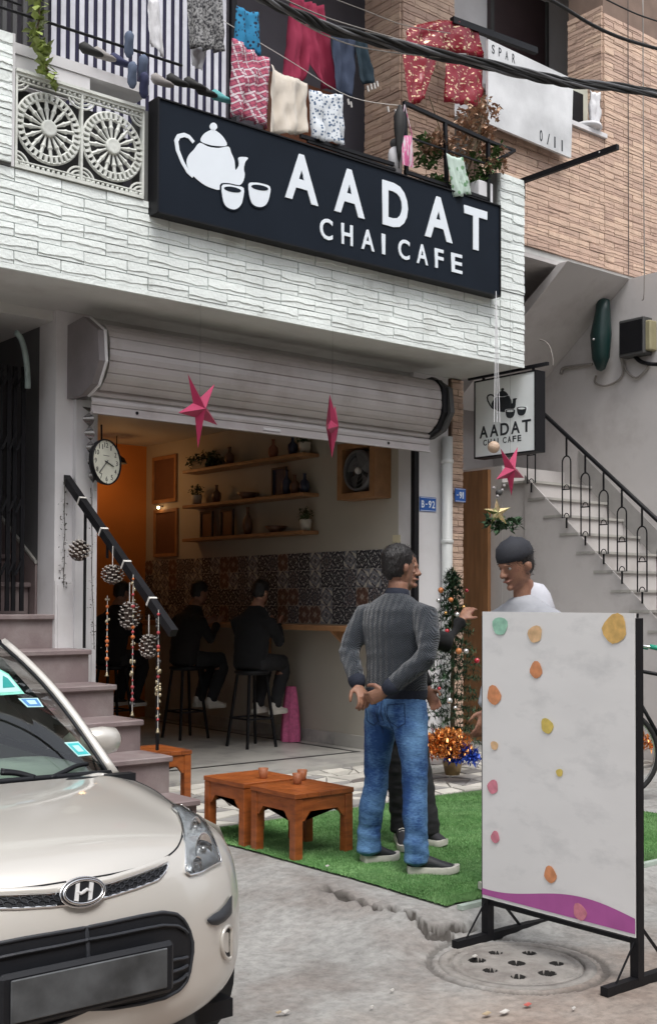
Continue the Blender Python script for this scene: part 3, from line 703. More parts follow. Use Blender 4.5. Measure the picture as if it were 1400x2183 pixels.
# ================================================================== UNSEEN HOUSES ADDED BESIDE AND ACROSS THE STREET TO HOLD BACK SKYLIGHT
def plain_house(name, lab, x0, x1, y0, y1, h, m, face, winm, zb=-.12):
    t = thing(name, lab, 'building', ((x0+x1)/2, (y0+y1)/2, 0)); MB().box(x0, y0, zb, x1, y1, h).build('wall', m, t)
    fy = y1 if face > 0 else y0
    for fl in range(int(h//3)):
        k = 0; x = x0+.9
        while x < x1-1.6:
            z = fl*3+.95; a, b = (fy, fy+.03*face)
            f = MB().box(x-.06, min(a,b), z-.06, x+1.26, max(a,b), z+1.36).build('window', M_['plaster_white'], t)
            MB().box(x, min(b, b+.01*face), z, x+1.2, max(b, b+.01*face), z+1.3).build('pane', winm, f)
            x += 2.5
    for fl in range(1, int(h//3)+1): MB().box(x0, min(fy, fy+.5*face), fl*3-.1, x1, max(fy, fy+.5*face), fl*3+.02).build('ledge', M_['plaster_grey'], t)
    return t
wp = mat('dark_window_glass', (.03,.035,.04), .12, bump=0)
hm1 = mat('ochre_plaster', (.34,.29,.22), .85, var=.1, scale=1.5); hm2 = mat('brick_red_plaster', (.26,.17,.13), .85, var=.15, scale=2); hm3 = mat('dull_cream_plaster', (.38,.36,.31), .85, var=.1, scale=1.5)
plain_house('added_house', 'unseen ochre house added across the street from the cafe to block low skylight', -9, 1.5, -14, -5.2, 9.3, hm1, 1, wp)
plain_house('added_house', 'unseen red brown house added across the street from the cafe to block low skylight', 1.52, 10, -14, -5.4, 10.5, hm2, 1, wp)
plain_house('added_house', 'unseen cream house added across the street to the right to block low skylight', 10.02, 22, -14, -5.1, 9.2, hm3, 1, wp)
plain_house('added_house', 'unseen cream house added beside the cafe on its left to block side light', -9, .98, 7.6, 16, 9.4, hm3, -1, wp)
plain_house('added_house', 'unseen red brown house added beyond the tan brick house to block side light', 12.62, 22, 7.6, 16, 9.4, hm2, -1, wp)
# ================================================================== LEFT STAIRCASE
st = thing('entrance_staircase', 'dusty maroon stone staircase climbing left of the shop opening', 'staircase', (3.2, 7, 0))
LS = [(6.09,.241),(6.41,.474),(6.77,.674),(7.13,.884),(7.49,1.112),(7.84,1.356),(8.20,1.59),(8.55,1.81),(8.9,2.04),(9.25,2.26),(9.6,2.5)]
for k, (y, z) in enumerate(LS):
    xr = 4.0 if k < 6 else 3.87; xl = 2.0 if k < 6 else 2.6; ny = LS[k+1][0] if k+1 < len(LS) else y+.4; zp = LS[k-1][1] if k else -.1
    r = MB().box(xl, y+.03, zp-.02, xr-.012, ny+.03, z-.036).build('riser', M_['stair_stone'], st)
    MB().bbox(xl, y, z-.036, xr, ny+.03, z, .006).build('tread', M_['stair_stone'], st)
tread_spill = None
# passage walls
pas = thing('passage_wall', 'dark grey plastered wall of the stair passage left of the white pier', 'wall', (3.9, 9, 0))
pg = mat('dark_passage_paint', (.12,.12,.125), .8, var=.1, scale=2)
MB().box(3.885, 8.12, -.1, 4.045, 11.5, 3.5).build('wall', pg, pas)
MB().box(1.5, 11.0, -.1, 3.885, 11.2, 3.5).build('end_wall', pg, pas)
MB().prism([(3.884,8.13,1.3),(3.884,11,3.1),(3.884,11,3.42),(3.884,8.13,1.72)], (-.018,0,0)).build('stair_skirting', M_['stair_stone'], pas)
MB().prism([(3.884,8.13,1.73),(3.884,11,3.43),(3.884,11,3.45),(3.884,8.13,1.75)], (-.022,0,0)).build('trim', M_['marble'], pas)
o = MB().box(1.0, 7.6, -.1, 2.9, 7.9, 3.57).build('wall_pier', M_['plaster_white'], loc=(2,7.7,0)); tag(o, 'white wall pier left of the stair passage at the picture edge', 'wall')
# iron gate folded at far left
gt = thing('folding_gate', 'black collapsible iron gate folded at the left of the stair passage', 'gate', (3.42, 7.98, 1.4))
for k in range(7):
    x = 3.36+.055*k; MB().bar((x,7.98+.02*(k%2),1.38),(x,7.98+.02*(k%2),3.15),.018,.03).build('upright', M_['black_metal'], gt)
for z in (1.7, 2.15, 2.6, 3.05):
    for k in range(6): MB().bar((3.36+.055*k,7.965,z-.06),(3.415+.055*k,7.965,z+.06),.006,.018).build('lattice_strip', M_['black_metal'], gt)
MB().tube([(3.60+.10*math.sin(t), 7.93, 3.0+.38*math.cos(t)) for t in [i*.16 for i in range(11)]], .022, 8).build('arch', mat('weathered_green_metal', (.30,.38,.37), .5, var=.3), gt, smooth=True)
# handrail
hr = thing('stair_handrail', 'black flat iron handrail sloping down beside the maroon stairs', 'handrail', (3.97, 7.2, .2))
HX = 3.975
ha, hb = at(127,1000,X=HX), at(370,1350,X=HX)
MB().bar(ha, hb, .05, .055).build('rail', M_['black_metal'], hr)
for t in (.22, .42, .62, .83):
    p = ha.lerp(hb, t); d = (hb-ha).normalized()
    MB().bar(p-d*.008, p+d*.008, .058, .063).build('tie', M_['rope'], hr)
for px, pt, pb in ((130,1008,1305),(182,1080,1382),(337,1330,1600)):
    a = at(px, pt, X=HX); b = at(px-1, pb, X=HX); b.x = a.x; b.y = a.y; MB().bar(a, b, .016, .016).build('baluster', M_['black_metal'], hr)
p = at(229,1150,X=HX); MB().bar(p, (p.x, p.y, p.z-.13), .014, .014).build('baluster', M_['black_metal'], hr)
MB().tube([ha, ha+Vector((0,.03,.02)), ha+Vector((-.02,.1,-.01)), ha+Vector((-.05,.16,.02))], .009, 6).build('wall_hook', M_['black_metal'], hr)

# pinecones
pcm = mat('pinecone_brown', (.075,.05,.04), .8, var=.2); pct = mat('pinecone_pale_tip', (.52,.48,.44), .7, var=.15)
def pinecone(name, label, c, r, L_, ax=(0,0,1)):
    t = thing(name, label, 'pinecone', c, 'pinecones hanging on the stair handrail')
    ax = Vector(ax).normalized(); q = Vector((0,0,1)).rotation_difference(ax).to_matrix().to_4x4(); M = Matrix.Translation(Vector(c)) @ q
    core = MB(); core.M = M; core.ball((0,0,0), r*.55, 10, (1,1,L_/r*.85)); core.build('core', pcm, t, smooth=True)
    sc = MB(); sc.M = M; n = 62
    for i in range(n):
        f = (i+.5)/n; h = -L_/2*math.cos(math.pi*f*.96+.05); rr = r*math.sin(math.pi*min(.97, f*.9+.06))**.7; a = i*2.39996
        d = Vector((math.cos(a), math.sin(a), .28)); s2 = Vector((-math.sin(a), math.cos(a), 0)); w = r*.20*(.5+rr/r*.6); base = Vector((math.cos(a)*rr*.45, math.sin(a)*rr*.45, h-.01)); tip = Vector((math.cos(a)*rr, math.sin(a)*rr, h+.004)); up = Vector((0,0,.004))
        sc.cur = 0; sc.add([base-s2*w*.4, base+s2*w*.4, tip+s2*w, tip-s2*w, base+up, tip+s2*w+up, tip-s2*w+up], [(0,1,2,3),(4,6,5),(0,3,6,4),(1,4,5,2)])
        up2 = up*2.2; sc.cur = 1; sc.add([tip+s2*w, tip-s2*w, tip-s2*w+up2, tip+s2*w+up2, tip+d*w*.9+up2*.5], [(0,1,4),(1,2,4),(2,3,4),(3,0,4)])
    sc.build('scales', [pcm, pct], t)
    return t
HXd = HX-.03
for (px, py, r, L_, ax, lab) in [(168,1175,.070,.13,(.5,.2,.8),'pinecone tied between the two upper balusters against the white pier'),(240,1226,.070,.115,(0,0,1),'pinecone hanging on a pale string under the middle of the handrail'),
    (276,1314,.065,.17,(.1,0,1),'pinecone hanging beside the long bell string'),(317,1380,.058,.14,(.1,.1,1),'lowest and smallest pinecone beside the last bell string')]:
    p = at(px, py, X=HXd)
    t = pinecone('pinecone', lab, p, r, L_, ax)
    top = p+Vector((0,0,L_/2+ (.14 if px > 200 else .05))); MB().tube([p+Vector((0,0,L_*.3)), top], .003, 5).build('string', M_['rope'], t)
# bell strings
bm_ = [mat('bead_orange', (.50,.13,.03), .35), mat('bead_red', (.40,.05,.06), .35), mat('bead_brass', (.42,.36,.24), .35, metal=.6), mat('bead_dark', (.05,.05,.05), .5)]
brg = random.Random(5)
for (px, ya, yb, lab) in [(229,1270,1442,'shortest bead and bell string hanging from the handrail'),(284,1225,1527,'long bead and bell string hanging beside the middle pinecone'),(338,1300,1563,'bell string with orange beads hanging from the low end of the handrail')]:
    p = at(px, ya, X=HXd); zb = at(px, yb, X=HXd).z
    t = thing('bell_string', lab, 'bell string', p, 'bell strings on the stair handrail')
    MB().tube([p, (p.x, p.y, zb+.02)], .0025, 5).build('string', M_['rope'], t)
    z = p.z-.03; k = 0
    while z > zb+.05:
        c = brg.choice([0,0,1,2,2,3]); s = brg.uniform(.007, .015)
        if c == 3 or c == 2:
            mb = MB()
            for q in range(3):
                a = brg.uniform(0, 6.28); mb.ball((p.x+math.cos(a)*.012, p.y+math.sin(a)*.012, z+brg.uniform(-.01,.01)), s*.75, 6, (1,1,1.2))
            mb.build('charm', bm_[c], t, smooth=True)
        else: MB().ball((p.x, p.y, z), s, 8).build('bead', bm_[c], t, smooth=True)
        z -= brg.uniform(.022, .05); k += 1
    MB().lathe([(.004,.03),(.007,.022),(.009,.008),(.016,0)], 12, (p.x,p.y,zb)).build('bell', bm_[2], t, smooth=True)
# dry leaf garlands on balusters
gl = mat('dried_dark_leaf', (.05,.045,.035), .7, var=.4, scale=30)
def garland(lab, px0, px1, ya, yb, n, sz, X=HXd, seed=1, m=None, cat='garland'):
    r = random.Random(seed); p = at(px0, ya, X=X); q = at(px1, yb, X=X)
    t = thing('leaf_garland', lab, cat, p)
    pts = [p.lerp(q, i/12)+Vector((0, r.uniform(-.01,.01), 0)) for i in range(13)]
    MB().tube(pts, .003, 5).build('string', m or gl, t)
    mb = MB()
    for i in range(n):
        f = r.random(); c = p.lerp(q, f)+Vector((r.gauss(0, sz*.6), r.gauss(0, sz*.6), r.gauss(0, .01)))
        d = Vector((r.uniform(-1,1), r.uniform(-1,1), r.uniform(-1,.6))).normalized()*sz*r.uniform(.5,1.2); s, u = frame(d)
        mb.add([c, c+d*.5+s*sz*.25, c+d, c+d*.5-s*sz*.25+u*sz*.12], [(0,1,2),(0,2,3)])
    mb.build('leaves', m or gl, t); return t
garland('thin dark leaf garland wound on the top baluster', 138, 136, 1020, 1262, 70, .028, seed=3)
garland('dark bead garland hanging down the shutter channel', 193, 200, 1040, 1385, 60, .024, X=4.12, seed=4)
# twisted silver ribbon at the channel
rb = thing('twisted_ribbon', 'twisted silver ribbon spiral hanging at the left shutter channel beside the clock', 'ornament', (4.19, 7.72, 2.9))
pa = at(187,868,Y=7.72); pb_ = at(198,1030,Y=7.72)
mb = MB(); vs = []; n = 40
for i in range(n+1):
    c = pa.lerp(pb_, i/n); a = i*.42; w = .045*(1-.5*i/n); d = Vector((math.cos(a), math.sin(a), 0))*w; vs += [c-d, c+d]
mb.add(vs, [(2*i, 2*i+1, 2*i+3, 2*i+2) for i in range(n)]); o = mb.build('ribbon', mat('silver_foil', (.33,.32,.32), .25, metal=.8, bump=.1), rb, smooth=True)
# wall clock
ck = thing('wall_clock', 'round white faced clock with black rim hanging in the left of the shop opening', 'clock', (4.3, 7.72, 2.48))
cc = at(224,985,Y=7.74); ax = Vector((.40,-.91,.02)).normalized(); ex = Vector((0,0,1)).cross(ax)*1; ex = (Vector((0,0,1)).cross(ax)).normalized(); ez = ax.cross(ex).normalized()
Mc = Matrix((ex, -ax, ez)).transposed().to_4x4(); Mc.translation = cc    # local x right, local y inward, local z up
if Mc.to_3x3().determinant() < 0: pass
RC = .160
def cmb():
    m = MB(); m.M = Mc; return m
cmb().lathe([(RC,-.02),(RC+.007,-.024),(RC+.011,-.01),(RC+.004,.022),(RC-.03,.028),(.001,.029)], 48, (0,0,0), 'Y', cap=False).build('rim', M_['black_metal'], ck, smooth=True)
cmb().lathe([(.0001,-.012),(RC,-.0121)], 48, (0,0,0), 'Y', cap=False).build('face', mat('clock_face', (.68,.68,.58), .4, bump=0), ck)
for k in range(12):
    a = math.pi/2-(k+1)*math.pi/6; s = .036; tx = str(k+1); w = s*.6*len(tx)
    P = Mc @ Vector((math.cos(a)*RC*.78-w/2, -.0125, math.sin(a)*RC*.78-s/2)); text_piece(tx, 'numeral', inkm, ck, P, ex, ez, w, s, .0012, .0)
for k in range(60):
    a = k*math.pi/30; r0, r1 = (RC*.93, RC*.985)
    if k % 5 == 0: cmb().bar((math.cos(a)*r0,-.013,math.sin(a)*r0), (math.cos(a)*r1,-.013,math.sin(a)*r1), .004, .002).build('minute_mark', inkm, ck)
for ang, ln, w, nm in ((90-108, .085, .010, 'hour_hand'), (90-226, .125, .006, 'minute_hand')):
    a = R_(ang); cmb().bar((-math.cos(a)*.02,-.017,-math.sin(a)*.02), (math.cos(a)*ln,-.017,math.sin(a)*ln), w, .003).build(nm, inkm, ck)
cmb().box(-.035,-.0135,.045,.035,-.0125,.049).build('dial_print', M_['dark_grey'], ck)
cmb().bar((-.0,.03,RC),(-.0,.03,RC+.12),.01,.01).build('hanger', M_['black_metal'], ck)

# ================================================================== SHOP INTERIOR THINGS
fan = thing('exhaust_fan', 'grey exhaust fan in a square wooden box on the cream shop wall', 'fan', (7.3, 8.42, 2.42))
fy0, fy1, fz0, fz1, fx0 = 8.15, 8.69, 2.43, 2.97, 7.24
fm = MB()
for (ya,yb,za,zb) in ((fy0,fy0+.07,fz0,fz1),(fy1-.07,fy1,fz0,fz1),(fy0+.07,fy1-.07,fz0,fz0+.06),(fy0+.07,fy1-.07,fz1-.06,fz1)): fm.box(fx0, ya, za, 7.449, yb, zb)
fm.build('wooden_box', M_['wood_shelf'], fan)
MB().box(7.40, fy0+.071, fz0+.061, 7.43, fy1-.071, fz1-.061).build('back_plate', M_['dark_grey'], fan)
cy_, cz_ = (fy0+fy1)/2, (fz0+fz1)/2; fmt = mat('fan_grey_plastic', (.16,.16,.17), .4)
MB().lathe([(.17,7.26),(.195,7.255),(.20,7.30),(.195,7.38)], 32, (0,cy_,cz_), 'X', cap=False).build('ring', fmt, fan, smooth=True)
for k in range(5):
    a0 = k*2*math.pi/5; mb = MB()
    mb.grid(lambda u, v: (7.29+.035*v-.0*u, cy_+math.cos(a0+v*.95)*(.03+.15*u), cz_+math.sin(a0+v*.95)*(.03+.15*u)), 4, 4); o = mb.build('blade', fmt, fan, smooth=True)
MB().ball((7.275,cy_,cz_), .035, 12).build('hub', M_['white_metal'], fan, smooth=True)
for k in range(5): MB().tube([(7.25, cy_+math.cos(t)*(.04+.035*k), cz_+math.sin(t)*(.04+.035*k)) for t in [i*math.pi/12 for i in range(24)]], .002, 4, closed=True).build('guard_wire', fmt, fan)
potm = [mat('pot_white', (.55,.53,.48), .5), mat('pot_terracotta', (.30,.12,.07), .6), mat('vase_dark_blue', (.03,.04,.08), .3), mat('vase_brown', (.14,.07,.045), .4), mat('frame_dark', (.05,.04,.04), .5)]
leafm = mat('potted_leaf', (.06,.09,.04), .6, var=.4, scale=30)
shelf_things = {2.95: [('plant_trough',11.15,'dark bushy plant'),('bottle',10.65,''),('vase_red',9.85,''),('vase_teal',9.52,''),('white_pot',9.32,'')],
                2.55: [('white_pot',11.3,''),('bottle',10.9,''),('bowl',10.3,''),('frame',9.75,''),('vase_blue',9.62,''),('bottle',9.48,''),('vase_green',9.32,'')],
                2.17: [('frame',11.1,''),('frame',10.7,''),('vase_brown',10.3,''),('bowl',9.8,''),('white_pot',9.3,'')]}
def foliage(mb, c, r, n, sz, seed, flat=1.0, droop=0):
    q = random.Random(seed)
    for i in range(n):
        d = Vector((q.gauss(0,1), q.gauss(0,1), q.gauss(0,1)*flat)).normalized()*r*q.random()**.5; p = Vector(c)+d+Vector((0,0,-droop*q.random()))
        v = Vector((q.uniform(-1,1), q.uniform(-1,1), q.uniform(-1,1))).normalized()*sz*q.uniform(.6,1.3); s, u = frame(v); s = s*sz*.35
        mb.add([p, p+v*.5+s, p+v, p+v*.5-s+u*sz*.12], [(0,1,2),(0,2,3)])
k = 0
for z, items in shelf_things.items():
    nm = {2.95:'top',2.55:'middle',2.17:'lowest'}[z]
    o = MB().bbox(7.24, 9.22, z-.035, 7.448, 11.45, z, .004).build('wall_shelf', M_['wood_shelf'], loc=(7.35,10.3,z)); tag(o, nm+' wooden shelf on the cream shop wall with small ornaments', 'shelf')
    for kind, y, _ in items:
        k += 1; c = (7.34, y, z)
        where = 'on the '+nm+' wall shelf'
        if kind == 'white_pot':
            t = thing('potted_plant', f'white pot with dark round plant {where} ' + ('near the fan' if y < 10 else 'at its deep end'), 'potted plant', c)
            MB().lathe([(.05,0),(.065,.11),(.06,.115),(.0001,.10)], 16, c).build('pot', potm[0], t, smooth=True); mb = MB(); foliage(mb, (c[0],c[1],z+.16), .08, 120, .04, k); mb.build('leaves', leafm, t)
        elif kind == 'plant_trough':
            t = thing('potted_plant', 'wide dark bushy plant at the deep end of the top wall shelf', 'potted plant', c)
            MB().bbox(7.27,y-.15,z,7.42,y+.15,z+.10,.005).build('trough', potm[4], t); mb = MB()
            for q in range(5): foliage(mb, (c[0],y-.2+.1*q,z+.12), .10, 90, .05, k+q, droop=.06)
            mb.build('leaves', leafm, t)
        elif kind == 'frame':
            t = thing('picture_frame', f'small dark standing picture frame {where}'+(' beside the blue vase' if z > 2.4 else (' at its deep end' if y > 10.9 else ' nearer its middle')), 'picture frame', c)
            f = MB(); f.box(7.33,y-.12,z,7.36,y-.10,z+.30).box(7.33,y+.10,z,7.36,y+.12,z+.30).box(7.33,y-.10,z,7.36,y+.10,z+.02).box(7.33,y-.10,z+.28,7.36,y+.10,z+.30); f.build('frame', potm[4], t); MB().box(7.345,y-.10,z+.02,7.35,y+.10,z+.28).build('picture', potm[2] if z > 2.4 else potm[3], t)
        elif kind == 'bowl':
            o = MB().lathe([(.05,0),(.12,.07),(.115,.072),(.045,.01)], 20, c).build('bowl', potm[3], loc=c, smooth=True); tag(o, f'low brown bowl {where}', 'bowl')
        else:
            col = {'bottle':3,'vase_red':1,'vase_teal':2,'vase_blue':2,'vase_green':2,'vase_brown':3}[kind]; h = .20 if kind != 'vase_blue' else .26
            if kind == 'vase_brown': h = .3
            o = MB().lathe([(.035,0),(.055,h*.3),(.05,h*.55),(.018,h*.72),(.015,h*.92),(.022,h),(.012,h)], 16, c).build('vase', potm[col], loc=c, smooth=True)
            side = f', number {0}' 
            pos = {'bottle':'slim brown bottle vase','vase_red':'terracotta red vase','vase_teal':'dark blue vase','vase_blue':'tall dark blue vase','vase_green':'dark blue vase','vase_brown':'tall brown vase'}[kind]
            rel = ' beside the wide dark plant' if (z == 2.95 and kind == 'bottle') else (' next to the white pot' if y < 9.56 and z != 2.17 and kind != 'bottle' else (' near its deep end' if y > 10.5 else ' near the middle'))
            tag(o, f'{pos} {where}{rel}', 'vase')
# wall pictures
for (ya,yb,za,zb,lab) in ((11.88,12.42,2.64,3.20,'upper dark framed picture near the orange wall'),(11.85,12.38,1.99,2.56,'lower dark framed picture near the orange wall')):
    t = thing('wall_picture', lab, 'picture', (7.44, ya, za)); f = MB()
    for q in ((ya,ya+.04,za,zb),(yb-.04,yb,za,zb),(ya+.04,yb-.04,za,za+.04),(ya+.04,yb-.04,zb-.04,zb)): f.box(7.42,q[0],q[2],7.449,q[1],q[3])
    f.build('frame', M_['wood_shelf'], t); MB().box(7.435,ya+.04,za+.04,7.448,yb-.04,zb-.04).build('print', potm[3], t)
# lit bulb near the pictures (visible warm light in the photo)
lb = thing('wall_lamp', 'tiny glowing warm bulb on the wall by the framed pictures', 'lamp', (7.38, 12.2, 2.58))
MB().ball((7.38,12.2,2.58), .018, 10).build('bulb', mat('warm_bulb', (1,.8,.5), .5, bump=0, emit=(1,.62,.30), estr=7), lb, smooth=True)
MB().bar((7.449,12.2,2.60),(7.38,12.2,2.60),.012,.012).build('arm', M_['black_metal'], lb)
pl_ = bpy.data.lights.new('warm_lamp', 'POINT'); pl_.energy = 2.2; pl_.color = (1,.50,.18); pl_.shadow_soft_size = .12
po = bpy.data.objects.new('warm_lamp', pl_); COL.objects.link(po); po.location = (6.7, 12.0, 2.9)
# ceiling fitting for that lamp
cl = thing('ceiling_lamp', 'small warm ceiling lamp near the orange back wall', 'lamp', (6.7, 12.0, 3.1))
MB().tube([(6.7,12.0,3.36),(6.7,12.0,3.15)], .006, 6).build('cord', M_['black_metal'], cl)
MB().lathe([(.02,3.15),(.09,3.10),(.12,3.04)], 20, (6.7,12.0,0), cap=False).build('lamp_shade', M_['black_metal'], cl, smooth=True)
MB().lathe([(.02,3.02),(.035,3.05),(.02,3.10)], 14, (6.7,12.0,0)).build('bulb', MATS['warm_bulb'], cl, smooth=True)
# stools
def stool(c, lab, rz=0):
    t = thing('bar_stool', lab, 'stool', c, 'bar stools at the shop counter'); x, y, z = c
    MB().lathe([(.15,.70),(.17,.715),(.17,.735),(.15,.745)], 20, (x,y,z)).build('seat', M_['black_metal'], t, smooth=True)
    for sx_, sy_ in ((1,1),(1,-1),(-1,1),(-1,-1)): MB().bar((x+sx_*.10,y+sy_*.10,z+.70),(x+sx_*.17,y+sy_*.17,z),.022,.022).build('leg', M_['black_metal'], t)
    q = .15; MB().bar((x-q,y-q,z+.28),(x+q,y-q,z+.28),.016,.016).bar((x+q,y-q,z+.28),(x+q,y+q,z+.28),.016,.016).bar((x+q,y+q,z+.28),(x-q,y+q,z+.28),.016,.016).bar((x-q,y+q,z+.28),(x-q,y-q,z+.28),.016,.016).build('footrest', M_['black_metal'], t)
    return t
STOOLS = [(6.72,9.35,.046), (6.60,10.35,.046)]
stool(STOOLS[0], 'black bar stool under the nearer seated customer'); stool(STOOLS[1], 'black bar stool under the farther seated customer')
# pink plastic bag by the wall
pk = mat('pink_plastic', (.55,.12,.26), .3, var=.2, scale=30, bump=.6, bscale=25)
c = at(622,1600,Z=.046); mb = MB(); c = Vector((7.28, 9.45, .05))
mb.grid(lambda u, v: (c.x+math.cos(u*6.283)*.10*(1-.5*v**2)*(1+.15*math.sin(u*40)), c.y+math.sin(u*6.283)*.09*(1-.45*v**2)*(1+.1*math.cos(u*31)), c.z+.55*v), 40, 10)
o = mb.build('plastic_bag', pk, loc=c, smooth=True); tag(o, 'pink plastic bag leaning on the shop wall under the counter', 'bag')
# small switch sticker on wall by the door
o = MB().box(7.442, 8.02, 1.98, 7.449, 8.12, 2.08).build('wall_notice', mat('notice', (.55,.5,.35), .5), loc=(7.445, 8.08, 2.0)); tag(o, 'small yellow and white notice stuck on the shop wall near the pier', 'notice')

# ------------------------------------------------------------------ wooden tables
def table(lab, x0, y0, s, h, z0=.012, name='stool_table'):
    t = thing(name, lab, 'table', (x0+s/2, y0+s/2, z0))
    # plank top
    for k in range(5): MB().bbox(x0+s*k/5+.001, y0, z0+h-.028, x0+s*(k+1)/5-.001, y0+s, z0+h, .002).build('top_plank', M_['wood'], t)
    lg = .055
    for ix_, iy_ in ((0,0),(1,0),(0,1),(1,1)):
        ax_ = x0+.004+(s-.008-lg)*ix_; ay_ = y0+.004+(s-.008-lg)*iy_
        MB().bbox(ax_, ay_, z0, ax_+lg, ay_+lg, z0+h-.029, .003).build('leg', M_['wood'], t)
    ap = .075; b = .05; zt = z0+h-.030
    for f in range(4):
        if f < 2:
            yy = y0+.010 if f == 0 else y0+s-.030
            P = [(x0+lg+.005,yy,zt),(x0+s-lg-.005,yy,zt),(x0+s-lg-.005,yy,zt-ap-b),(x0+s-lg-.02,yy,zt-ap-b),(x0+s-lg-.06,yy,zt-ap),(x0+lg+.06,yy,zt-ap),(x0+lg+.02,yy,zt-ap-b),(x0+lg+.005,yy,zt-ap-b)]
            MB().prism(P, (0,.02,0)).build('apron', M_['wood'], t)
        else:
            xx = x0+.010 if f == 2 else x0+s-.030
            P = [(xx,y0+lg+.005,zt),(xx,y0+s-lg-.005,zt),(xx,y0+s-lg-.005,zt-ap-b),(xx,y0+s-lg-.02,zt-ap-b),(xx,y0+s-lg-.06,zt-ap),(xx,y0+lg+.06,zt-ap),(xx,y0+lg+.02,zt-ap-b),(xx,y0+lg+.005,zt-ap-b)]
            MB().prism(P, (.02,0,0)).build('apron', M_['wood'], t)
    return t
table('low reddish wooden table nearest the street with one clay cup near its back corner', 4.03, 5.19, .43, .37)
table('low reddish wooden table behind the nearest one beside the maroon steps', 4.03, 5.68, .43, .37)
table('low reddish wooden table standing alone beside the bottom maroon steps', 4.06, 6.95, .43, .40, .02)
cup = mat('clay_cup', (.30,.10,.04), .55, var=.15)
for (px,py,lab) in ((561,1660,'clay tea cup on the farther of the two joined tables'),(634,1672,'clay tea cup on the nearest wooden table'),(644,1664,'second clay tea cup behind the one on the nearest table')):
    p = at(px,py,Z=.382); c = (p.x,p.y,.383)
    t = MB().lathe([(.020,0),(.022,.004),(.031,.062),(.029,.062),(.020,.008),(.0001,.006)], 20, c).build('tea_cup', cup, loc=c, smooth=True); tag(t, lab, 'cup')

# ================================================================== NEIGHBOUR BUILDING
nb = thing('neighbour_building', 'tan split brick house next door with balcony above an outside staircase', 'building', (9.9, 7.6, 0))
NY = 7.6; NZ = 4.93
bwl = MB().box(8.06, NY, NZ, 9.92, NY+.15, 6.30).box(9.92, NY, NZ, 12.6, NY+.45, 8.6).build('balcony_wall', M_['tan_mortar'], nb)
lay(bwl, TB, TH, 8.07, 9.919, NZ, 6.28, NY, TBW, TBH, 21, skip=lambda x, z: x < 8.3 and z < 5.0)
lay(bwl, TB, TH, 9.92, 11.15, NZ+0*TBH, 7.62, NY, TBW, TBH, 22)
MB().box(10.305, NY-.036, NZ, 10.311, NY-.03, 8).build('wall_joint', M_['dark_grey'], bwl)
cw = MB().box(9.921, NY+.001, 6.30, 9.93, NY+.45, 8.6).build('pier_side', M_['tan_mortar'], nb)
lay(cw, TB, TH, 7.6, 8.05, 6.32, 7.7, 9.921, .225, TBH, 23, face='x')
MB().box(8.0, NY-.05, 6.285, 9.93, NY+.2, 6.33).build('coping', M_['plaster_white'], bwl)
# recess of the upper floor
MB().box(8.0, 8.75, 6.3, 12, 8.85, 8.8).build('upper_wall', M_['plaster_white'], nb)
MB().box(9.4, 8.70, 6.2, 10.35, 8.749, 8.3).build('door', mat('dark_maroon_door', (.045,.028,.03), .5), nb)
for x in (9.40, 10.31): MB().box(x, 8.68, 6.2, x+.04, 8.70, 8.3).build('door_frame', M_['dark_grey'], nb)
MB().ball((9.62,8.68,7.15), .03, 8).build('door_knob', M_['chrome'], nb)
MB().box(8.0, 7.6, 8.6, 12.6, 9.6, 8.8).build('roof_slab', M_['plaster_grey'], nb)
MB().box(8.062, NY+.003, NZ-.10, 12.6, 10.2, NZ-.004).build('soffit', M_['stair_wall'], nb)
MB().box(8.062, NY+.002, NZ-.06, 12.6, NY+.12, NZ).build('edge_beam', M_['plaster_grey'], nb)
MB().box(8.0, NY+.15, 6.0, 9.93, 8.75, 6.10).build('balcony_floor', M_['plaster_grey'], nb)
# big side wall, back wall
MB().box(10.15, 3.2, -.1, 10.4, 10.2, NZ-.1).build('side_wall', M_['stair_wall'], nb)
MB().box(8.08, 9.35, -.1, 10.15, 9.5, NZ-.1).build('back_wall', M_['stair_wall'], nb)
MB().box(8.081, 8.3, 3.0, 8.12, 9.35, NZ-.1).build('side_wall', M_['stair_wall'], nb)
# upper flight (underside slab)
A1, B1 = at(1305,597,X=10.148), at(1170,785,X=10.148)
dY = B1.y-A1.y; dZ = B1.z-A1.z; ex_ = 1.6
F0 = Vector((0, A1.y-dY*.25, A1.z-dZ*.25)); F1 = Vector((0, A1.y+dY*1.6, A1.z+dZ*1.6)); th_ = .16
MB().prism([(9.15,F0.y,min(F0.z,4.83)),(9.15,F1.y,F1.z),(9.15,F1.y+.12,F1.z+.13),(9.15,F0.y+.12,min(F0.z+.13,4.83))], (.998,0,0)).build('upper_stair_flight', M_['stair_wall'], nb)
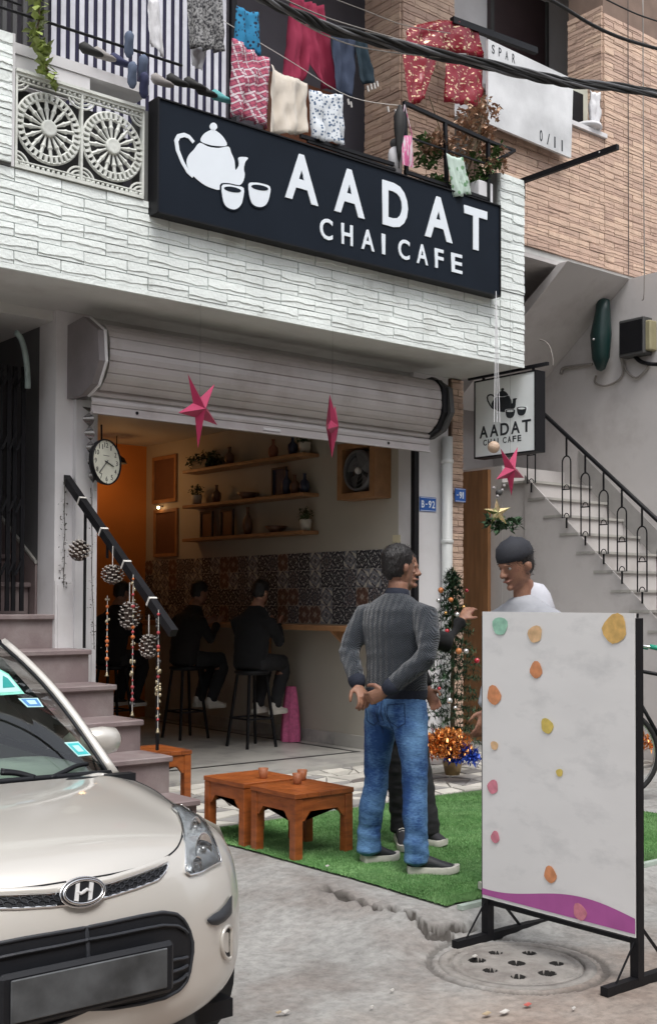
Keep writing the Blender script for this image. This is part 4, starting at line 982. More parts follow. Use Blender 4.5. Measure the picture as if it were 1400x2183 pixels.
# lower outside staircase
ns = thing('outside_staircase', 'pale outside staircase of the neighbouring house descending towards the street', 'staircase', (9.6, 6.5, 0))
RS = [(7.92-.205*k, 2.70-.187*k) for k in range(15)]
for k, (y, z) in enumerate(RS):
    yb = RS[k-1][0]+.02 if k else 8.3
    if z < .05: break
    nsh = .0
    MB().box(9.152, y+.02, -.1, 10.149, yb-.0, z-.026).build('riser', M_['stair_wall'], ns)
    MB().box(9.13, y, z-.025, 10.149, yb+.0, z).build('tread', M_['marble'], ns)
MB().box(9.15, 8.302, -.1, 10.149, 9.349, 2.88).build('landing', M_['stair_wall'], ns)
sk = mat('grey_stair_skirting', (.30,.29,.28), .6)
MB().prism([(10.148,8.1,2.80),(10.148,5.3,.25),(10.148,5.3,.55),(10.148,8.1,3.10)], (-.012,0,0)).build('wall_skirting', sk, ns)
MB().prism([(9.148,7.99,2.76),(9.148,5.2,.2),(9.148,5.2,-.08),(9.148,7.99,-.08)], (-.010,0,0)).build('side_facing', M_['stair_wall'], ns)
# railing with arched balusters
rl = thing('stair_railing', 'black iron railing with arched balusters on the outside staircase', 'railing', (9.1, 6.8, 1.5))
RX = 9.10
rpa, rpb = at(1165,888,X=RX), at(1400,1108,X=RX); dd = (rpb-rpa).normalized()
MB().tube([rpa-dd*.2, rpb+dd*1.2], .022, 8).build('handrail', M_['black_metal'], rl, smooth=True)
slope = dd.z/dd.y
def bal(px, ptop, parc, pbot, pst):
    y = at(px, ptop, X=RX).y; zt, za, zb, zs = [at(px, q, X=RX).z for q in (ptop, parc, pbot, pst)]
    w = .052; r = .0075
    MB().bar((RX,y,zt),(RX,y,za),.014,.014).build('baluster_stem', M_['black_metal'], rl)
    pts = [(RX,y-w,zb),(RX,y-w,za-w*1.2)]+[(RX,y-w*math.cos(t),za-w*1.2+w*1.2*math.sin(t)) for t in [i*math.pi/8 for i in range(1,8)]]+[(RX,y+w,za-w*1.2),(RX,y+w,zb)]
    MB().tube(pts, r, 6, closed=True).build('baluster_loop', M_['black_metal'], rl)
    zm = zb+(za-zb)*.46
    mb = MB().bar((RX,y-w,zm),(RX,y+w,zm),.010,.010)
    for z_ in (zm, zb): mb.tube([(RX,y-w*.62*math.cos(t),z_+.045*math.sin(t)) for t in [i*math.pi/8 for i in range(9)]], .005, 5)
    mb.build('scroll', M_['black_metal'], rl)
    MB().bar((RX,y,zb),(RX,y,zs),.013,.013).build('baluster_stem', M_['black_metal'], rl)
for b_ in [(1132,870,900,1030,1050),(1207,930,972,1104,1126),(1247,968,1008,1143,1163),(1286,1007,1045,1181,1203),(1325,1042,1081,1218,1245),(1368,1081,1122,1262,1287)]: bal(*b_)
for k in range(1, 5): bal(1368+43*k, 1081+40*k, 1122+40*k, 1262+42*k, 1287+43*k)
# wood door under landing + yellow frame, in the side plane of the stairs
dr = thing('wooden_door', 'brown wooden door with yellow frame beyond the brick pier', 'door', (9.14, 8.8, 0))
MB().box(9.10, 8.46, 0, 9.145, 9.2, 2.85).build('panel', mat('varnished_door', (.27,.13,.055), .45, var=.25, scale=6, stretch=(3,3,.4)), dr)
MB().box(9.05, 8.98, 1.2, 9.10, 9.03, 2.5).build('frame', mat('yellow_frame', (.5,.36,.10), .5), dr)
# meters and cables on the side wall
mt = thing('electric_meter_box', 'dark electric meter box with glass on the wall under the upper flight', 'meter box', (10.05, 7.3, 4.1))
pA, pB_ = at(1318,684,X=10.0), at(1372,752,X=10.0)
MB().bbox(10.0, pB_.y, pB_.z, 10.149, pA.y, pA.z, .01).build('case', M_['dark_grey'], mt); MB().box(9.995, pB_.y+.02, pB_.z+.03, 10.0, pA.y-.02, pA.z-.03).build('window', M_['black_metal'], mt)
pA, pB_ = at(1374,684,X=10.05), at(1388,745,X=10.05)
MB().bbox(10.03, pB_.y, pB_.z, 10.149, pA.y, pA.z, .01).build('fuse_box', mat('fuse_ochre', (.30,.27,.16), .6), mt)
gb = thing('green_service_box', 'tall dark green rounded box hanging on the wall beside the meter', 'service box', (10.0, 7.7, 4.0))
pA, pB_ = at(1275,640,X=9.98), at(1280,785,X=9.98); cyg = pA.y
MB().loft([(10.02,cyg,pB_.z),(10.02,cyg,pB_.z+.12),(10.02,cyg,(pA.z+pB_.z)/2),(10.03,cyg-.02,pA.z-.1),(10.03,cyg-.02,pA.z)], [(.04,.05),(.08,.10),(.10,.12),(.08,.075),(.06,.08)]).build('body', mat('dark_green_box', (.008,.030,.028), .35), gb, smooth=True)
MB().ball((9.90,cyg+.0,pB_.z+.3), .012, 6).build('seal', M_['white_metal'], gb)
def cable(lab, pts, r, m=None, name='cable', X=None, cat='cable', group=None):
    P = [at(*p, X=X) for p in pts] if X is not None else [Vector(p) for p in pts]
    o = MB().tube(smoothpath(P), r, 6).build(name, m or M_['black_metal'], loc=P[0], smooth=True); tag(o, lab, cat, group); return o
def smoothpath(P, k=5):
    Q = []; n = len(P)
    for i in range(n-1):
        a = P[max(i-1,0)]; b = P[i]; c = P[i+1]; e = P[min(i+2,n-1)]
        for j in range(k):
            t = j/k; Q.append(.5*((2*b)+(c-a)*t+(2*a-5*b+4*c-e)*t*t+(3*b-a-3*c+e)*t**3))
    Q.append(P[-1]); return Q
wm = mat('grey_cable', (.25,.23,.21), .6)
cable('brown cable on the wall leading left from the green box', [(1195,798),(1200,785),(1225,780),(1262,776)], .018, wm, X=10.12)
cable('cable loop hanging under the green box', [(1270,800),(1268,815),(1290,822),(1318,810),(1328,790),(1322,760)], .012, wm, X=10.12)
cable('cable loop hanging under the meter box', [(1325,760),(1335,790),(1355,805),(1375,790),(1385,772)], .012, wm, X=10.12)
cable('thick dark cable leaving the meter to the right', [(1350,755),(1365,770),(1390,776),(1420,776)], .022, M_['black_metal'], X=10.10)
cable('thin wire hanging beside the tan wall', [(1370,-5),(1371,300),(1373,600),(1368,640)], .006, M_['rubber'] if 0 else wm, X=9.4)
cable('thin curled wire above the hanging sign', [(1178,780),(1178,765),(1172,740),(1162,728),(1150,724)], .006, wm, X=9.0)
# ================================================================== BALCONY
jm = mat('white_cast_lattice', (.66,.68,.64), .7, var=.08, scale=6, bump=.2, col2=(.48,.49,.45), c2scale=9, c2lo=.5, c2hi=.72)
LX0, LX1, LZ0, LZ1, LY = 3.18, 4.12, 4.224, 4.84, 7.03
MB().box(LX0, LY, LZ1-.02, LX1, LY+.05, LZ1).build('frame_bar', jm, cafe); MB().box(LX0, LY, LZ0, LX1, LY+.05, LZ0+.02).build('frame_bar', jm, cafe); lat = MB().box(LX0, LY-.012, LZ1, LX1, LY+.08, LZ1+.02).build('lattice_panel', jm, cafe)
pw2 = (LX1-LX0)/2
for k in range(2):
    xc = LX0+pw2*(k+.5); zc = (LZ0+LZ1)/2; RO = .226
    def circ(r, n=40): return [(xc+r*math.cos(t), LY+.02, zc+r*math.sin(t)) for t in [i*2*math.pi/n for i in range(n)]]
    w = MB().tube(circ(RO), .010, 6, closed=True).tube(circ(RO-.045), .009, 6, closed=True)
    for i in range(34):
        a = i*2*math.pi/34; w.bar((xc+(RO-.045)*math.cos(a), LY+.02, zc+(RO-.045)*math.sin(a)), (xc+RO*math.cos(a), LY+.02, zc+RO*math.sin(a)), .03, .018)
    w.build('wheel_ring', jm, lat, smooth=False)
    for i in range(16):
        a = i*2*math.pi/16+.1; d = Vector((math.cos(a),0,math.sin(a))); c = Vector((xc, LY+.02, zc))
        MB().tube([c+d*r for r in (.05,.075,.11,.125,.14,.18)], [.007,.008,.013,.018,.012,.013], 6).build('spoke', jm, lat)
    MB().lathe([(.055,LY+.035),(.055,LY+.002),(.045,LY-.004),(.03,LY+.002),(.0001,LY-.006)], 20, (xc,0,zc), 'Y').build('hub', jm, lat, smooth=True)
    for qx, qz in ((-1,-1),(1,-1),(-1,1),(1,1)):
        cx_, cz_ = xc+qx*(pw2/2-.012), zc+qz*.285
        s_ = MB()
        for r in (.035,.062,.088): s_.tube([(cx_-qx*r*math.cos(t), LY+.02, cz_-qz*r*math.sin(t)) for t in [i*math.pi/2/8 for i in range(9)]], .008, 5)
        s_.build('corner_scroll', jm, lat)
for z in (LZ0+.03, LZ1-.03):
    mb = MB()
    for i in range(26): mb.ball((LX0+.018+(LX1-LX0-.036)*i/25, LY+.015, z), .0125, 6)
    mb.build('bead_row', jm, lat)
for z in (LZ0+.05, LZ1-.05): MB().box(LX0, LY+.01, z-.004, LX1, LY+.03, z+.004).build('rail', jm, lat)
for x in (LX0, LX0+pw2-.008, LX1-.012): MB().box(x, LY+.0005, LZ0+.0205, x+.014, LY+.04, LZ1-.0205).build('rail', jm, lat)
MB().box(2.5, 7.32, 4.0, 4.12, 7.36, 4.86).build('inner_parapet', M_['dark_grey'], cafe)
# upper wall and brick pier of cafe
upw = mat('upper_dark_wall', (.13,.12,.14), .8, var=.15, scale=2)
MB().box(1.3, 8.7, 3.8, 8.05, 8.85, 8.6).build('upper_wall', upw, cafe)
MB().box(1.3, 7.0, 7.9, 8.05, 9.0, 8.1).build('roof_slab', M_['plaster_grey'], cafe)
MB().box(1.3, OY+.34, 3.75, 8.05, 8.7, 4.1).build('balcony_floor', M_['plaster_grey'], cafe)
up = MB().box(7.29, 7.85, 4.1, 7.965, 8.35, 7.9).build('upper_brick_pier', M_['tan_mortar'], cafe)
lay(up, TB, TH, 7.29, 7.965, 4.75, 7.55, 7.85, .30, .082, 31)
lay(up, TB, TH, 7.85, 8.34, 4.75, 7.4, 7.29, .25, .082, 32, face='x')
MB().box(6.35, 8.66, 4.1, 7.2, 8.699, 6.35).build('door', mat('brown_upper_door', (.20,.07,.03), .5), cafe)
MB().box(6.3, 8.63, 4.6, 6.75, 8.659, 5.65).build('window', M_['dark_grey'], cafe)
# white coping ledge at left with things on it
lp0, lp1 = at(30,72,Y=7.22), at(330,205,Y=7.22)
o = MB().bar((2.6,7.22,5.03), (4.2,7.22,5.03), .22, .07).build('ledge', M_['plaster_white'], cafe)
o = MB().box(2.9, 7.12, 4.86, 3.75, 7.25, 4.99).build('ledge_upstand', M_['plaster_white'], cafe)
# rod
cable('dark bamboo rod leaning across the left of the balcony', [(-10,12),(60,30),(190,80),(385,138)], .010, M_['black_metal'], name='rod', X=None) if 0 else None
pA, pB_ = at(-5,12,Y=6.98), at(388,139,Y=6.98)
o = MB().tube([pA, pB_], .010, 7).build('laundry_rod', M_['black_metal'], loc=pA); tag(o, 'dark knotted rod running across the striped screen at the left of the balcony', 'rod')
pA, pB_ = at(-5,-25,Y=6.99), at(300,75,Y=6.99)
o = MB().tube([at(-5,-8,Y=7.0), at(45,10,Y=7.0)], .009, 6).build('laundry_rod', M_['black_metal'], loc=pA); tag(o, 'short dark rod at the upper left corner of the balcony', 'rod')
# slatted screen
scn = thing('slatted_screen', 'tall screen of vertical white slats on navy behind the balcony laundry', 'screen', (4.4, 7.75, 5.2))
slm = mat('white_slat', (.70,.70,.76), .6, rand=.05); nav = mat('navy_cloth', (.018,.016,.05), .8)
xa, xb = at(110,90,Y=7.75).x, at(474,90,Y=7.75).x
MB().box(xa, 7.765, 4.9, xb+.03, 7.78, 7.2).build('backing', nav, scn)
ns_ = 21; me_ = mesh_of(MB().bbox(0, 0, 0, .040, .010, 2.2, .003), 'slat', slm)
for i in range(ns_): piece('slat', me_, (xa+(xb-xa)*i/(ns_-1), 7.752, 4.93), scn)
MB().box(xb+.07, 7.72, 4.9, xb+.12, 7.76, 7.2).build('post', M_['black_metal'], scn)
for i in range(5):
    x = at(8+22*i,40,Y=7.4).x; MB().bar((x,7.4,5.2),(x,7.4,6.6),.03,.03).build('upright', M_['dark_grey'], scn)
MB().box(2.6, 7.45, 4.95, xa-.02, 7.5, 5.2).build('lower_board', M_['plaster_white'], scn)

def pattern(name, kind):
    m = bpy.data.materials.new(name); m.use_nodes = True; N, L = m.node_tree.nodes, m.node_tree.links; B = N['Principled BSDF']; B.inputs['Roughness'].default_value = .9
    g = N.new('ShaderNodeNewGeometry'); mp = N.new('ShaderNodeMapping'); L.new(g.outputs['Position'], mp.inputs[0])
    def mix(f, a, b):
        q = N.new('ShaderNodeMix'); q.data_type = 'RGBA'; L.new(f, q.inputs[0])
        for i, v in ((6, a), (7, b)):
            if isinstance(v, tuple): q.inputs[i].default_value = (*v, 1)
            else: L.new(v, q.inputs[i])
        return q.outputs[2]
    def ramp(src, lo, hi):
        r = N.new('ShaderNodeMapRange'); r.inputs['From Min'].default_value = lo; r.inputs['From Max'].default_value = hi; L.new(src, r.inputs[0]); return r.outputs[0]
    if kind == 'plaid':
        mp.inputs['Rotation'].default_value = (0, R_(18), 0); out = (.46,.10,.16)
        for d, sc in (('X', 6.5), ('Z', 5.5)):
            w = N.new('ShaderNodeTexWave'); w.bands_direction = d; w.inputs['Scale'].default_value = sc; w.inputs['Distortion'].default_value = .3; L.new(mp.outputs[0], w.inputs[0])
            out = mix(ramp(w.outputs['Fac'], .86, .93), out, (.62,.55,.58))
            w2 = N.new('ShaderNodeTexWave'); w2.bands_direction = d; w2.inputs['Scale'].default_value = sc*2.1; L.new(mp.outputs[0], w2.inputs[0])
            out = mix(ramp(w2.outputs['Fac'], .9, .95), out, (.20,.05,.10))
    elif kind in ('floral', 'leafy', 'tealprint', 'leopard'):
        v = N.new('ShaderNodeTexVoronoi'); v.inputs['Scale'].default_value = {'floral':38,'leafy':18,'tealprint':30,'leopard':26}[kind]; L.new(mp.outputs[0], v.inputs['Vector'])
        c = {'floral':((.06,.11,.20),(.66,.70,.74)),'leafy':((.15,.30,.16),(.50,.62,.55)),'tealprint':((.01,.02,.05),(.02,.20,.38)),'leopard':((.03,.03,.03),(.45,.45,.42))}[kind]
        out = mix(ramp(v.outputs['Distance'], .28, .40), *c)
    elif kind == 'knit':
        n_ = N.new('ShaderNodeTexNoise'); n_.inputs['Scale'].default_value = 60; L.new(mp.outputs[0], n_.inputs[0]); out = mix(ramp(n_.outputs['Fac'], .4, .6), (.03,.03,.035), (.30,.30,.30))
    elif kind == 'gotta':
        n_ = N.new('ShaderNodeTexNoise'); n_.inputs['Scale'].default_value = 26; n_.inputs['Detail'].default_value = 4; mp.inputs['Scale'].default_value = (1, 1, 2); L.new(mp.outputs[0], n_.inputs[0])
        f = ramp(n_.outputs['Fac'], .585, .62); out = mix(f, (.24,.006,.02), (.80,.60,.38)); L.new(f, B.inputs['Metallic']); B.inputs['Roughness'].default_value = .35
    L.new(out, B.inputs['Base Color']); return m
P_ = {k: pattern('cloth_'+k, k) for k in ('plaid','floral','leafy','tealprint','knit','gotta','leopard')}
cream = mat('cream_towel', (.64,.58,.50), .95, var=.05, bump=.4, bscale=300, sheen=.4)
maroon = mat('maroon_cloth', (.28,.02,.06), .9, var=.1, scale=3)
navyc = mat('navy_garment', (.035,.05,.09), .9, var=.15, scale=4); navyd = mat('dark_teal_garment', (.012,.03,.045), .9)
whitec = mat('white_cloth', (.66,.66,.68), .9, var=.06)
def cloth(name, lab, TL, TR, BR, BL, Y, m, folds=3, amp=.02, nu=28, nv=20, fray=0, seed=0, shape=None, cat='laundry', group=None):
    a, b, c, d = [at(*p, Y=Y) for p in (TL, TR, BR, BL)]; r = random.Random(seed); ph = r.uniform(0, 6)
    def fn(u, v):
        p = (a.lerp(b, u)).lerp(d.lerp(c, u), v)
        k = .35+.65*v
        y = amp*k*math.sin(u*folds*6.283+ph+v*.8)+amp*.6*k*math.sin(u*folds*2.3*6.283+ph*2-v*1.5)+amp*.9*mnoise.noise(Vector((u*5, v*4+u*2, seed)))+amp*.35*mnoise.noise(Vector((u*14, v*9, seed)))
        zz = -.020*math.sin(u*math.pi)*(1-v)+(.008*math.sin(u*folds*6.283+ph)*v)
        q = p+Vector((0, y, zz))
        if fray and v == 1: q.z -= fray*(.5+.5*r.random())
        if shape: q = shape(q, u, v, a, b, c, d)
        return q
    o = MB().grid(fn, nu, nv).build(name, m, loc=a, smooth=True); o.modifiers.new('t', 'SOLIDIFY').thickness = .002
    tag(o, lab, cat, group); return o
G = 'laundry hung on the balcony'
cloth('checked_cloth', 'pink and white checked cloth hanging first along the balcony', (497,78),(576,125),(574,268),(497,242), 7.0, P_['plaid'], 3, .034, 22, 14, .02, 1, group=G)
cloth('cream_towel', 'plain cream towel between the checked cloth and the floral cloth', (577,137),(657,176),(656,284),(576,287), 6.98, cream, 1.5, .03, 20, 12, 0, 2, group=G)
cloth('floral_cloth', 'white cloth with small blue flowers hanging over the sign', (661,188),(732,200),(736,309),(668,296), 6.98, P_['floral'], 2, .024, 18, 12, 0, 3, group=G)
cloth('printed_scarf', 'teal and black printed scarf hanging above the checked cloth', (505,10),(552,24),(557,118),(503,95), 7.1, P_['tealprint'], 2, .02, 12, 10, 0, 4, group=G)
cloth('knitted_top', 'dark grey knitted top hanging before the striped screen', (398,-12),(474,-8),(474,106),(400,92), 7.2, P_['knit'], 3, .025, 16, 14, .03, 5, group=G)
cloth('white_garment', 'narrow white garment hanging before the striped screen', (312,-10),(338,-8),(350,118),(318,85), 7.25, whitec, 1.5, .02, 10, 12, .02, 6, group=G)
cloth('white_garment', 'white cloth scrap hanging below the dark knitted top', (404,88),(442,98),(428,146),(412,136), 7.3, whitec, 1.5, .02, 8, 8, .02, 7, group=G)
def split_legs(q, u, v, a, b, c, d):
    if v > .45: q.z += 0; q.x += (.05*(v-.45)*(1 if u > .5 else -1)); q.z += .30*max(0, .10-abs(u-.5))*10*(v-.45)
    return q
cloth('maroon_garment', 'large maroon garment hanging at the back of the balcony', (620,-20),(690,10),(712,190),(615,170), 7.6, maroon, 2.5, .04, 26, 18, 0, 8, split_legs, group=G)
cloth('navy_trousers', 'navy blue trousers hanging beside the maroon garment', (705,55),(762,75),(752,208),(712,196), 7.5, navyc, 1.5, .03, 16, 14, 0, 9, group=G)
cloth('dark_jacket', 'dark teal jacket sleeve hanging beside the navy trousers', (755,72),(782,86),(803,180),(764,176), 7.45, navyd, 1.5, .03, 12, 12, 0, 10, group=G)
# pink checked lower cloth's pegs
PEGL = ['leftmost clothes peg of the four below the dark jacket','second clothes peg of the four below the dark jacket','third clothes peg of the four below the dark jacket','rightmost clothes peg of the four below the dark jacket','left clothes peg of the pair beside the floral cloth','right clothes peg of the pair beside the floral cloth','clothes peg just left of the folded umbrella','clothes peg farther left of the folded umbrella']
pegm = mat('peg_white', (.6,.58,.55), .6)
for k, (px, py) in enumerate([(783,182),(790,178),(797,176),(803,172),(741,210),(747,216),(842,232),(826,226)]):
    p = at(px, py, Y=7.4); o = MB().bar(p, p+Vector((.012,0,-.045)), .012, .012).build('clothes_peg', pegm, loc=p); tag(o, PEGL[k], 'clothes peg', 'clothes pegs on the balcony line')
pA = [(520,58),(620,120),(740,208),(850,228)]
cable('washing line sagging across the balcony', [at(470,40,Y=7.4), at(620,130,Y=7.4), at(745,205,Y=7.4), at(860,225,Y=7.4)], .003, M_['rope'], name='washing_line')
# red decorated drape: one cloth per hanging
cloth('red_drape', 'upper swag of red and gold drape on the brick pier', (868,60),(1018,60),(1028,122),(858,112), 7.55, P_['gotta'], 3, .03, 24, 8, .02, 11, lambda q, u, v, *k: q+Vector((0,0,.10*math.sin(u*math.pi)*(1-v)+.06*math.sin(u*math.pi)*v)), cat='drape', group='red and gold drapes on the brick pier')
cloth('red_drape', 'left hanging panel of red and gold drape on the brick pier', (858,112),(935,116),(905,205),(868,225), 7.53, P_['gotta'], 2, .02, 16, 12, .03, 12, cat='drape', group='red and gold drapes on the brick pier')
cloth('red_drape', 'right hanging panel of red and gold drape above the dry vine', (952,124),(1030,140),(1030,225),(950,212), 7.5, P_['gotta'], 2, .02, 16, 12, .03, 13, cat='drape', group='red and gold drapes on the brick pier')
cloth('green_cloth', 'small pale green printed cloth hanging over the end of the sign', (952,325),(985,334),(1003,412),(968,418), 6.93, P_['leafy'], 1.5, .015, 12, 12, .01, 14, group=G)
cloth('window_cloth', 'long white cloth hanging at the neighbour window', (1256,190),(1280,195),(1276,275),(1260,272), 7.56, whitec, 2, .03, 10, 12, .02, 15)
# railing of the balcony above the sign
br = thing('balcony_railing', 'black iron railing on the balcony above the sign', 'railing', (7, 6.99, 4.95))
def rl_(a, b, w=.028, nm='rail', Y=7.0): MB().bar(at(*a, Y=Y), at(*b, Y=Y), w, w).build(nm, M_['black_metal'], br)
rl_((640,289),(838,350)); rl_((655,300),(842,362), .02); rl_((860,218),(1062,310), .03); rl_((862,365),(1040,425)); rl_((866,290),(1040,350), .014)
for a, b in (((862,216),(866,372)),((948,256),(952,405)),((1040,296),(1040,438))): rl_(a, b, .028, 'post')
rl_((1040,300),(1097,320), .022, Y=6.99); MB().bar(at(1097,320,Y=6.99), at(1060,345,Y=7.3), .022, .022).build('rail', M_['black_metal'], br)
rl_((1048,345),(1095,320), .02, Y=6.99)
# long iron bracket on white corner
ib = thing('iron_bracket', 'black iron angle bar projecting from the top of the white corner pier', 'bracket', (8.05, 7.05, 5.27))
MB().bar((8.07, 7.10, 5.275), (8.07, 6.03, 5.275), .035, .045).build('bar', M_['black_metal'], ib); MB().bar((8.07,7.062,5.26),(8.07,7.062,5.10),.02,.02).build('foot', M_['black_metal'], ib)
MB().lathe([(.007,0),(.007,-.003)], 8, (8.045,6.2,5.275), 'X').build('bolt', M_['white_metal'], ib)
# umbrella, bag, white can
t = thing('folded_umbrella', 'folded black umbrella hanging from the balcony railing', 'umbrella', at(850,230,Y=6.97))
a, b = at(852,222,Y=6.96), at(850,345,Y=6.96); MB().tube([a, a.lerp(b,.2), a.lerp(b,.45), a.lerp(b,.8), b], [.008,.05,.045,.022,.006], 9).build('canopy', M_['rubber'], t, smooth=True); MB().tube([b, b+Vector((0,0,-.05))], .006, 6).build('tip', M_['black_metal'], t)
t = thing('small_pink_bag', 'small pink and white striped bag hanging by long straps from the railing', 'bag', at(866,330,Y=6.94))
a, b, c, d = [at(*p, Y=6.94) for p in ((854,288),(878,288),(881,357),(858,350))]
pks = mat('pink_stripe_bag', (.62,.12,.30), .6, col2=(.65,.55,.60), c2scale=22, c2lo=.48, c2hi=.52, stretch=(3,1,.4)); MB().grid(lambda u, v: a.lerp(b,u).lerp(d.lerp(c,u),v)+Vector((0,-.02*math.sin(u*3.14)*math.sin(v*3.14),0)), 8, 8).build('pouch', pks, t, smooth=True)
for q in (a, b): MB().tube([q, at(862,222,Y=6.95)], .004, 5).build('strap', pks, t)
t = thing('white_can', 'white plastic can with dark rounded lid standing on the balcony edge', 'can', at(842,370,Y=7.02))
c = at(842,371,Y=7.04); MB().lathe([(.055,0),(.058,.16),(.05,.20),(.03,.22)], 20, c).build('can', whitec, t, smooth=True); MB().ball(c+Vector((0,0,.255)), .045, 12, (1,1,.9)).build('lid', M_['dark_grey'], t, smooth=True)
o = MB().bbox(7.42, 7.0, 4.925, 7.60, 7.12, 5.12, .008).build('white_box', whitec, loc=(7.5,7.05,4.93)); tag(o, 'white box standing on the balcony edge under the dry vine', 'box')
# shoes on the ledge
shc = [M_['rubber'], mat('shoe_blue_grey', (.10,.13,.20), .8), mat('shoe_grey', (.30,.28,.27), .8), mat('shoe_navy', (.03,.035,.09), .8), mat('shoe_teal', (.10,.35,.36), .7)]
def shoe_simple(p, d, m, lab, L_=.24, up=(0,0,1)):
    d = Vector(d).normalized(); P = [p+d*L_*f for f in (0,.12,.35,.55,.8,1)]; up = Vector(up)
    P = [q+up*h for q, h in zip(P, (.035,.042,.034,.024,.018,.014))]
    o = MB().loft(P, [(.024,.030),(.030,.042),(.028,.034),(.034,.024),(.036,.018),(.018,.010)], 12, d.cross(up)).build('shoe', m, loc=p, smooth=True); tag(o, lab, 'shoe', 'shoes drying on the balcony ledge'); return o
for (px, py, dx, c, lab) in [(172,112,.8,0,'black shoe lying on the left part of the ledge'),(200,122,.9,2,'grey and white shoe lying on the ledge'),(236,135,.9,3,'navy shoe lying on the ledge'),(325,178,.8,2,'pale grey shoe lying on the ledge near the sign corner'),(358,178,.7,0,'black shoe standing beside the pale grey shoe above the sign'),(395,185,.7,0,'black shoe above the left part of the sign'),(420,200,.8,0,'black shoe above the teapot on the sign'),(452,212,.8,4,'teal shoe lying above the sign')]:
    p = at(px, py, Y=7.12); shoe_simple(p, (dx, -.25, -.02), shc[c], lab, .15)
for (px, py, c, lab) in [(268,85,1,'blue grey shoe hanging from the rod by its lace'),(275,150,1,'blue grey sandal hanging lowest below the rod'),(298,135,1,'blue grey shoe hanging beside the sandal'),(300,172,3,'navy cloth bit hanging beside the sign corner')]:
    p = at(px, py-10, Y=6.95); shoe_simple(p, (.12, 0, -1), shc[c], lab, .15, up=(0,-1,0))
    
# vine on balcony: dry brown part and green part
vb = mat('dry_vine_leaf', (.34,.20,.13), .8, var=.45, scale=25, col2=(.55,.42,.30), c2scale=30); vg = mat('green_vine_leaf', (.06,.12,.03), .6, var=.5, scale=25)
t = thing('potted_vine', 'half dried potted vine climbing the balcony corner rails', 'plant', at(990,400,Y=7.15))
mb = MB(); mg = MB(); stems = MB(); q = random.Random(4)
for k in range(26):
    px, py = q.uniform(905,1052), q.uniform(205,330); py = max(py, 340-(px-890)*1.0) if px < 1000 else py
    foliage(mb, at(px, py, Y=7.12+q.uniform(-.1,.15)), .085, 34, .055, k, droop=.05)
for k in range(22):
    px = q.uniform(895,1050); py = q.uniform(300,400)
    foliage(mg if px < 1000 or q.random() < .5 else mb, at(px, py, Y=7.15+q.uniform(-.1,.15)), .07, 32, .06, 50+k)
for k in range(14): foliage(mb if k % 2 else mg, at(q.uniform(1040,1075), q.uniform(310,360), Y=6.97), .04, 16, .045, 90+k)
for k in range(12):
    a = at(q.uniform(930,1020), 410, Y=7.15); b = at(q.uniform(910,1050), q.uniform(200,300), Y=7.12); stems.tube(smoothpath([a, a.lerp(b,.5)+Vector((q.uniform(-.08,.08),0,0)), b], 4), .005, 5)
mb.build('dry_leaves', vb, t); mg.build('green_leaves', vg, t); stems.build('stems', mat('vine_stem', (.12,.09,.05), .8), t)
t = thing('trailing_vine', 'thin green vine trailing down over the white lattice at the left', 'plant', at(90,10,Y=6.96)); mb = MB(); s_ = MB()
P = [at(*p, Y=6.96) for p in ((78,-20),(84,30),(78,75),(92,105),(98,140),(108,170))]; s_.tube(smoothpath(P), .006, 6); 
for k, p in enumerate(smoothpath(P)): foliage(mb, p, .035, 5, .075, 200+k)
mb.build('leaves', mat('yellow_green_leaf', (.24,.30,.08), .5, var=.3, scale=20), t); s_.build('stem', MATS['vine_stem'], t)

# neighbour sign board and window
t = thing('balcony_board', 'tilted white lettered board hanging on the neighbour balcony, its middle too faded to read', 'sign board', at(1130,220,Y=7.5))
BY = 7.46
q4 = [at(*p, Y=BY) for p in ((1040,82),(1222,168),(1217,336),(1040,262))]
MB().prism(q4, (0,.03,0)).build('board', mat('faded_board', (.60,.61,.62), .6, var=.25, scale=2.2), t)
ux = (q4[1]-q4[0]).normalized(); uz = Vector((0,0,1))
ux2 = Vector((1,0,(q4[1]-q4[0]).z/(q4[1]-q4[0]).x))
def skew_text(s, x0, y0, dx, h, w, m=inkm):
    for i, ch in enumerate(s):
        p = at(x0+dx[0]*i, y0+dx[1]*i, Y=BY-.001)
        text_piece(ch, 'letter', m, t, p, (1,0,ux2.z), (0,0,1), w, h, .001, .01)
skew_text('SPAR', 1048, 112, (14.5, 6.6), .085, .038); skew_text('0/11', 1150, 299, (15.5, 7.3), .11, .042)
b2 = MB().bar(at(963,42,Y=7.56), at(1142,108,Y=7.56), .05, .06).build('beam', M_['black_metal'], loc=at(963,42,Y=7.56)); tag(b2, 'black iron beam along the top of the neighbour balcony', 'beam')
t = thing('window_unit', 'grey window unit in the neighbour balcony beside the brick corner', 'window', (9.7, 7.9, 6.3))
MB().box(9.40, 7.78, 6.34, 9.915, 7.85, 6.9).build('frame', mat('cream_window_frame', (.55,.56,.48), .6), t); MB().box(9.45, 7.76, 6.36, 9.80, 7.779, 6.78).build('pane', M_['black_metal'], t)
MB().lathe([(.10,6.335),(.15,6.36),(.14,6.39),(.05,6.40)], 20, (9.72,7.64,0)).build('basin', whitec, t, smooth=True)

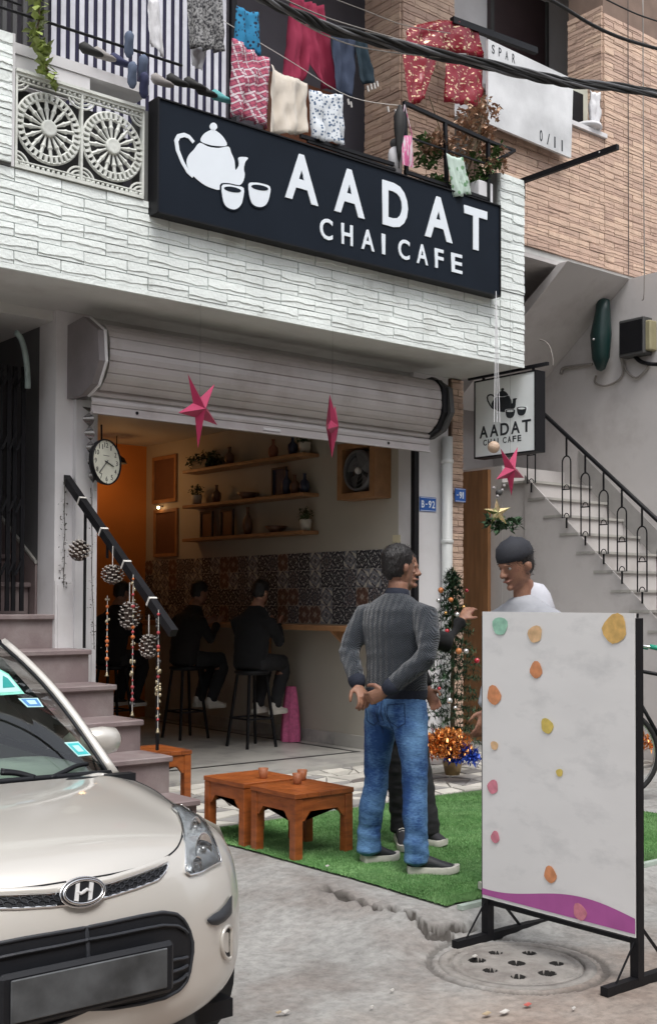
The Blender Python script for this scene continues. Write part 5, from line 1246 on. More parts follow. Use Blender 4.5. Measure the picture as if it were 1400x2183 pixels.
# ------------------------------------------------------------------ overhead cables
def bundle(pts, n, rr, r, lab, Y, seed=0, twist=3.0, slack=.0):
    t = thing('cable_bundle', lab, 'cables', at(*pts[0], Y=Y)); P = smoothpath([at(*p, Y=Y) for p in pts], 10); q = random.Random(seed)
    for k in range(n):
        ph = 6.283*k/n; Q = []
        for i, p in enumerate(P):
            a = ph+twist*i/10; w = rr*(1+slack*math.sin(i*.35+k*2)); Q.append(p+Vector((0, math.cos(a)*w, math.sin(a)*w)))
        MB().tube(Q, r*q.uniform(.8,1.3), 6).build('cable', [M_['rubber'], mat('worn_grey_cable', (.11,.11,.115), .5, var=.4)][k % 3 == 2], t, smooth=True)
bundle([(480,-60),(560,-5),(640,32),(700,60),(800,84),(900,108),(1040,138),(1150,163),(1230,178),(1320,186),(1420,203)], 7, .020, .0105, 'thick twisted bundle of black cables crossing above the sign', 5.6, 1, 1.5, .5)
cable('thin cable strand sagging just above the twisted bundle', [at(*p, Y=5.6) for p in ((600,-5),(700,38),(850,83),(960,112),(1041,128))], .0045, wm, name='cable')
cable('thin cable strand just below the twisted bundle at the left', [at(*p, Y=5.6) for p in ((560,-10),(650,52),(740,92),(830,110),(940,122))], .004, wm)
cable('long thin black cable at the upper right corner', [at(*p, Y=5.4) for p in ((1140,-20),(1200,14),(1262,52),(1330,82),(1420,108))], .013, M_['rubber'])
cable('second long thin cable at the upper right corner', [at(*p, Y=5.4) for p in ((1260,-20),(1300,2),(1360,30),(1420,50))], .006, M_['rubber'])
cable('faint thin wire above the navy trousers', [at(*p, Y=6.4) for p in ((690,-12),(780,22),(860,52),(960,70))], .003, wm)

# ------------------------------------------------------------------ hanging stars
def star_verts(c, ex, ez, nn, R, r, n, dep, rot=0, sc=None):
    pts = []
    for i in range(2*n):
        a = rot+math.pi/2+i*math.pi/n; rr = (R*(sc[i//2] if sc else 1)) if i % 2 == 0 else r
        pts.append(c+ex*math.cos(a)*rr+ez*math.sin(a)*rr)
    return pts+[c+nn*dep, c-nn*dep], [(i, (i+1) % (2*n), 2*n) for i in range(2*n)]+[((i+1) % (2*n), i, 2*n+1) for i in range(2*n)]
pinkf = mat('crimson_foil_paper', (.40,.035,.10), .32, metal=.35, var=.1, bump=.25, bscale=35, spec=.6)
def star(lab, px, py, Y, R, yaw, rot, top, m, sc=None, r=None, dep=.05, tilt=0, n=5):
    c = at(px, py, Y=Y); a = R_(yaw); nn = Vector((math.sin(a), -math.cos(a), 0)); ex = Vector((math.cos(a), math.sin(a), 0)); ez = Vector((0,0,1))
    t = thing('paper_star', lab, 'star', c, 'paper stars hanging at the shopfront')
    mb = MB(); v, f = star_verts(c, ex, ez, nn, R, r or R*.40, n, dep, R_(rot), sc); mb.add(v, f); mb.build('star', m, t)
    MB().tube([c+Vector((0,0,R*.3)), Vector((c.x, c.y, top))], .0009, 5).build('thread', M_['dark_grey'], t); return t
star('left pink paper star hanging under the shutter', 426, 872, 7.02, .27, 20, 176, 3.57, pinkf, [1.05,.85,1.0,1.0,.95], .085)
star('middle pink paper star seen nearly edge on under the shutter', 708, 908, 7.02, .24, 42, 176, 3.57, pinkf, [1.05,1,1,1.1,1], .09)
star('right pink paper star hanging below the small white sign', 1087, 1002, 6.86, .235, 10, 186, 4.10, pinkf, [.95,1,1.05,1,1.05], .085)
gold = mat('gold_foil', (.62,.50,.28), .18, metal=.9, var=.15, bump=.1, huevar=0, col2=(.25,.30,.12), c2scale=14)
star('small gold foil star hanging under the right pink star', 1060, 1093, 6.86, .125, -30, 4, 2.45, gold, None, .045, .03)
# strings, ball and baubles at the right
t = thing('ornament_string', 'white strings hanging from the corner of the sign with a pale ball ornament', 'ornament', at(1058,640,Y=6.85))
s0 = at(1057,620,Y=6.90)
for px in (1053,1059,1065): MB().tube([s0, at(px,900,Y=6.86)], .0035, 5).build('string', whitec, t)
MB().ball(at(1052,953,Y=6.86), .052, 14).build('ball', mat('beige_ball', (.52,.38,.28), .5, bump=.4, bscale=60), t, smooth=True)
MB().ball(at(1063,1050,Y=6.86), .03, 8).build('bauble', M_['dark_grey'], t, smooth=True)
for k, (px, py) in enumerate([(1052,1040),(1070,1045),(1060,1058),(1074,1035)]): MB().ball(at(px,py,Y=6.84), .014, 8).build('bauble', mat('frosted_bauble', (.35,.33,.33), .4), t, smooth=True)
mb = MB()
for k in range(8): foliage(mb, at(1040+9*k, 1112+4*(k % 3), Y=6.9), .045, 16, .07, 300+k)
mb.build('sprig', mat('dark_fir', (.03,.07,.03), .7, var=.4, scale=30), t)

# ------------------------------------------------------------------ christmas tree and tinsel heap
ctx, cty = 7.05, 6.95
t = thing('christmas_tree', 'small decorated christmas tree in front of the brick pier', 'christmas tree', (ctx, cty, .02))
MB().lathe([(.06,.02),(.085,.13),(.08,.14),(.03,.12)], 18, (ctx,cty,0)).build('pot', mat('brass_pot', (.35,.25,.12), .4, metal=.5), t, smooth=True)
MB().tube([(ctx,cty,.1),(ctx,cty,1.75)], [.022,.008], 8).build('trunk', MATS['vine_stem'], t)
fir = mat('fir_needles', (.02,.055,.022), .6, var=.5, scale=18, col2=(.05,.11,.05), c2scale=14); mb = MB(); q = random.Random(8)
for i in range(120):
    h = .32+1.42*(i/120)**.95; rad = .34*(1-(h-.3)/1.55)+.03; a = i*2.4; d = Vector((math.cos(a), math.sin(a), q.uniform(-.1,.25))).normalized(); b0 = Vector((ctx,cty,h))
    for k in range(64):
        f = q.uniform(.1,1); p = b0+d*rad*f+Vector((0,0,-.04*f)); v = (d*.6+Vector((q.uniform(-1,1),q.uniform(-1,1),q.uniform(-.8,.8)))).normalized()*.055; s, u = frame(v)
        mb.add([p-s*.006, p+s*.006, p+v], [(0,1,2)])
mb.build('needles', fir, t)
bc = [mat('bauble_red', (.42,.02,.035), .2, coat=.5), mat('bauble_gold', (.55,.33,.12), .25, metal=.7), mat('bauble_silver', (.62,.62,.62), .25, metal=.7), mat('bauble_orange', (.5,.18,.06), .3)]
for i in range(46):
    h = q.uniform(.3,1.6); rad = .34*(1-(h-.3)/1.55)+.05; a = q.uniform(2.2,5.6); MB().ball((ctx+math.cos(a)*rad, cty+math.sin(a)*rad, h), q.uniform(.014,.026), 10).build('bauble', bc[q.choice([0,0,1,2,2,3])], t, smooth=True)
ctx0 = 0
def tinsel(lab, c, r, n, m, seed, h=.8):
    q = random.Random(seed); mb = MB()
    for i in range(n):
        d = Vector((q.gauss(0,1), q.gauss(0,1), abs(q.gauss(0,1))*h)).normalized()*r*q.uniform(.55,1); p = Vector(c)+d; v = Vector((q.uniform(-1,1), q.uniform(-1,1), q.uniform(-.6,1))).normalized()*q.uniform(.03,.07); s, u = frame(v); s *= .007
        mb.add([p-s, p+s, p+v*.5+s+u*.01, p+v*.5-s+u*.01, p+v], [(0,1,2,3),(3,2,4)])
    o = mb.build('tinsel_heap', m, loc=c); tag(o, lab, 'tinsel', 'tinsel heaped at the foot of the christmas tree'); return o
tinsel('heap of orange gold tinsel at the foot of the christmas tree', at(952,1612,Y=6.72), .22, 1500, mat('tinsel_gold', (.62,.24,.06), .25, metal=.6, var=.5, scale=20), 1)
tinsel('heap of blue tinsel beside the orange tinsel', at(984,1625,Y=6.62), .15, 800, mat('tinsel_blue', (.04,.10,.50), .25, metal=.6, var=.5, scale=20), 2)
tinsel('heap of magenta tinsel behind the man in jeans', at(924,1605,Y=6.9), .16, 600, mat('tinsel_pink', (.42,.03,.16), .25, metal=.6, var=.5, scale=20), 3)
tinsel('small orange tinsel bunch behind the bicycle wheel', (8.9,6.3,.15), .14, 300, MATS['tinsel_gold'], 4)

# ------------------------------------------------------------------ menu board stand
MX = 4.0
t = thing('menu_board_stand', 'tall white menu board with coloured spots and magenta bottom band on black metal feet', 'menu board', (MX, 3.3, -.1))
m0, m1 = at(1028,1312,X=MX), at(1352,1312,X=MX); y0_, y1_ = m1.y, m0.y; zt = 1.41; zb = .10
mbm = mat('menu_print', (.76,.755,.75), .5, var=.03, scale=3, bump=0, col2=(.62,.62,.62), c2scale=4, c2lo=.52, c2hi=.75, stretch=(1,1,2.2))
MB().box(MX, y0_, zb, MX+.012, y1_, zt).build('panel', mbm, t)
band = mat('magenta_band', (.42,.10,.33), .5, bump=0)
MB().grid(lambda u, v: (MX-.002, y0_+(y1_-y0_)*u, zb+.015+v*(.062+.035*math.sin(u*5)) + 0*u), 24, 1).build('magenta_band', band, t)
cols = {'orange':(.62,.26,.12),'yellow':(.62,.48,.12),'pink':(.62,.22,.28),'green':(.30,.55,.42),'peach':(.68,.45,.25),'amber':(.66,.42,.14)}
for k, (px, py, r, c) in enumerate([(1065,1335,.045,'green'),(1140,1352,.040,'peach'),(1310,1340,.060,'amber'),(1142,1428,.035,'orange'),(1052,1482,.042,'orange'),(1165,1548,.034,'yellow'),(1053,1590,.022,'peach'),(1192,1648,.018,'yellow'),(1050,1678,.032,'pink'),(1055,1785,.026,'pink'),(1172,1865,.034,'orange'),(1235,1945,.035,'pink')]):
    p = at(px, py, X=MX-.004); q = random.Random(k); n = 14
    MB().prism([(MX-.003, p.y+math.cos(a)*r*(1+.12*math.sin(a*3+k)), p.z+math.sin(a)*r*(1+.12*math.cos(a*2+k))) for a in [i*6.283/n for i in range(n)]], (-.0012,0,0)).build('food_spot', mat('spot_'+c, cols[c], .5, bump=0, var=.2, scale=30), t)
frm = M_['black_metal']
for z_ in (zt-.01, zb-.02): MB().bar((MX+.02,y0_,z_),(MX+.02,y1_,z_),.018,.018).build('frame_rail', frm, t)
py0, py1 = y0_+.01, y1_-.01
for y in (py0, py1):
    MB().bar((MX+.025,y,-.07),(MX+.025,y,zt-.02),.04,.04).build('post', frm, t)
    MB().bar((MX-.19,y,-.080),(MX+.50,y,-.080),.036,.036).build('foot', frm, t)
    MB().bar((MX+.025,y,.16),(MX+.25,y,-.07),.010,.010).build('brace', frm, t); MB().bar((MX+.025,y,.10),(MX-.12,y,-.07),.006,.006).build('brace', frm, t)

# ------------------------------------------------------------------ bicycle
wx = 8.35; wheelc = at(1338,1575,X=wx)
bk = thing('bicycle', 'black bicycle with green handlebar grips parked at the right edge behind the menu board', 'bicycle', (7.9, 5.3, 0))
BXc = Vector((7.15, 5.40, .345)); bd = Vector((.78,-.62,0)).normalized(); bn = Vector((bd.y,-bd.x,0)); bu = Vector((0,0,1))
def bp(a, b, c=0): return BXc+bd*a+bu*b+bn*c
def wheel(c, lab):
    w = MB().tube([c+bd*.33*math.cos(a)+bu*.33*math.sin(a) for a in [i*6.283/40 for i in range(40)]], .019, 8, closed=True).build('tyre', M_['rubber'], bk, smooth=True)
    MB().tube([c+bd*.31*math.cos(a)+bu*.31*math.sin(a) for a in [i*6.283/40 for i in range(40)]], .008, 6, closed=True).build('rim', M_['chrome'], w, smooth=True)
    s = MB()
    for i in range(24):
        a = i*6.283/24; s.bar(c+bn*(.02 if i % 2 else -.02), c+bd*.305*math.cos(a+.1)+bu*.305*math.sin(a+.1), .002, .002)
    s.build('spokes', M_['chrome'], w); MB().tube([c-bn*.04, c+bn*.04], .018, 10).build('hub', M_['chrome'], w)
wheel(BXc, ''); wheel(BXc+bd*1.05, '')
for a, b in (((0,0),(.12,.62)),((.12,.62),(.58,.54)),((.58,.54),(.44,-.05)),((.44,-.05),(1.05,0)),((.58,.54),(1.05,0)),((.44,-.05),(.13,.50))): MB().tube([bp(*a), bp(*b)], .014, 8).build('frame_tube', M_['black_metal'], bk, smooth=True)
MB().tube([bp(.12,.62), bp(.10,.74), bp(.08,.78)], .012, 8).build('stem', M_['chrome'], bk)
for s in (-1, 1):
    MB().tube([bp(.08,.78), bp(.06,.80,s*.12), bp(.16,.80,s*.25), bp(.32,.77,s*.27)], .011, 8).build('handlebar', M_['chrome'], bk, smooth=True)
    MB().tube([bp(.20,.797,s*.262), bp(.34,.768,s*.272)], .018, 8).build('grip', mat('green_grip', (.02,.30,.20), .5), bk, smooth=True)
MB().tube([bp(-.02,.37*1.0)]+[bp(.355*math.cos(a), .355*math.sin(a)) for a in [R_(100+i*10) for i in range(9)]], .016, 6).build('mudguard', M_['black_metal'], bk, smooth=True)
MB().loft([bp(.46,.64), bp(.56,.66), bp(.68,.67)], [(.02,.02),(.05,.03),(.08,.03)], 10, bn).build('saddle', M_['rubber'], bk, smooth=True)
# ================================================================== CAR
CXc, CYn, CZ = 1.590, 2.985, -.1
car = thing('parked_car', 'pale champagne hatchback parked nose out at the left, oval badge and dark lower grille', 'car', (CXc, CYn+1.8, CZ))
paint = mat('champagne_paint', (.64,.615,.57), .36, metal=.30, var=.015, scale=2, bump=.0, coat=1.0)
plas = mat('car_black_plastic', (.010,.011,.014), .5, bump=.05, spec=.3); dgp = mat('car_grey_plastic', (.035,.038,.045), .45, spec=.35)
rows = [(.12,.235,.68,.40,-.01),(.05,.27,.74,.43,-.005),(.010,.34,.785,.46,0),(0,.43,.798,.47,0),(0,.50,.80,.47,0),(.004,.565,.80,.47,0),(.014,.625,.797,.47,.004),(.030,.68,.795,.47,.010),(.052,.73,.79,.47,.02),
        (.085,.775,.785,.47,.035),(.13,.808,.78,.46,.05),(.20,.835,.774,.44,.062),(.33,.862,.767,.40,.066),(.50,.884,.760,.33,.060),(.70,.900,.755,.25,.045),(.95,.908,.745,.18,.03)]
def cr(a, b, c, d, t): return .5*((2*b)+(c-a)*t+(2*a-5*b+4*c-d)*t*t+(3*b-a-3*c+d)*t**3)
def rowat(v):
    k = v*(len(rows)-1); i = min(int(k), len(rows)-2); t = k-i; g = lambda j: rows[max(0, min(len(rows)-1, j))]
    return [cr(g(i-1)[q], g(i)[q], g(i+1)[q], g(i+2)[q], t) for q in range(5)]
def body_pt(s, v):
    yc, zc, w, D, dr_ = rowat(v); th = abs(s)*math.pi/2; n = 2.05; w *= .965
    cx = math.sin(th)**(2/n); cyv = math.cos(th)**(2/n) if th < math.pi/2-1e-6 else 0
    hood = max(0, min(1, (v*(len(rows)-1)-9)/3))
    crease = .012*hood*math.exp(-((cx-.80)/.10)**2)
    return Vector((CXc+math.copysign(w*cx, s), CYn+yc+D*(1-cyv), CZ+zc-dr_*cx**2.6+crease))
NU, NV = 96, 90
hv = 9.0/(len(rows)-1)         # bonnet starts here
def body_grid(v0, v1, nv): return MB().grid(lambda u, v: body_pt(u*2-1, v0+(v1-v0)*v), NU, nv)
full = body_grid(0, 1, NV); bvh = BVHTree.FromPolygons([Vector(p) for p in full.v], full.f)
seam = .0035
bump_o = body_grid(0, hv, 56).build('front_bumper', paint, car, smooth=True)
# bonnet narrower than the wings: split columns
def bonnet_u(v): return .80
hood_o = MB().grid(lambda u, v: body_pt((u*2-1)*(.70+.03*v), hv+(1-hv)*v), 72, 40).build('bonnet', paint, car, smooth=True)
for s in (-1, 1):
    MB().grid(lambda u, v: body_pt(s*((.70+.03*v)+u*(1-.70-.03*v)), hv+(1-hv)*v), 24, 40).build('wing', paint, car, smooth=True)
MB().grid(lambda u, v: Vector((CXc+(u*2-1)*.70, CYn+.16+.34*abs(u*2-1)**4, CZ+.15+.10*v)), 24, 2).build('under_valance', plas, car)
def cast(px, py, off=.003, plane=None):
    r = ray(px, py).normalized(); h = bvh.ray_cast(CAM, r)
    if h[0] is None: return None
    n = h[1] if h[1].dot(r) < 0 else -h[1]
    return h[0]+n*off
def lerp_pl(pl, x):
    for a, b in zip(pl[:-1], pl[1:]):
        if x <= b[0]: t = (x-a[0])/(b[0]-a[0]+1e-9); return a[1]+(b[1]-a[1])*max(0, t)
    return pl[-1][1]
def patch(top, bot, nu, nv, off, bulge=0.0):
    x0 = max(top[0][0], bot[0][0]); x1 = min(top[-1][0], bot[-1][0]); G_ = []
    for j in range(nv+1):
        R0 = []; xs0 = x0
        if x0 == 187:
            xs0 = 140; yy = lerp_pl(top, 187)*(1-j/nv)+lerp_pl(bot, 187)*j/nv
            while xs0 < 240:
                q = cast(xs0, yy, off)
                if q is not None and q.x >= CXc+.0004: break
                xs0 += .5
        for i in range(nu+1):
            u, v = i/nu, j/nv; x = xs0+(x1-xs0)*u; y = lerp_pl(top, x)*(1-v)+lerp_pl(bot, x)*v
            o = off+bulge*math.sin(u*math.pi)**.5*math.sin(v*math.pi)**.5
            p = cast(x, y, o); k = 0
            while p is None and k < 60: x -= 1; p = cast(x, y, o); k += 1
            R0.append(p)
        G_.append(R0)
    return G_
def gmesh(G_, mirror=False):
    mb = MB(); nv, nu = len(G_)-1, len(G_[0])-1; f = (lambda p: Vector((2*CXc-p.x, p.y, p.z))) if mirror else (lambda p: p)
    mb.add([f(p) for r in G_ for p in r], [(j*(nu+1)+i, j*(nu+1)+i+1, (j+1)*(nu+1)+i+1, (j+1)*(nu+1)+i) for j in range(nv) for i in range(nu)]); return mb
def outline(G_, mirror=False):
    f = (lambda p: Vector((2*CXc-p.x, p.y, p.z))) if mirror else (lambda p: p)
    return [f(p) for p in G_[0]]+[f(r[-1]) for r in G_[1:]]+[f(p) for p in G_[-1][::-1][1:]]+[f(r[0]) for r in G_[1:-1][::-1]]
# ---- bonnet shut line, drawn on the body surface
sl_ = [cast(*p, off=-.0005) for p in smoothpath([Vector((x, y, 0)) for x, y in ((187,1873),(250,1862),(310,1846),(350,1830),(374,1812),(386,1790),(389,1765),(384,1742),(370,1718),(330,1686),(280,1662))], 6) for p in [(p.x, p.y)]]
sl_ = [p for p in sl_ if p is not None]
for mir in (False, True): MB().tube([Vector((2*CXc-p.x, p.y, p.z)) if mir else p for p in sl_], .0030, 6).build('shut_line', plas, car)
# ---- headlights
hl_top = [(366,1722),(378,1719),(395,1721),(415,1734),(435,1757),(452,1790),(462,1818),(467,1838)]
hl_bot = [(366,1726),(378,1738),(389,1768),(390.5,1835),(393,1862),(402,1868),(425,1862),(450,1848),(467,1840)]
lens = bpy.data.materials.new('clear_lens'); lens.use_nodes = True; N, L = lens.node_tree.nodes, lens.node_tree.links; N.clear()
tr = N.new('ShaderNodeBsdfTransparent'); gl_ = N.new('ShaderNodeBsdfGlossy'); gl_.inputs['Roughness'].default_value = .03; fr_ = N.new('ShaderNodeFresnel'); fr_.inputs[0].default_value = 1.5; ms_ = N.new('ShaderNodeMixShader'); ou = N.new('ShaderNodeOutputMaterial')
tr.inputs[0].default_value = (.93,.95,.96,1); L.new(fr_.outputs[0], ms_.inputs[0]); L.new(tr.outputs[0], ms_.inputs[1]); L.new(gl_.outputs[0], ms_.inputs[2]); L.new(ms_.outputs[0], ou.inputs[0])
refl = mat('lamp_reflector', (.80,.82,.84), .22, metal=.75, var=.12, scale=22, bump=.35, bscale=30)
G0 = patch(hl_top, hl_bot, 26, 14, .002); G1 = patch(hl_top, hl_bot, 26, 14, .007, .012)
for mir in (False, True):
    hlo = gmesh(G0, mir).build('headlight', refl, car, smooth=True)
    gmesh(G1, mir).build('lens', lens, hlo, smooth=True)
    MB().tube(outline(G1, mir), .0035, 6, closed=True).build('bezel', M_['chrome'], hlo)
    for px, py, r in ((428,1812,.052),(412,1765,.034),(414,1846,.028)):
        c = cast(px, py, .0); n_ = (CAM-c).normalized(); n_ = Vector((.45,-.85,.12)).normalized()
        if mir: c = Vector((2*CXc-c.x, c.y, c.z)); n_ = Vector((-n_.x, n_.y, n_.z))
        q = Vector((0,0,1)).rotation_difference(n_).to_matrix().to_4x4(); mb = MB(); mb.M = Matrix.Translation(c) @ q
        mb.lathe([(.004,-.004),(r*.5,-.002),(r*.85,.006),(r,.013),(r*1.05,.012)], 24, cap=False); mb.build('reflector_bowl', M_['chrome'], hlo, smooth=True)
        mb = MB(); mb.M = Matrix.Translation(c) @ q; mb.ball((0,0,.006), r*.26, 10); mb.build('bulb', mat('bulb_glass', (.45,.45,.45), .1, metal=.6, bump=0), hlo, smooth=True)
# ---- upper grille
gr_top = [(187,1896),(235,1886),(290,1868),(335,1851),(356,1841)]; gr_bot = [(187,1924),(235,1912),(290,1895),(335,1878),(350,1862),(356,1848)]
G0 = patch(gr_top, gr_bot, 40, 6, .002)
for mir in (False, True):
    g = gmesh(G0, mir).build('grille', plas, car)
    MB().tube(outline(G0, mir), .0042, 6, closed=True).build('grille_surround', M_['chrome'], g)
    mb = MB(); nvv = 3; nuu = len(G0[0])-1
    fm_ = (lambda p: Vector((2*CXc-p.x, p.y, p.z))) if mir else (lambda p: p)
    for row, ph in ((1,0),(3,1),(5,0)):
        pts = []
        for i in range(0, nuu+1):
            j = row + (1 if (i//1+ph*2) % 4 in (0,1) else -1)*.5; j0 = int(j); t = j-j0; pts.append(fm_(G0[j0][i].lerp(G0[min(6,j0+1)][i], t))+Vector((0,-.003,0)))
        mb.tube(pts, .0016, 4)
    for i in range(2, nuu-1, 4): mb.tube([fm_(G0[j][i])+Vector((0,-.003,0)) for j in (2,4)], .0016, 4)
    for i in range(4, nuu-1, 4): mb.tube([fm_(G0[j][i])+Vector((0,-.003,0)) for j in (0,2)], .0016, 4); mb.tube([fm_(G0[j][i])+Vector((0,-.003,0)) for j in (4,6)], .0016, 4)
    mb.build('honeycomb_mesh', dgp, g)
# bright strip above the grille
G2 = patch([(187,1878),(235,1868),(290,1851),(340,1833),(358,1826)], [(187,1893),(235,1883),(290,1865),(335,1848),(358,1838)], 30, 3, .004, .004)
for mir in (False, True): gmesh(G2, mir).build('grille_bar', paint, car, smooth=True)
# ---- badge
bc_ = cast(187, 1904, .016); bc_.x = CXc; bx_ = Vector((1,0,0)); bz_ = Vector((0,.38,.92)).normalized(); by_ = bx_.cross(bz_)
def bpt(a, b, c=0): return bc_+bx_*a+bz_*b+by_*c
def ell(a, b, c, n=40): return [bpt(math.cos(t)*a, math.sin(t)*b, c) for t in [i*6.2832/n for i in range(n)]]
P = ell(.066, .038, -.018)+ell(.066,.038,.004); bo = MB().add(P, [tuple(range(40)), tuple(range(79,39,-1))]+[(i,(i+1)%40,(i+1)%40+40,i+40) for i in range(40)]).build('badge', plas, car)
MB().tube(ell(.060,.033,.005), .0048, 8, closed=True).build('badge_ring', M_['chrome'], bo, smooth=True)
MB().tube(ell(.069,.041,.0), .0035, 6, closed=True).build('badge_surround', M_['chrome'], bo, smooth=True)
# slanted letter mark
h = MB()
h.prism([bpt(-.034,-.020,.004), bpt(-.022,-.024,.004), bpt(-.008,.026,.004), bpt(-.020,.024,.004)], -by_*-.004)
h.prism([bpt(.008,-.026,.004), bpt(.020,-.024,.004), bpt(.034,.020,.004), bpt(.022,.024,.004)], -by_*-.004)
h.tube([bpt(-.021,.004,.006), bpt(-.010,-.004,.007), bpt(.0,.0,.007), bpt(.010,.005,.007), bpt(.021,-.003,.006)], [.004,.005,.0055,.005,.004], 6)
h.build('badge_letter', mat('bright_silver', (.78,.78,.78), .3, metal=.2, bump=0), bo)
# ---- lower intake
it_top = [(187,1978),(240,1967),(300,1954),(345,1946),(375,1950),(392,1964),(402,1984),(409,2010)]; it_bot = [(187,2152),(240,2150),(300,2140),(350,2128),(380,2112),(395,2095),(403,2070),(409,2030)]
G3 = patch(it_top, it_bot, 34, 14, .003)
for mir in (False, True):
    g = gmesh(G3, mir).build('lower_intake', plas, car, smooth=True); MB().tube(outline(G3, mir), .006, 6, closed=True).build('intake_lip', dgp, g, smooth=True)
    fm_ = (lambda p: Vector((2*CXc-p.x, p.y, p.z))) if mir else (lambda p: p)
    for j in (2, 8, 10, 12):
        MB().tube([fm_(p)+Vector((0,-.006,0)) for p in G3[j][(0 if j == 2 else 0):-2]], .005, 6).build('slat', dgp, g)
# blue-black panel across the top of the intake and number plate
ip = cast(187, 2095, .03)
pltc = Vector((CXc-.005, CYn-.035, ip.z))
MB().bbox(pltc.x-.27, pltc.y+.003, pltc.z-.075, pltc.x+.27, pltc.y+.03, pltc.z+.075, .012).build('plate_holder', plas, car)
MB().bbox(pltc.x-.24, pltc.y-.004, pltc.z-.055, pltc.x+.24, pltc.y+.003, pltc.z+.06, .003).build('number_plate', mat('blurred_plate', (.075,.08,.085), .5, var=.5, scale=9, bump=0), car, label='grey number plate with its lettering unreadable')
# ---- bump strip, fog lamp
G4 = patch([(438,1961),(450,1951),(465,1942),(478,1928),(486,1914),(491,1909)], [(438,1964),(446,1972),(460,1974),(475,1966),(486,1955),(491,1947)], 14, 4, .006, .010)
for mir in (False, True): gmesh(G4, mir).build('bumper_strip', dgp, car, smooth=True)
for mir in (False, True):
    pts = [(484+13.5*math.cos(a), 2010+35*math.sin(a)) for a in [i*6.2832/24 for i in range(24)]]
    R1 = [cast(min(x, 490), y, .004) for x, y in pts]; R1 = [p for p in R1 if p is not None]; f_ = (lambda p: Vector((2*CXc-p.x, p.y, p.z))) if mir else (lambda p: p); R1 = [f_(p) for p in R1]
    o = MB().tube(R1, .007, 6, closed=True).build('fog_lamp', paint, car, smooth=True); c = sum(R1, Vector())/len(R1); MB().add(R1+[c+Vector((0,.01,0))], [(i, (i+1) % len(R1), len(R1)) for i in range(len(R1))]).build('fog_recess', plas, o)
# ---- cowl, windscreen, pillars, roof
def ws(u, v):   # u -1..1, v 0..1 up
    w = .690+(.545-.690)*v; y0 = .99; y1 = 1.74; z0 = .900; z1 = 1.37; n = abs(u)
    return Vector((CXc+w*u, CYn+y0+(y1-y0)*v+(.14-.04*v)*n**2.2, CZ+z0+(z1-z0)*(v+.10*math.sin(v*math.pi))-.03*n**2*(1-v)))
MB().grid(lambda u, v: (body_pt((u*2-1)*.93, 1.0)+Vector((0,.001,-.004))).lerp(ws((u*2-1)*1.03, 0)+Vector((0,.02,-.02)), v), 40, 4).build('cowl_panel', plas, car)
glass = bpy.data.materials.new('windscreen_glass'); glass.use_nodes = True; N, L = glass.node_tree.nodes, glass.node_tree.links; N.clear()
tr = N.new('ShaderNodeBsdfTransparent'); gl_ = N.new('ShaderNodeBsdfGlossy'); gl_.inputs['Roughness'].default_value = .02; fr_ = N.new('ShaderNodeFresnel'); fr_.inputs[0].default_value = 2.0; ms_ = N.new('ShaderNodeMixShader'); ou = N.new('ShaderNodeOutputMaterial')
tr.inputs[0].default_value = (.78,.88,.83,1); L.new(fr_.outputs[0], ms_.inputs[0]); L.new(tr.outputs[0], ms_.inputs[1]); L.new(gl_.outputs[0], ms_.inputs[2]); L.new(ms_.outputs[0], ou.inputs[0])
wso = MB().grid(lambda u, v: ws(u*2-1, v), 30, 14).build('windscreen', glass, car, smooth=True)
def roof_pt(u, v):
    s = u*2-1; w = .555+.03*math.sin(v*3.14)-.02*v; y = 1.74+1.57*v; z = 1.37+.055*math.sin(min(1, v*1.25)*math.pi*.8)-.02*v
    return Vector((CXc+w*s, CYn+y+.11*abs(s)**2.2*(1-v), CZ+z-.035*abs(s)**2.5))
MB().grid(roof_pt, 24, 18).build('roof', paint, car, smooth=True)
for s in (-1, 1):
    P = [ws(s*1.02, v)+Vector((s*.012,.01,0)) for v in [i/12 for i in range(13)]]
    MB().tube(P, .022, 8).build('pillar', paint, car, smooth=True)
    MB().tube([ws(s*.985, v)+Vector((0,-.004,.004)) for v in [i/12 for i in range(13)]], .007, 6).build('windscreen_seal', plas, car, smooth=True)
MB().tube([ws(s, 1.0)+Vector((0,-.0,.004)) for s in [i/10-1 for i in range(21)]], .012, 6).build('windscreen_seal', plas, car, smooth=True)
MB().tube([ws(s, .01)+Vector((0,-.006,.003)) for s in [i/10-1 for i in range(21)]], .014, 6).build('windscreen_seal', plas, car, smooth=True)
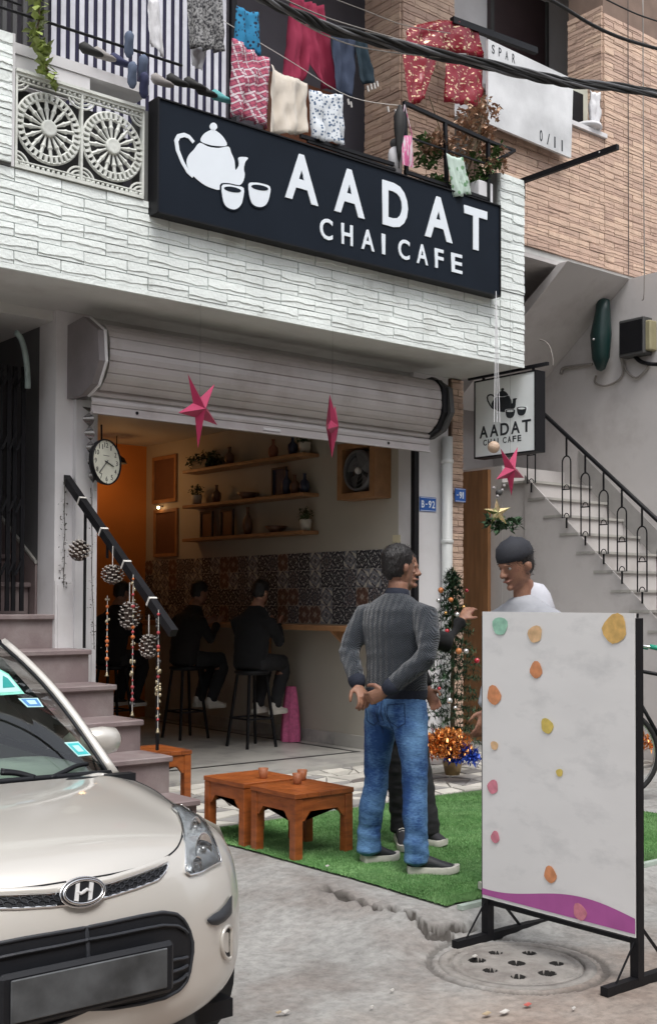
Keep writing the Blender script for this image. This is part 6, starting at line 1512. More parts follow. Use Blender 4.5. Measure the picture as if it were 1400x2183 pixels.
# sides
def top_z(y):
    if y < 1.2: 
        v = max(0, (y-.35)/.85); return .745+.105*v**.8
    return .86+.05*(y-1.2)/2.1
for s in (1, -1):
    V_, F_ = [], []; ny, nz = 90, 26
    for j in range(nz+1):
        for i in range(ny+1):
            y = .46+(3.46-.46)*i/ny; zt_ = top_z(y); z = .2+(zt_-.2)*j/nz; t = (z-.2)/(zt_-.2); end = max(0, (y-2.9)/.56)
            x = .803-.06*max(0, t-.8)/.2*.9-.05*max(0, .2-t)/.2-.18*end**2.2; V_.append((CXc+s*x, CYn+y, CZ+z))
    for j in range(nz):
        for i in range(ny):
            y = .46+3.0*(i+.5)/ny; z = V_[(j)*(ny+1)+i][2]-CZ
            if any((y-yc)**2+(z-.29)**2 < .335**2 for yc in (.76, 3.02)): continue
            F_.append((j*(ny+1)+i, j*(ny+1)+i+1, (j+1)*(ny+1)+i+1, (j+1)*(ny+1)+i))
    MB().add(V_, F_).build('side_body', paint, car, smooth=True)
    # side glass
    MB().add([(CXc+s*.745, CYn+1.30, CZ+.88), (CXc+s*.735, CYn+3.15, CZ+.93), (CXc+s*.555, CYn+2.95, CZ+1.37), (CXc+s*.565, CYn+2.02, CZ+1.37)], [(0,1,2,3)]).build('side_window', glass, car)
    MB().bar((CXc+s*.748, CYn+1.2, CZ+.875), (CXc+s*.742, CYn+3.2, CZ+.925), .03, .03).build('window_line', plas, car)
    for y in (2.2, 2.22): MB().bar((CXc+s*.75, CYn+y, CZ+.95), (CXc+s*.57, CYn+y-.05, CZ+1.375), .05, .02).build('pillar', plas, car)
    for yc in (.76, 3.02):
        w = MB().lathe([(.16,s*.80-s*.17),(.27,s*.80-s*.19),(.29,s*.80-s*.16),(.29,s*.80-s*.03),(.27,s*.80-s*.01),(.19,s*.80-s*.015)], 32, (CXc, CYn+yc, CZ+.29), 'X', cap=False).build('wheel', M_['rubber'], car, smooth=True)
        MB().lathe([(.195,s*.775),(.18,s*.76),(.05,s*.775),(.0001,s*.78)], 24, (CXc, CYn+yc, CZ+.29), 'X', cap=False).build('hub_cap', M_['chrome'], w, smooth=True)
        MB().lathe([(.335,s*.795),(.34,s*.55)], 28, (CXc, CYn+yc, CZ+.29), 'X', cap=False).build('wheel_arch', plas, car)
    # mirror
    mc = Vector((CXc+s*.86, CYn+1.38, CZ+.985))
    if s > 0: q = at(217,1580,X=CXc+.86); mc = q; MZ_ = q.z; MY_ = q.y
    else: mc = Vector((CXc-.86, MY_, MZ_))
    mo = MB().loft([mc+Vector((s*-.085,0,-.005)), mc+Vector((s*-.06,0,0)), mc, mc+Vector((s*.055,.01,0)), mc+Vector((s*.085,.02,-.004))], [(.04,.03),(.058,.05),(.062,.06),(.055,.052),(.03,.025)], 20, (0,0,1)).build('side_mirror', paint, car, smooth=True)
    MB().bar(mc+Vector((-s*.15,.02,-.06)), mc+Vector((-s*.05,.01,-.03)), .05, .03).build('mirror_arm', plas, mo)
# back closure, floor, cabin
MB().box(CXc-.62, CYn+3.30, CZ+.25, CXc+.62, CYn+3.40, CZ+1.0).build('tailgate', paint, car)
MB().add([(CXc-.6,CYn+3.38,CZ+1.0),(CXc+.6,CYn+3.38,CZ+1.0),(CXc+.54,CYn+3.28,CZ+1.40),(CXc-.54,CYn+3.28,CZ+1.40)], [(0,1,2,3)]).build('rear_window', glass, car)
MB().box(CXc-.7, CYn+.3, CZ+.16, CXc+.7, CYn+3.3, CZ+.22).build('floor_pan', plas, car)
MB().box(CXc-.70, CYn+.95, CZ+.2, CXc+.70, CYn+1.0, CZ+.9).build('bulkhead', plas, car)
dash = mat('dash_grey', (.38,.42,.38), .7)
MB().loft([(CXc-.66,CYn+1.55,CZ+.83),(CXc-.3,CYn+1.5,CZ+.84),(CXc+.3,CYn+1.5,CZ+.84),(CXc+.66,CYn+1.55,CZ+.83)], [(.32,.07)]*4, 14, (0,1,0)).build('dashboard', dash, car, smooth=True)
seatm = mat('seat_cloth', (.10,.095,.09), .9)
for s in (-1, 1):
    a = Vector((CXc+s*.36, CYn+2.25, CZ+.45)); MB().loft([a, a+Vector((0,.08,.3)), a+Vector((0,.16,.56))], [(.23,.08),(.24,.09),(.17,.06)], 14).build('seat_back', seatm, car, smooth=True)
    MB().loft([a+Vector((0,.17,.62)), a+Vector((0,.19,.74))], [(.12,.05),(.10,.04)], 12).build('head_restraint', seatm, car, smooth=True)
sw = Vector((CXc-.36, CYn+1.86, CZ+.90)); MB().tube([sw+Vector((math.cos(t)*.18, math.sin(t)*.18*.35, math.sin(t)*.18*.93)) for t in [i*6.283/28 for i in range(28)]], .014, 8, closed=True).build('steering_wheel', plas, car, smooth=True)
# stickers on the glass and wipers
wbv = MB().grid(lambda u, v: ws(u*2-1, v), 30, 14); wb = BVHTree.FromPolygons([Vector(p) for p in wbv.v], wbv.f)
def wcast(px, py, off=.002):
    r = ray(px, py).normalized(); h = wb.ray_cast(CAM, r)
    if h[0] is None: return None
    n = h[1] if h[1].dot(r) < 0 else -h[1]; return h[0]+n*off
def sticker(q, m, lab, inner=None):
    P = [wcast(*p) for p in q]
    if None in P: print('sticker miss', q); return
    o = MB().add(P, [(0,1,2,3)]).build('sticker', m, car, label=lab)
    if inner:
        c = sum(P, Vector())/4; n = (P[1]-P[0]).cross(P[3]-P[0]).normalized(); n = n if n.dot(CAM-c) > 0 else -n
        for k_, (s_, mm) in enumerate(((.80, inner[0]), (.45, inner[1]))): MB().add([c+(p-c)*s_+n*(.001+.001*k_) for p in P], [(0,1,2,3)]).build('sticker_print', mm, o)
cy1 = mat('sticker_cyan', (.05,.50,.52), .4, bump=0); cy2 = mat('sticker_pale', (.45,.70,.70), .4, bump=0); blu = mat('sticker_blue', (.08,.25,.55), .4, bump=0)
sticker([(136,1584),(166,1582),(194,1611),(166,1614)], cy2, 'cyan square sticker low on the windscreen corner', (cy1, cy2))
sticker([(38,1490),(80,1489),(93,1508),(58,1509)], cy2, 'small blue sticker high on the windscreen', (blu, cy2))
sticker([(-6,1425),(18,1438),(52,1480),(-6,1484)], mat('sticker_mint', (.22,.62,.50), .4, var=.2, scale=25), 'large mint green sticker at the windscreen edge', (cy2, mat('sticker_teal', (.02,.30,.28), .4, bump=0)))
def wiper(pts):
    P = [wcast(*p, off=.012) for p in pts]; P = [p for p in P if p is not None]
    if len(P) > 1: MB().tube(smoothpath(P, 4), [.009]*((len(P)-1)*4+1), 6).build('wiper', plas, car, smooth=True)
wiper([(105,1664),(135,1650),(160,1638),(182,1634),(232,1634)]); wiper([(0,1654),(30,1655),(70,1664)]); wiper([(0,1648),(40,1653),(72,1662)])
# ================================================================== PEOPLE
CR_, CF_ = Vector((math.cos(YAW), -math.sin(YAW), 0)), Vector((math.sin(YAW), math.cos(YAW), 0))
skin = mat('brown_skin', (.27,.135,.085), .55, var=.14, scale=26, bump=.3, bscale=170, col2=(.22,.10,.07), c2scale=22, c2lo=.48, c2hi=.66)
hairm = mat('black_hair', (.012,.010,.010), .5, var=.3, scale=60, bump=.6, bscale=150, stretch=(1,1,.3))
white_e = mat('eye_white', (.38,.36,.34), .4, bump=0); iris = mat('eye_dark', (.02,.012,.01), .2, bump=0); lipm = mat('lip', (.25,.09,.07), .5)
def local(root, f):
    f = Vector(f).normalized(); r = Vector((f.y, -f.x, 0)); M = Matrix((r, f, Vector((0,0,1)))).transposed().to_4x4(); M.translation = Vector(root); return M
def hand(mb, w, d, side, nrm, curl=.9, s=1.0, thumb=1):
    """w wrist, d direction of the palm, side towards the thumb, nrm palm normal (fingers curl towards it)"""
    d = Vector(d).normalized(); side = Vector(side); side = (side-d*side.dot(d)).normalized(); nrm = d.cross(side); nrm = nrm if nrm.dot(Vector(w)*0+Vector(nrm)) > 0 else -nrm
    w = Vector(w)
    mb.loft([w-d*.03*s, w, w+d*.04*s, w+d*.085*s], [(.021*s,.019*s),(.024*s,.018*s),(.037*s,.016*s),(.037*s,.013*s)], 12, side)
    for k, (o, L_) in enumerate(((.029,.066),(.010,.075),(-.010,.070),(-.028,.055))):
        p = w+d*.082*s+side*o*s; v = (d+side*o*1.5).normalized(); P = [p-v*.02*s, p]; a = 0
        for f in (.42, .32, .26):
            a += curl*(.6 if f > .4 else .75); q = (v*math.cos(a)+nrm*math.sin(a)); P.append(P[-1]+q*L_*f*s)
        mb.loft(P, [.0088*s,.0092*s,.0085*s,.008*s,.0068*s], 8, side)
    p = w+d*.02*s+side*.022*s; P = [p, p+(side*.8+d*.5+nrm*.25).normalized()*.035*s]; P.append(P[-1]+(side*.25+d*.8+nrm*.45).normalized()*.03*s); P.append(P[-1]+(d*.7+nrm*.7-side*.1).normalized()*.024*s)
    mb.loft(P, [.014*s,.0115*s,.010*s,.008*s], 8, nrm)
def head(mb, c, H, s=1.0):
    """c: base of skull/neck top; H: 3x3 (right, forward, up) columns"""
    prof = [(.0,.026,.030,.042),(.018,.042,.050,.034),(.045,.056,.070,.020),(.075,.064,.082,.010),(.105,.070,.090,.004),(.135,.073,.095,-.002),(.165,.073,.095,-.006),(.195,.064,.082,-.010),(.215,.045,.056,-.012),(.226,.020,.026,-.012)]
    P = lambda x, y, z: c+H @ Vector((x*s, y*s, z*s))
    mb.loft([P(0, y, z) for z, rx, ry, y in prof], [(rx*s, ry*s) for z, rx, ry, y in prof], 20, H @ Vector((1,0,0)))
    mb.loft([P(0,.088,.125), P(0,.101,.105), P(0,.113,.085), P(0,.108,.076)], [(.008*s,.008*s),(.010*s,.010*s),(.014*s,.012*s),(.011*s,.008*s)], 8, H @ Vector((1,0,0)))
    for x in (-.013, .013): mb.ball(P(x,.100,.081), .009*s, 8)
    mb.loft([P(-.045,.072,.133), P(-.02,.090,.136), P(.02,.090,.136), P(.045,.072,.133)], [.007*s,.009*s,.009*s,.007*s], 8, H @ Vector((0,0,1)))
    mb.loft([P(-.022,.086,.052), P(0,.096,.053), P(.022,.086,.052)], [.005*s,.0075*s,.005*s], 8, H @ Vector((0,0,1))); mb.ball(P(0,.078,.018), .018*s, 8)
    for x in (-1, 1): mb.loft([P(x*.070,-.006,.125), P(x*.080,-.012,.110), P(x*.078,-.010,.090), P(x*.070,-.002,.078)], [(.006*s,.016*s),(.007*s,.019*s),(.007*s,.016*s),(.006*s,.008*s)], 10, H @ Vector((1,0,0)))
def face_bits(t, par, c, H, s=1.0):
    P = lambda x, y, z: c+H @ Vector((x*s, y*s, z*s))
    for x in (-.031, .031):
        e = MB().ball(P(x,.0755,.118), .0098*s, 12).build('eye', white_e, par, smooth=True); MB().ball(P(x,.0815,.118), .0050*s, 10).build('iris', iris, par, smooth=True)
        MB().tube([P(x-.016,.080 if x < 0 else .088,.139), P(x,.0875,.143), P(x+.016,.088 if x < 0 else .080,.139)], .0022*s, 6).build('eyebrow', hairm, par)
    MB().loft([P(-.02,.094,.0535), P(0,.1035,.054), P(.02,.094,.0535)], [.0025*s,.0042*s,.0025*s], 8, H @ Vector((0,0,1))).build('mouth', lipm, par, smooth=True)
def hair_cap(t, c, H, s=1.0, m=None, full=1.0, name='hair'):
    P = lambda x, y, z: c+H @ Vector((x*s, y*s, z*s)); mb = MB()
    prof = [(.065,.058,.060,-.045),(.095,.070,.078,-.028),(.125,.077,.088,-.018),(.155,.079,.096,-.010),(.185,.075,.094,-.008),(.212,.060,.076,-.010),(.232,.036,.046,-.012),(.240,.012,.016,-.012)]
    mb.loft([P(0, y, z) for z, rx, ry, y in prof], [(rx*s, ry*s) for z, rx, ry, y in prof], 22, H @ Vector((1,0,0)))
    o = remesh(mb, name, m or hairm, t, .009, 3, lambda p: .004*mnoise.noise(p*70))
    q = random.Random(3); st_ = MB(); org = Vector(t['_org'])
    vs_ = [(v.co.copy()+org, v.normal.copy()) for v in o.data.vertices]; back = H @ Vector((0,-1,-.9))
    for i in range(1500):
        p, n_ = q.choice(vs_); p = p+Vector((q.gauss(0,.004), q.gauss(0,.004), q.gauss(0,.004))); dv = (back-n_*back.dot(n_)); dv = (dv.normalized() if dv.length > .05 else H @ Vector((q.gauss(0,1),-.3,0)))+n_*q.uniform(.15,.6)+Vector((q.gauss(0,.25), q.gauss(0,.25), q.gauss(0,.2))); dv = dv.normalized()*q.uniform(.012,.024); sd_ = dv.cross(n_); sd_ = sd_.normalized()*.0011 if sd_.length > 0 else Vector((.001,0,0))
        st_.add([p-sd_, p+sd_, p+dv], [(0,1,2)])
    w_ = st_.build('hair_strands', m or hairm, o); w_['kind'] = 'stuff'
    return o
def rotH(f, tilt=(0,0,0)):
    f = Vector(f).normalized(); r = f.cross(Vector((0,0,1))).normalized(); u = r.cross(f); return Matrix((r, f, u)).transposed()
def shoe(t, heel, toe, z, mup, msole, name='shoe', h=.085, laces=None):
    heel, toe = Vector((heel.x, heel.y, z)), Vector((toe.x, toe.y, z)); d = (toe-heel); L_ = d.length; d.normalize(); s = Vector((-d.y, d.x, 0)); U = Vector((0,0,1))
    out = [(0,.028),(.03,.036),(.25,.036),(.45,.036),(.62,.045),(.78,.047),(.90,.038),(.98,.020),(1.0,.006)]
    o = MB(); A = [heel+d*a*L_+s*w for a, w in out]; B = [heel+d*a*L_-s*w for a, w in out][::-1]; ring = A+B; k = len(ring)
    rise = lambda p: .006+.012*max(0, ((p-heel).dot(d)/L_-.75)/.25)**2
    lo = [p+U*(rise(p)-.005) for p in ring]; m1 = [p+s*(1 if i < len(A) else -1)*.004+U*(rise(p)+.012) for i, p in enumerate(ring)]; hi = [p+U*(.030+rise(p)+.006*max(0,1-(p-heel).dot(d)/L_*2)) for p in ring]
    o.add(lo+m1+hi, [tuple(range(k))[::-1], tuple(range(2*k, 3*k))]+[(j*k+i, j*k+(i+1) % k, (j+1)*k+(i+1) % k, (j+1)*k+i) for j in (0,1) for i in range(k)])
    u = MB(); c = lambda a, hh: heel+d*a*L_+U*hh
    u.loft([c(.03,.05), c(.10,.058), c(.28,.058), c(.45,.050), c(.65,.040), c(.85,.033), c(.97,.028)], [(.026,.030),(.034,.040),(.036,.048),(.036,.040),(.042,.028),(.038,.018),(.018,.008)], 16, s)
    u.loft([c(.14,.05), c(.15,.08), c(.16,h+.02)], [(.034,.040),(.034,.042),(.033,.040)], 14, s)
    so_ = remesh(u, name, mup, t, .006, 3)
    o.build('sole', msole, so_, auto=40)
    if laces:
        mb = MB()
        for q in range(5): a = .36+.07*q; hh = .092-.010*q; mb.tube([c(a,hh)-s*.022, c(a+.01,hh+.009), c(a,hh)+s*.022], .0032, 5)
        mb.build('laces', laces, so_)
    return so_
def wrinkle(amp, sc=(9,9,22), seed=0):
    return lambda p: amp*mnoise.noise(Vector((p.x*sc[0]+seed, p.y*sc[1], p.z*sc[2])))+amp*.5*mnoise.noise(Vector((p.x*sc[0]*2.3, p.y*sc[1]*2.3+seed, p.z*sc[2]*2.1)))

# ---- man in grey sweater and jeans, back to the street
GZ = .014
hL, tL = at(772,1840,Z=GZ), at(850,1833,Z=GZ); hR, tR = at(868,1863,Z=GZ), at(979,1862,Z=GZ)
aL = hL.lerp(tL, .18); aR = hR.lerp(tR, .18); hipc = (aL+aR)/2+CR_*.02
fman = (CR_*.62+CF_*.78).normalized(); Mm = local((hipc.x, hipc.y, 0), fman)
L = lambda x, y, z: Mm @ Vector((x, y, z))
man = thing('person', 'standing person in grey herringbone sweater and blue jeans, hands clasped behind the back', 'person', (hipc.x, hipc.y, 0))
kL = L(-.10,.02,.50).lerp(Vector((aL.x,aL.y,.5)), .5); kR = L(.10,.02,.50).lerp(Vector((aR.x,aR.y,.5)), .5)
mb = MB(); X1 = Mm.to_3x3() @ Vector((1,0,0))
mb.loft([L(0,0,.86), L(0,0,1.0), L(0,.01,1.2), L(0,.0,1.36), L(0,0,1.44)], [(.14,.09),(.14,.09),(.16,.10),(.16,.09),(.10,.06)], 16, X1)
mb.loft([L(0,0,1.42), L(0,.01,1.50), L(0,.015,1.555)], [.062,.056,.055], 14, X1)
WL, WR = L(-.105,-.205,1.005), L(.085,-.215,.985)
EL, ER = L(-.238,-.115,1.175), L(.268,-.11,1.165)
for Sx, E_, W_ in ((-.185,EL,WL),(.185,ER,WR)): mb.loft([L(Sx*.8,0,1.40), L(Sx,-.01,1.38), E_, W_], [.05,.048,.038,.024], 12)
for k_, a_ in ((kL,aL),(kR,aR)):
    sx_ = -.09 if k_ is kL else .09; mb.loft([L(sx_,0,.90), k_, Vector((a_.x,a_.y,.10))], [.08,.055,.036], 12)
fh = (CR_*.80+CF_*.60).normalized(); Hm = rotH((fh.x, fh.y, .02)); hc = L(0,.02,1.535)
head(mb, hc, Hm, 1.0)
hand(mb, WL, (Mm.to_3x3() @ Vector((.62,-.30,-.72))), (Mm.to_3x3() @ Vector((-.2,-.9,.0))), (Mm.to_3x3() @ Vector((.5,.3,.2))), .8, 1.05)
hand(mb, WR+Vector((0,0,-.0)), (Mm.to_3x3() @ Vector((-.80,-.32,-.42))), (Mm.to_3x3() @ Vector((.0,-.3,.95))), (Mm.to_3x3() @ Vector((0,1,0))), 1.0, 1.05)
body = remesh(mb, 'body', skin, man, .0055, 2)
hair_cap(man, hc, Hm)
face_bits(man, body, hc, Hm)
# jeans
jeans = bpy.data.materials.new('blue_denim'); jeans.use_nodes = True
jn, jl = jeans.node_tree.nodes, jeans.node_tree.links; JB = jn['Principled BSDF']; JB.inputs['Roughness'].default_value = .85
g = jn.new('ShaderNodeNewGeometry'); n1 = jn.new('ShaderNodeTexNoise'); n1.inputs['Scale'].default_value = 5; n1.inputs['Detail'].default_value = 3; mpj = jn.new('ShaderNodeMapping'); mpj.inputs['Scale'].default_value = (1,1,.6); jl.new(g.outputs['Position'], mpj.inputs[0]); jl.new(mpj.outputs[0], n1.inputs[0])
n2 = jn.new('ShaderNodeTexNoise'); n2.inputs['Scale'].default_value = 55; n2.inputs['Detail'].default_value = 4; mp2 = jn.new('ShaderNodeMapping'); mp2.inputs['Scale'].default_value = (1,1,2.4); jl.new(g.outputs['Position'], mp2.inputs[0]); jl.new(mp2.outputs[0], n2.inputs[0])
ad = jn.new('ShaderNodeMath'); ad.operation = 'MULTIPLY_ADD'; ad.inputs[1].default_value = .35; jl.new(n2.outputs['Fac'], ad.inputs[0]); jl.new(n1.outputs['Fac'], ad.inputs[2])
rp = jn.new('ShaderNodeValToRGB'); rp.color_ramp.elements[0].position = .56; rp.color_ramp.elements[0].color = (.010,.050,.175,1); rp.color_ramp.elements[1].position = .95; rp.color_ramp.elements[1].color = (.16,.33,.56,1); jl.new(ad.outputs[0], rp.inputs[0]); jl.new(rp.outputs[0], JB.inputs['Base Color'])
bpn = jn.new('ShaderNodeBump'); bpn.inputs['Strength'].default_value = .5; bpn.inputs['Distance'].default_value = .006; jl.new(n2.outputs['Fac'], bpn.inputs['Height']); jl.new(bpn.outputs[0], JB.inputs['Normal'])
mb = MB()
mb.loft([L(0,0,.995), L(0,-.005,.93), L(0,-.012,.86), L(0,-.005,.80)], [(.165,.112),(.176,.128),(.178,.135),(.150,.10)], 24, X1)
for sx_, k_, a_ in ((-1,kL,aL),(1,kR,aR)):
    an = Vector((a_.x, a_.y, .0)); P0 = L(sx_*.088,-.005,.90); mid = P0.lerp(k_, .45)
    mb.loft([P0, mid, k_+Vector((0,0,.05)), k_-Vector((0,0,.06)), k_.lerp(an+Vector((0,0,.10)), .45)+fman*-.012, an+Vector((0,0,.22)), an+Vector((0,0,.13)), an+Vector((0,0,.075))], [(.096,.106),(.086,.093),(.067,.073),(.065,.071),(.067,.074),(.060,.066),(.064,.071),(.068,.078)], 20, X1)
def jw(p):
    k = .0035*math.exp(-((p.z-.5)/.14)**2)+.0055*math.exp(-((p.z-.17)/.12)**2)+.003*math.exp(-((p.z-.80)/.08)**2)+.0012
    n_ = mnoise.noise(Vector((p.x*7+p.z*3, p.y*7, p.z*15+p.x*9+8)))
    n2_ = mnoise.noise(Vector((p.x*15, p.y*15-p.z*8, p.z*34)))
    return k*(1.5*n_+.8*n2_)+.003*mnoise.noise(p*7)
jo = remesh(mb, 'jeans', jeans, man, .008, 3, jw)
jb = BVHTree.FromPolygons([v.co+Vector(man['_org']) for v in jo.data.vertices], [tuple(p.vertices) for p in jo.data.polygons])
def jcast(x, z, d=(0,1,0), off=.002):
    dd = Mm.to_3x3() @ Vector(d); o_ = L(x, 0, z)-dd*.6; h_ = jb.ray_cast(o_, dd); return h_[0]-dd*off if h_[0] is not None else None
def jline(pts, m_, r_, d=(0,1,0), nm='seam'):
    Q_ = []
    for (x0_, z0_), (x1_, z1_) in zip(pts[:-1], pts[1:]):
        for i in range(8): q_ = jcast(x0_+(x1_-x0_)*i/8, z0_+(z1_-z0_)*i/8, d); Q_ += [q_] if q_ is not None else []
    if len(Q_) > 2: MB().tube(Q_, r_, 5).build(nm, m_, jo)
dkd = mat('denim_seam', (.012,.035,.10), .9)
for sx_ in (-1, 1): jline([(sx_*.035,.905),(sx_*.125,.915),(sx_*.128,.81),(sx_*.085,.785),(sx_*.042,.81),(sx_*.035,.905)], dkd, .0024, nm='pocket_seam')
jline([(0,.93),(0,.80)], dkd, .0024)
for S_ in (-1,1): jline([(S_*.02,.90),(S_*.05,.72)], dkd, .002)
# sweater
knit = bpy.data.materials.new('grey_herringbone_knit'); knit.use_nodes = True
kn, kl = knit.node_tree.nodes, knit.node_tree.links; KB = kn['Principled BSDF']; KB.inputs['Roughness'].default_value = .95; KB.inputs['Sheen Weight'].default_value = .3
g = kn.new('ShaderNodeNewGeometry'); tr_ = kn.new('ShaderNodeVectorMath'); tr_.operation = 'DOT_PRODUCT'; tr_.inputs[1].default_value = X1; kl.new(g.outputs['Position'], tr_.inputs[0]); sp_ = kn.new('ShaderNodeSeparateXYZ'); kl.new(g.outputs['Position'], sp_.inputs[0])
def km(op, a, b=None, c=None):
    q = kn.new('ShaderNodeMath'); q.operation = op
    for i, v in enumerate((a,b,c)):
        if v is None: continue
        if isinstance(v, (int,float)): q.inputs[i].default_value = v
        else: kl.new(v, q.inputs[i])
    return q.outputs[0]
zig = km('PINGPONG', km('MULTIPLY', tr_.outputs['Value'], 1.0), .018)
v_ = km('SINE', km('MULTIPLY', km('ADD', sp_.outputs['Z'], km('MULTIPLY', zig, 1.4)), 6.283/.0135))
nk = kn.new('ShaderNodeTexNoise'); nk.inputs['Scale'].default_value = 180; kl.new(g.outputs['Position'], nk.inputs[0])
vv = km('MULTIPLY_ADD', nk.outputs['Fac'], 1.2, v_); rp = kn.new('ShaderNodeValToRGB'); rp.color_ramp.elements[0].position = .1; rp.color_ramp.elements[0].color = (.006,.009,.015,1); rp.color_ramp.elements[1].position = 1.0; rp.color_ramp.elements[1].color = (.038,.049,.064,1)
kl.new(km('MULTIPLY_ADD', vv, .35, .2), rp.inputs[0]); kl.new(rp.outputs[0], KB.inputs['Base Color'])
bpn = kn.new('ShaderNodeBump'); bpn.inputs['Strength'].default_value = .6; bpn.inputs['Distance'].default_value = .004; kl.new(vv, bpn.inputs['Height']); kl.new(bpn.outputs[0], KB.inputs['Normal'])
navr = mat('navy_rib', (.012,.016,.030), .9, bump=.4, bscale=200)
mb = MB()
mb.loft([L(0,-.0,.955), L(0,0,1.0), L(0,.0,1.10), L(0,-.003,1.22), L(0,-.012,1.33), L(0,-.010,1.40), L(0,-.002,1.45), L(0,.005,1.49)], [(.178,.132),(.182,.136),(.178,.130),(.188,.132),(.202,.130),(.198,.115),(.150,.090),(.075,.072)], 28, X1)
for S_, E_, W_ in ((-1,EL,WL),(1,ER,WR)): mb.loft([L(S_*.12,-.008,1.39), L(S_*.195,-.012,1.375), L(S_*.195,-.012,1.375).lerp(E_, .5)+L(S_*.016,0,0)-L(0,0,0), E_, E_.lerp(W_, .5), E_.lerp(W_, .86)], [.070,.076,.064,.057,.051,.045], 18)
def swf(p):
    e = min((p-EL).length, (p-ER).length); return (.0045*math.exp(-(e/.10)**2)+.0015)*2.2*mnoise.noise(Vector((p.x*14, p.y*14, p.z*26)))
sw_o = remesh(mb, 'sweater', knit, man, .008, 4, swf)
mb = MB().loft([L(0,0,.925), L(0,0,.94), L(0,0,.985)], [(.172,.128),(.180,.134),(.183,.138)], 30, X1); remesh(mb, 'hem', navr, man, .007, 2)
for E_, W_ in ((EL,WL),(ER,WR)): MB().loft([E_.lerp(W_, .80), E_.lerp(W_, .9), E_.lerp(W_, 1.0)], [.048,.046,.038], 18).build('cuff', navr, man, smooth=True)
MB().loft([L(0,.0,1.47), L(0,.006,1.50), L(0,.008,1.52)], [(.078,.074),(.070,.068),(.064,.062)], 22, X1).build('collar', navr, man, smooth=True)
shm = mat('black_shoe', (.014,.016,.020), .55, bump=.2, bscale=200); slw = mat('white_sole', (.62,.60,.54), .5)
shoe(man, hL, tL, GZ, shm, slw); shoe(man, hR, tR, GZ, shm, slw)

# ---- companion in black behind him
def figure(label, root, f, headf, ankles=None, arms=None, top=None, trou=None, shoes=None, sole=None, vox=.010, hscale=1.0, group=None, laces=None, hood=None, cap=None, zs=1.0, fine=False):
    M = local((root[0], root[1], 0), f); Q = lambda x, y, z: M @ Vector((x, y, z*zs)); X_ = M.to_3x3() @ Vector((1,0,0)); Y_ = M.to_3x3() @ Vector((0,1,0))
    t = thing('person', label, 'person', (root[0], root[1], 0), group); z0 = root[2] if len(root) > 2 else .014
    ankles = ankles or [(Q(-.10,0,0), Q(-.12,.19,0)), (Q(.10,0,0), Q(.12,.19,0))]
    arms = arms or [(Q(-.22,-.02,1.14), Q(-.20,.08,.90)), (Q(.22,-.02,1.14), Q(.20,.08,.90))]
    mb = MB(); mb.loft([Q(0,0,.88), Q(0,0,1.2), Q(0,0,1.42)], [(.13,.08),(.15,.09),(.11,.06)], 14, X_); mb.loft([Q(0,0,1.40), Q(0,.01,1.56)], [.055,.052], 12, X_)
    hc = Q(0,.02,1.535); H = rotH(headf); head(mb, hc, H, hscale)
    for S_, (E_, W_) in zip((-1,1), arms):
        mb.loft([Q(S_*.16,0,1.39), E_, W_], [.045,.036,.024], 10); d = (W_-E_).normalized(); hand(mb, W_, d, Y_ if abs(d.z) > .5 else Vector((0,0,1)), X_*-S_, .45, 1.0)
    for S_, (h_, t_) in zip((-1,1), ankles): a_ = h_.lerp(t_, .18); mb.loft([Q(S_*.09,0,.88), Vector((a_.x,a_.y,z0+.1))], [.07,.035], 10)
    b = remesh(mb, 'body', skin, t, .007, 2); face_bits(t, b, hc, H, hscale)
    hair_cap(t, hc, H, hscale)
    mb = MB(); mb.loft([Q(0,0,.90), Q(0,0,.98), Q(0,0,1.2), Q(0,-.01,1.34), Q(0,-.005,1.42), Q(0,.004,1.475)], [(.175,.128),(.178,.13),(.19,.132),(.20,.128),(.16,.095),(.08,.075)], 24, X_)
    for S_, (E_, W_) in zip((-1,1), arms): mb.loft([Q(S_*.12,0,1.38), Q(S_*.19,0,1.365), E_, E_.lerp(W_, .9)], [.07,.075,.060,.046], 14)
    remesh(mb, 'jacket', top, t, vox, 4, wrinkle(.007, (8,8,16)))
    mb = MB(); mb.loft([Q(0,0,.98), Q(0,-.005,.88), Q(0,0,.80)], [(.16,.11),(.17,.125),(.15,.10)], 20, X_)
    for S_, (h_, t_) in zip((-1,1), ankles):
        a_ = h_.lerp(t_, .18); an = Vector((a_.x,a_.y,z0)); kn_ = (Q(S_*.09,.02,.5)+an+Vector((0,0,.48)))/2; mb.loft([Q(S_*.085,0,.9), kn_, an+Vector((0,0,.12)), an+Vector((0,0,.07))], [(.095,.10),(.072,.078),(.060,.066),(.062,.068)], 16, X_)
    remesh(mb, 'trousers', trou, t, vox, 4, wrinkle(.006, (9,9,26)))
    for h_, t_ in ankles: shoe(t, h_, t_, z0, shoes, sole, laces=laces)
    if hood: MB().loft([Q(0,-.04,1.38), Q(0,-.06,1.43), Q(0,-.05,1.49), Q(0,-.035,1.53)], [(.12,.08),(.125,.09),(.105,.075),(.085,.055)], 20, X_).build('hood', hood, t, smooth=True)
    if cap:
        P = lambda x, y, z: hc+H @ Vector((x*hscale, y*hscale, z*hscale))
        MB().loft([P(0,-.006,.150), P(0,-.006,.175), P(0,-.008,.21), P(0,-.01,.238), P(0,-.01,.250)], [(.084,.104),(.084,.104),(.076,.094),(.05,.06),(.02,.02)], 24, H @ Vector((1,0,0))).build('cap', cap, t, smooth=True)
    return t
blk2 = mat('black_jacket_cloth', (.004,.004,.005), .95); blk3 = mat('black_trousers', (.012,.012,.014), .9)
c_ = at(878,1808,Z=GZ); h1, t1 = at(852,1792,Z=GZ), at(868,1822,Z=GZ); h2, t2 = at(905,1800,Z=GZ), at(952,1806,Z=GZ)
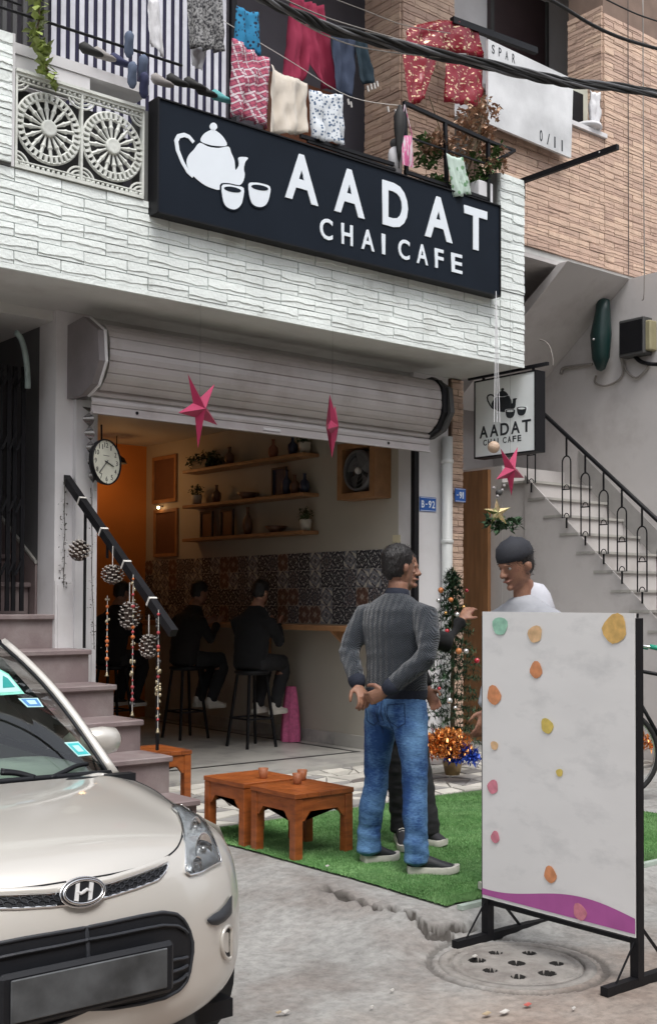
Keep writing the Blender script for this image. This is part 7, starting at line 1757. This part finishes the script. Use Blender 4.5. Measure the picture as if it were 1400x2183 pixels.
rt = (h1.lerp(t1,.2)+h2.lerp(t2,.2))/2-CR_*.10; f2 = (CR_*.85-CF_*.35).normalized()
M2 = local((rt.x, rt.y, 0), f2); q2 = lambda x, y, z: M2 @ Vector((x, y, z)); X2 = M2.to_3x3()
eR, wR = at(953,1372,X=rt.x+.18), at(984,1322,X=rt.x+.33)
figure('person all in black standing behind the one in jeans with one hand raised', (rt.x, rt.y), f2, (f2.x, f2.y, 0), ankles=[(h2,t2),(h1,t1)], arms=[(q2(-.24,0,1.12), q2(-.20,.12,.92)), (eR, wR)], top=blk2, trou=blk3, shoes=mat('canvas_black', (.02,.02,.024), .8), sole=slw, laces=slw)
# ---- person behind the menu board
r3 = CAM+ray(1118,1285)*5.9; f3 = (CR_*-.80-CF_*.55).normalized()
figure('person in pale grey hooded jacket and dark cap standing behind the menu board', (r3.x, r3.y), f3, (f3.x, f3.y, -.35), top=mat('pale_grey_jacket', (.34,.35,.38), .9), trou=mat('dark_trousers', (.03,.035,.05), .9), shoes=shm, sole=slw, hood=mat('white_hood', (.52,.53,.58), .9), cap=mat('dark_cap', (.02,.022,.03), .8), zs=1.0)

# ---- seated customers
def seated(label, x, y, face, top, trou, shm_, bend=.0):
    M = local((x, y, 0), face); zs = .80; Q = lambda a, b, c: M @ Vector((a, b, c)); X_ = M.to_3x3() @ Vector((1,0,0))
    t = thing('person', label, 'person', (x, y, .8)); mb = MB()
    hc = Q(0,.10+bend,zs+.64); H = rotH((face[0], face[1], -.30))
    mb.loft([Q(0,0,zs+.05), Q(0,.03,zs+.3), Q(0,.07+bend*.6,zs+.52), Q(0,.09+bend,zs+.66)], [(.13,.09),(.14,.09),(.12,.07),(.052,.05)], 14, X_); head(mb, hc, H, 1.0)
    for S_ in (-1, 1):
        E_, W_ = Q(S_*.22,.16,zs+.27), Q(S_*.10,.36,zs+.42); mb.loft([Q(S_*.16,.05,zs+.48), E_, W_], [.045,.036,.024], 10); hand(mb, W_, (W_-E_), Vector((0,0,1)), X_*-S_, .5)
        mb.loft([Q(S_*.09,.03,zs+.04), Q(S_*.11,.40,zs+.05), Q(S_*.10,.30,.45)], [.07,.055,.038], 10)
    b = remesh(mb, 'body', skin, t, .010, 2); face_bits(t, b, hc, H); hair_cap(t, hc, H)
    mb = MB(); mb.loft([Q(0,0,zs+.02), Q(0,.0,zs+.12), Q(0,.03,zs+.32), Q(0,.05+bend*.5,zs+.46), Q(0,.07+bend*.8,zs+.54), Q(0,.09+bend,zs+.60)], [(.18,.13),(.18,.13),(.19,.13),(.20,.12),(.14,.09),(.08,.07)], 22, X_)
    for S_ in (-1, 1): E_, W_ = Q(S_*.23,.16,zs+.27), Q(S_*.11,.34,zs+.41); mb.loft([Q(S_*.12,.04,zs+.46), Q(S_*.19,.05,zs+.45), E_, W_], [.07,.072,.058,.045], 14)
    remesh(mb, 'jacket', top, t, .013, 4, wrinkle(.006, (8,8,16)))
    mb = MB()
    for S_ in (-1, 1): mb.loft([Q(S_*.08,-.03,zs+.05), Q(S_*.09,.05,zs+.06), Q(S_*.11,.40,zs+.05), Q(S_*.11,.42,zs-.04), Q(S_*.10,.30,.47), Q(S_*.10,.29,.42)], [.10,.105,.08,.075,.06,.06], 14)
    remesh(mb, 'trousers', trou, t, .013, 4, wrinkle(.006, (9,9,20)))
    for S_ in (-1, 1):
        h_, t_ = Q(S_*.10,.22,.36), Q(S_*.12,.46,.36); shoe(t, h_, t_, .345, shm_, slw)
    return t
wsh = mat('white_sneaker', (.58,.56,.52), .6); chk = mat('charcoal_check', (.012,.012,.014), .9)
seated('nearest seated customer in black on the bar stool, white sneakers on its footrest', 6.70, 9.35, (.94,.34,0), blk2, chk, wsh, .04)
seated('second seated customer in dark jacket farther along the counter', 6.58, 10.35, (.99,.1,0), mat('dark_brown_jacket', (.007,.005,.005), .9), blk3, wsh, .06)
stool((6.05, 10.9, .046), 'black bar stool under the farthest seated customer')
seated('farthest seated customer in a black coat in the middle of the shop', 6.03, 10.9, (.9,.4,0), blk2, blk3, shm, .05)
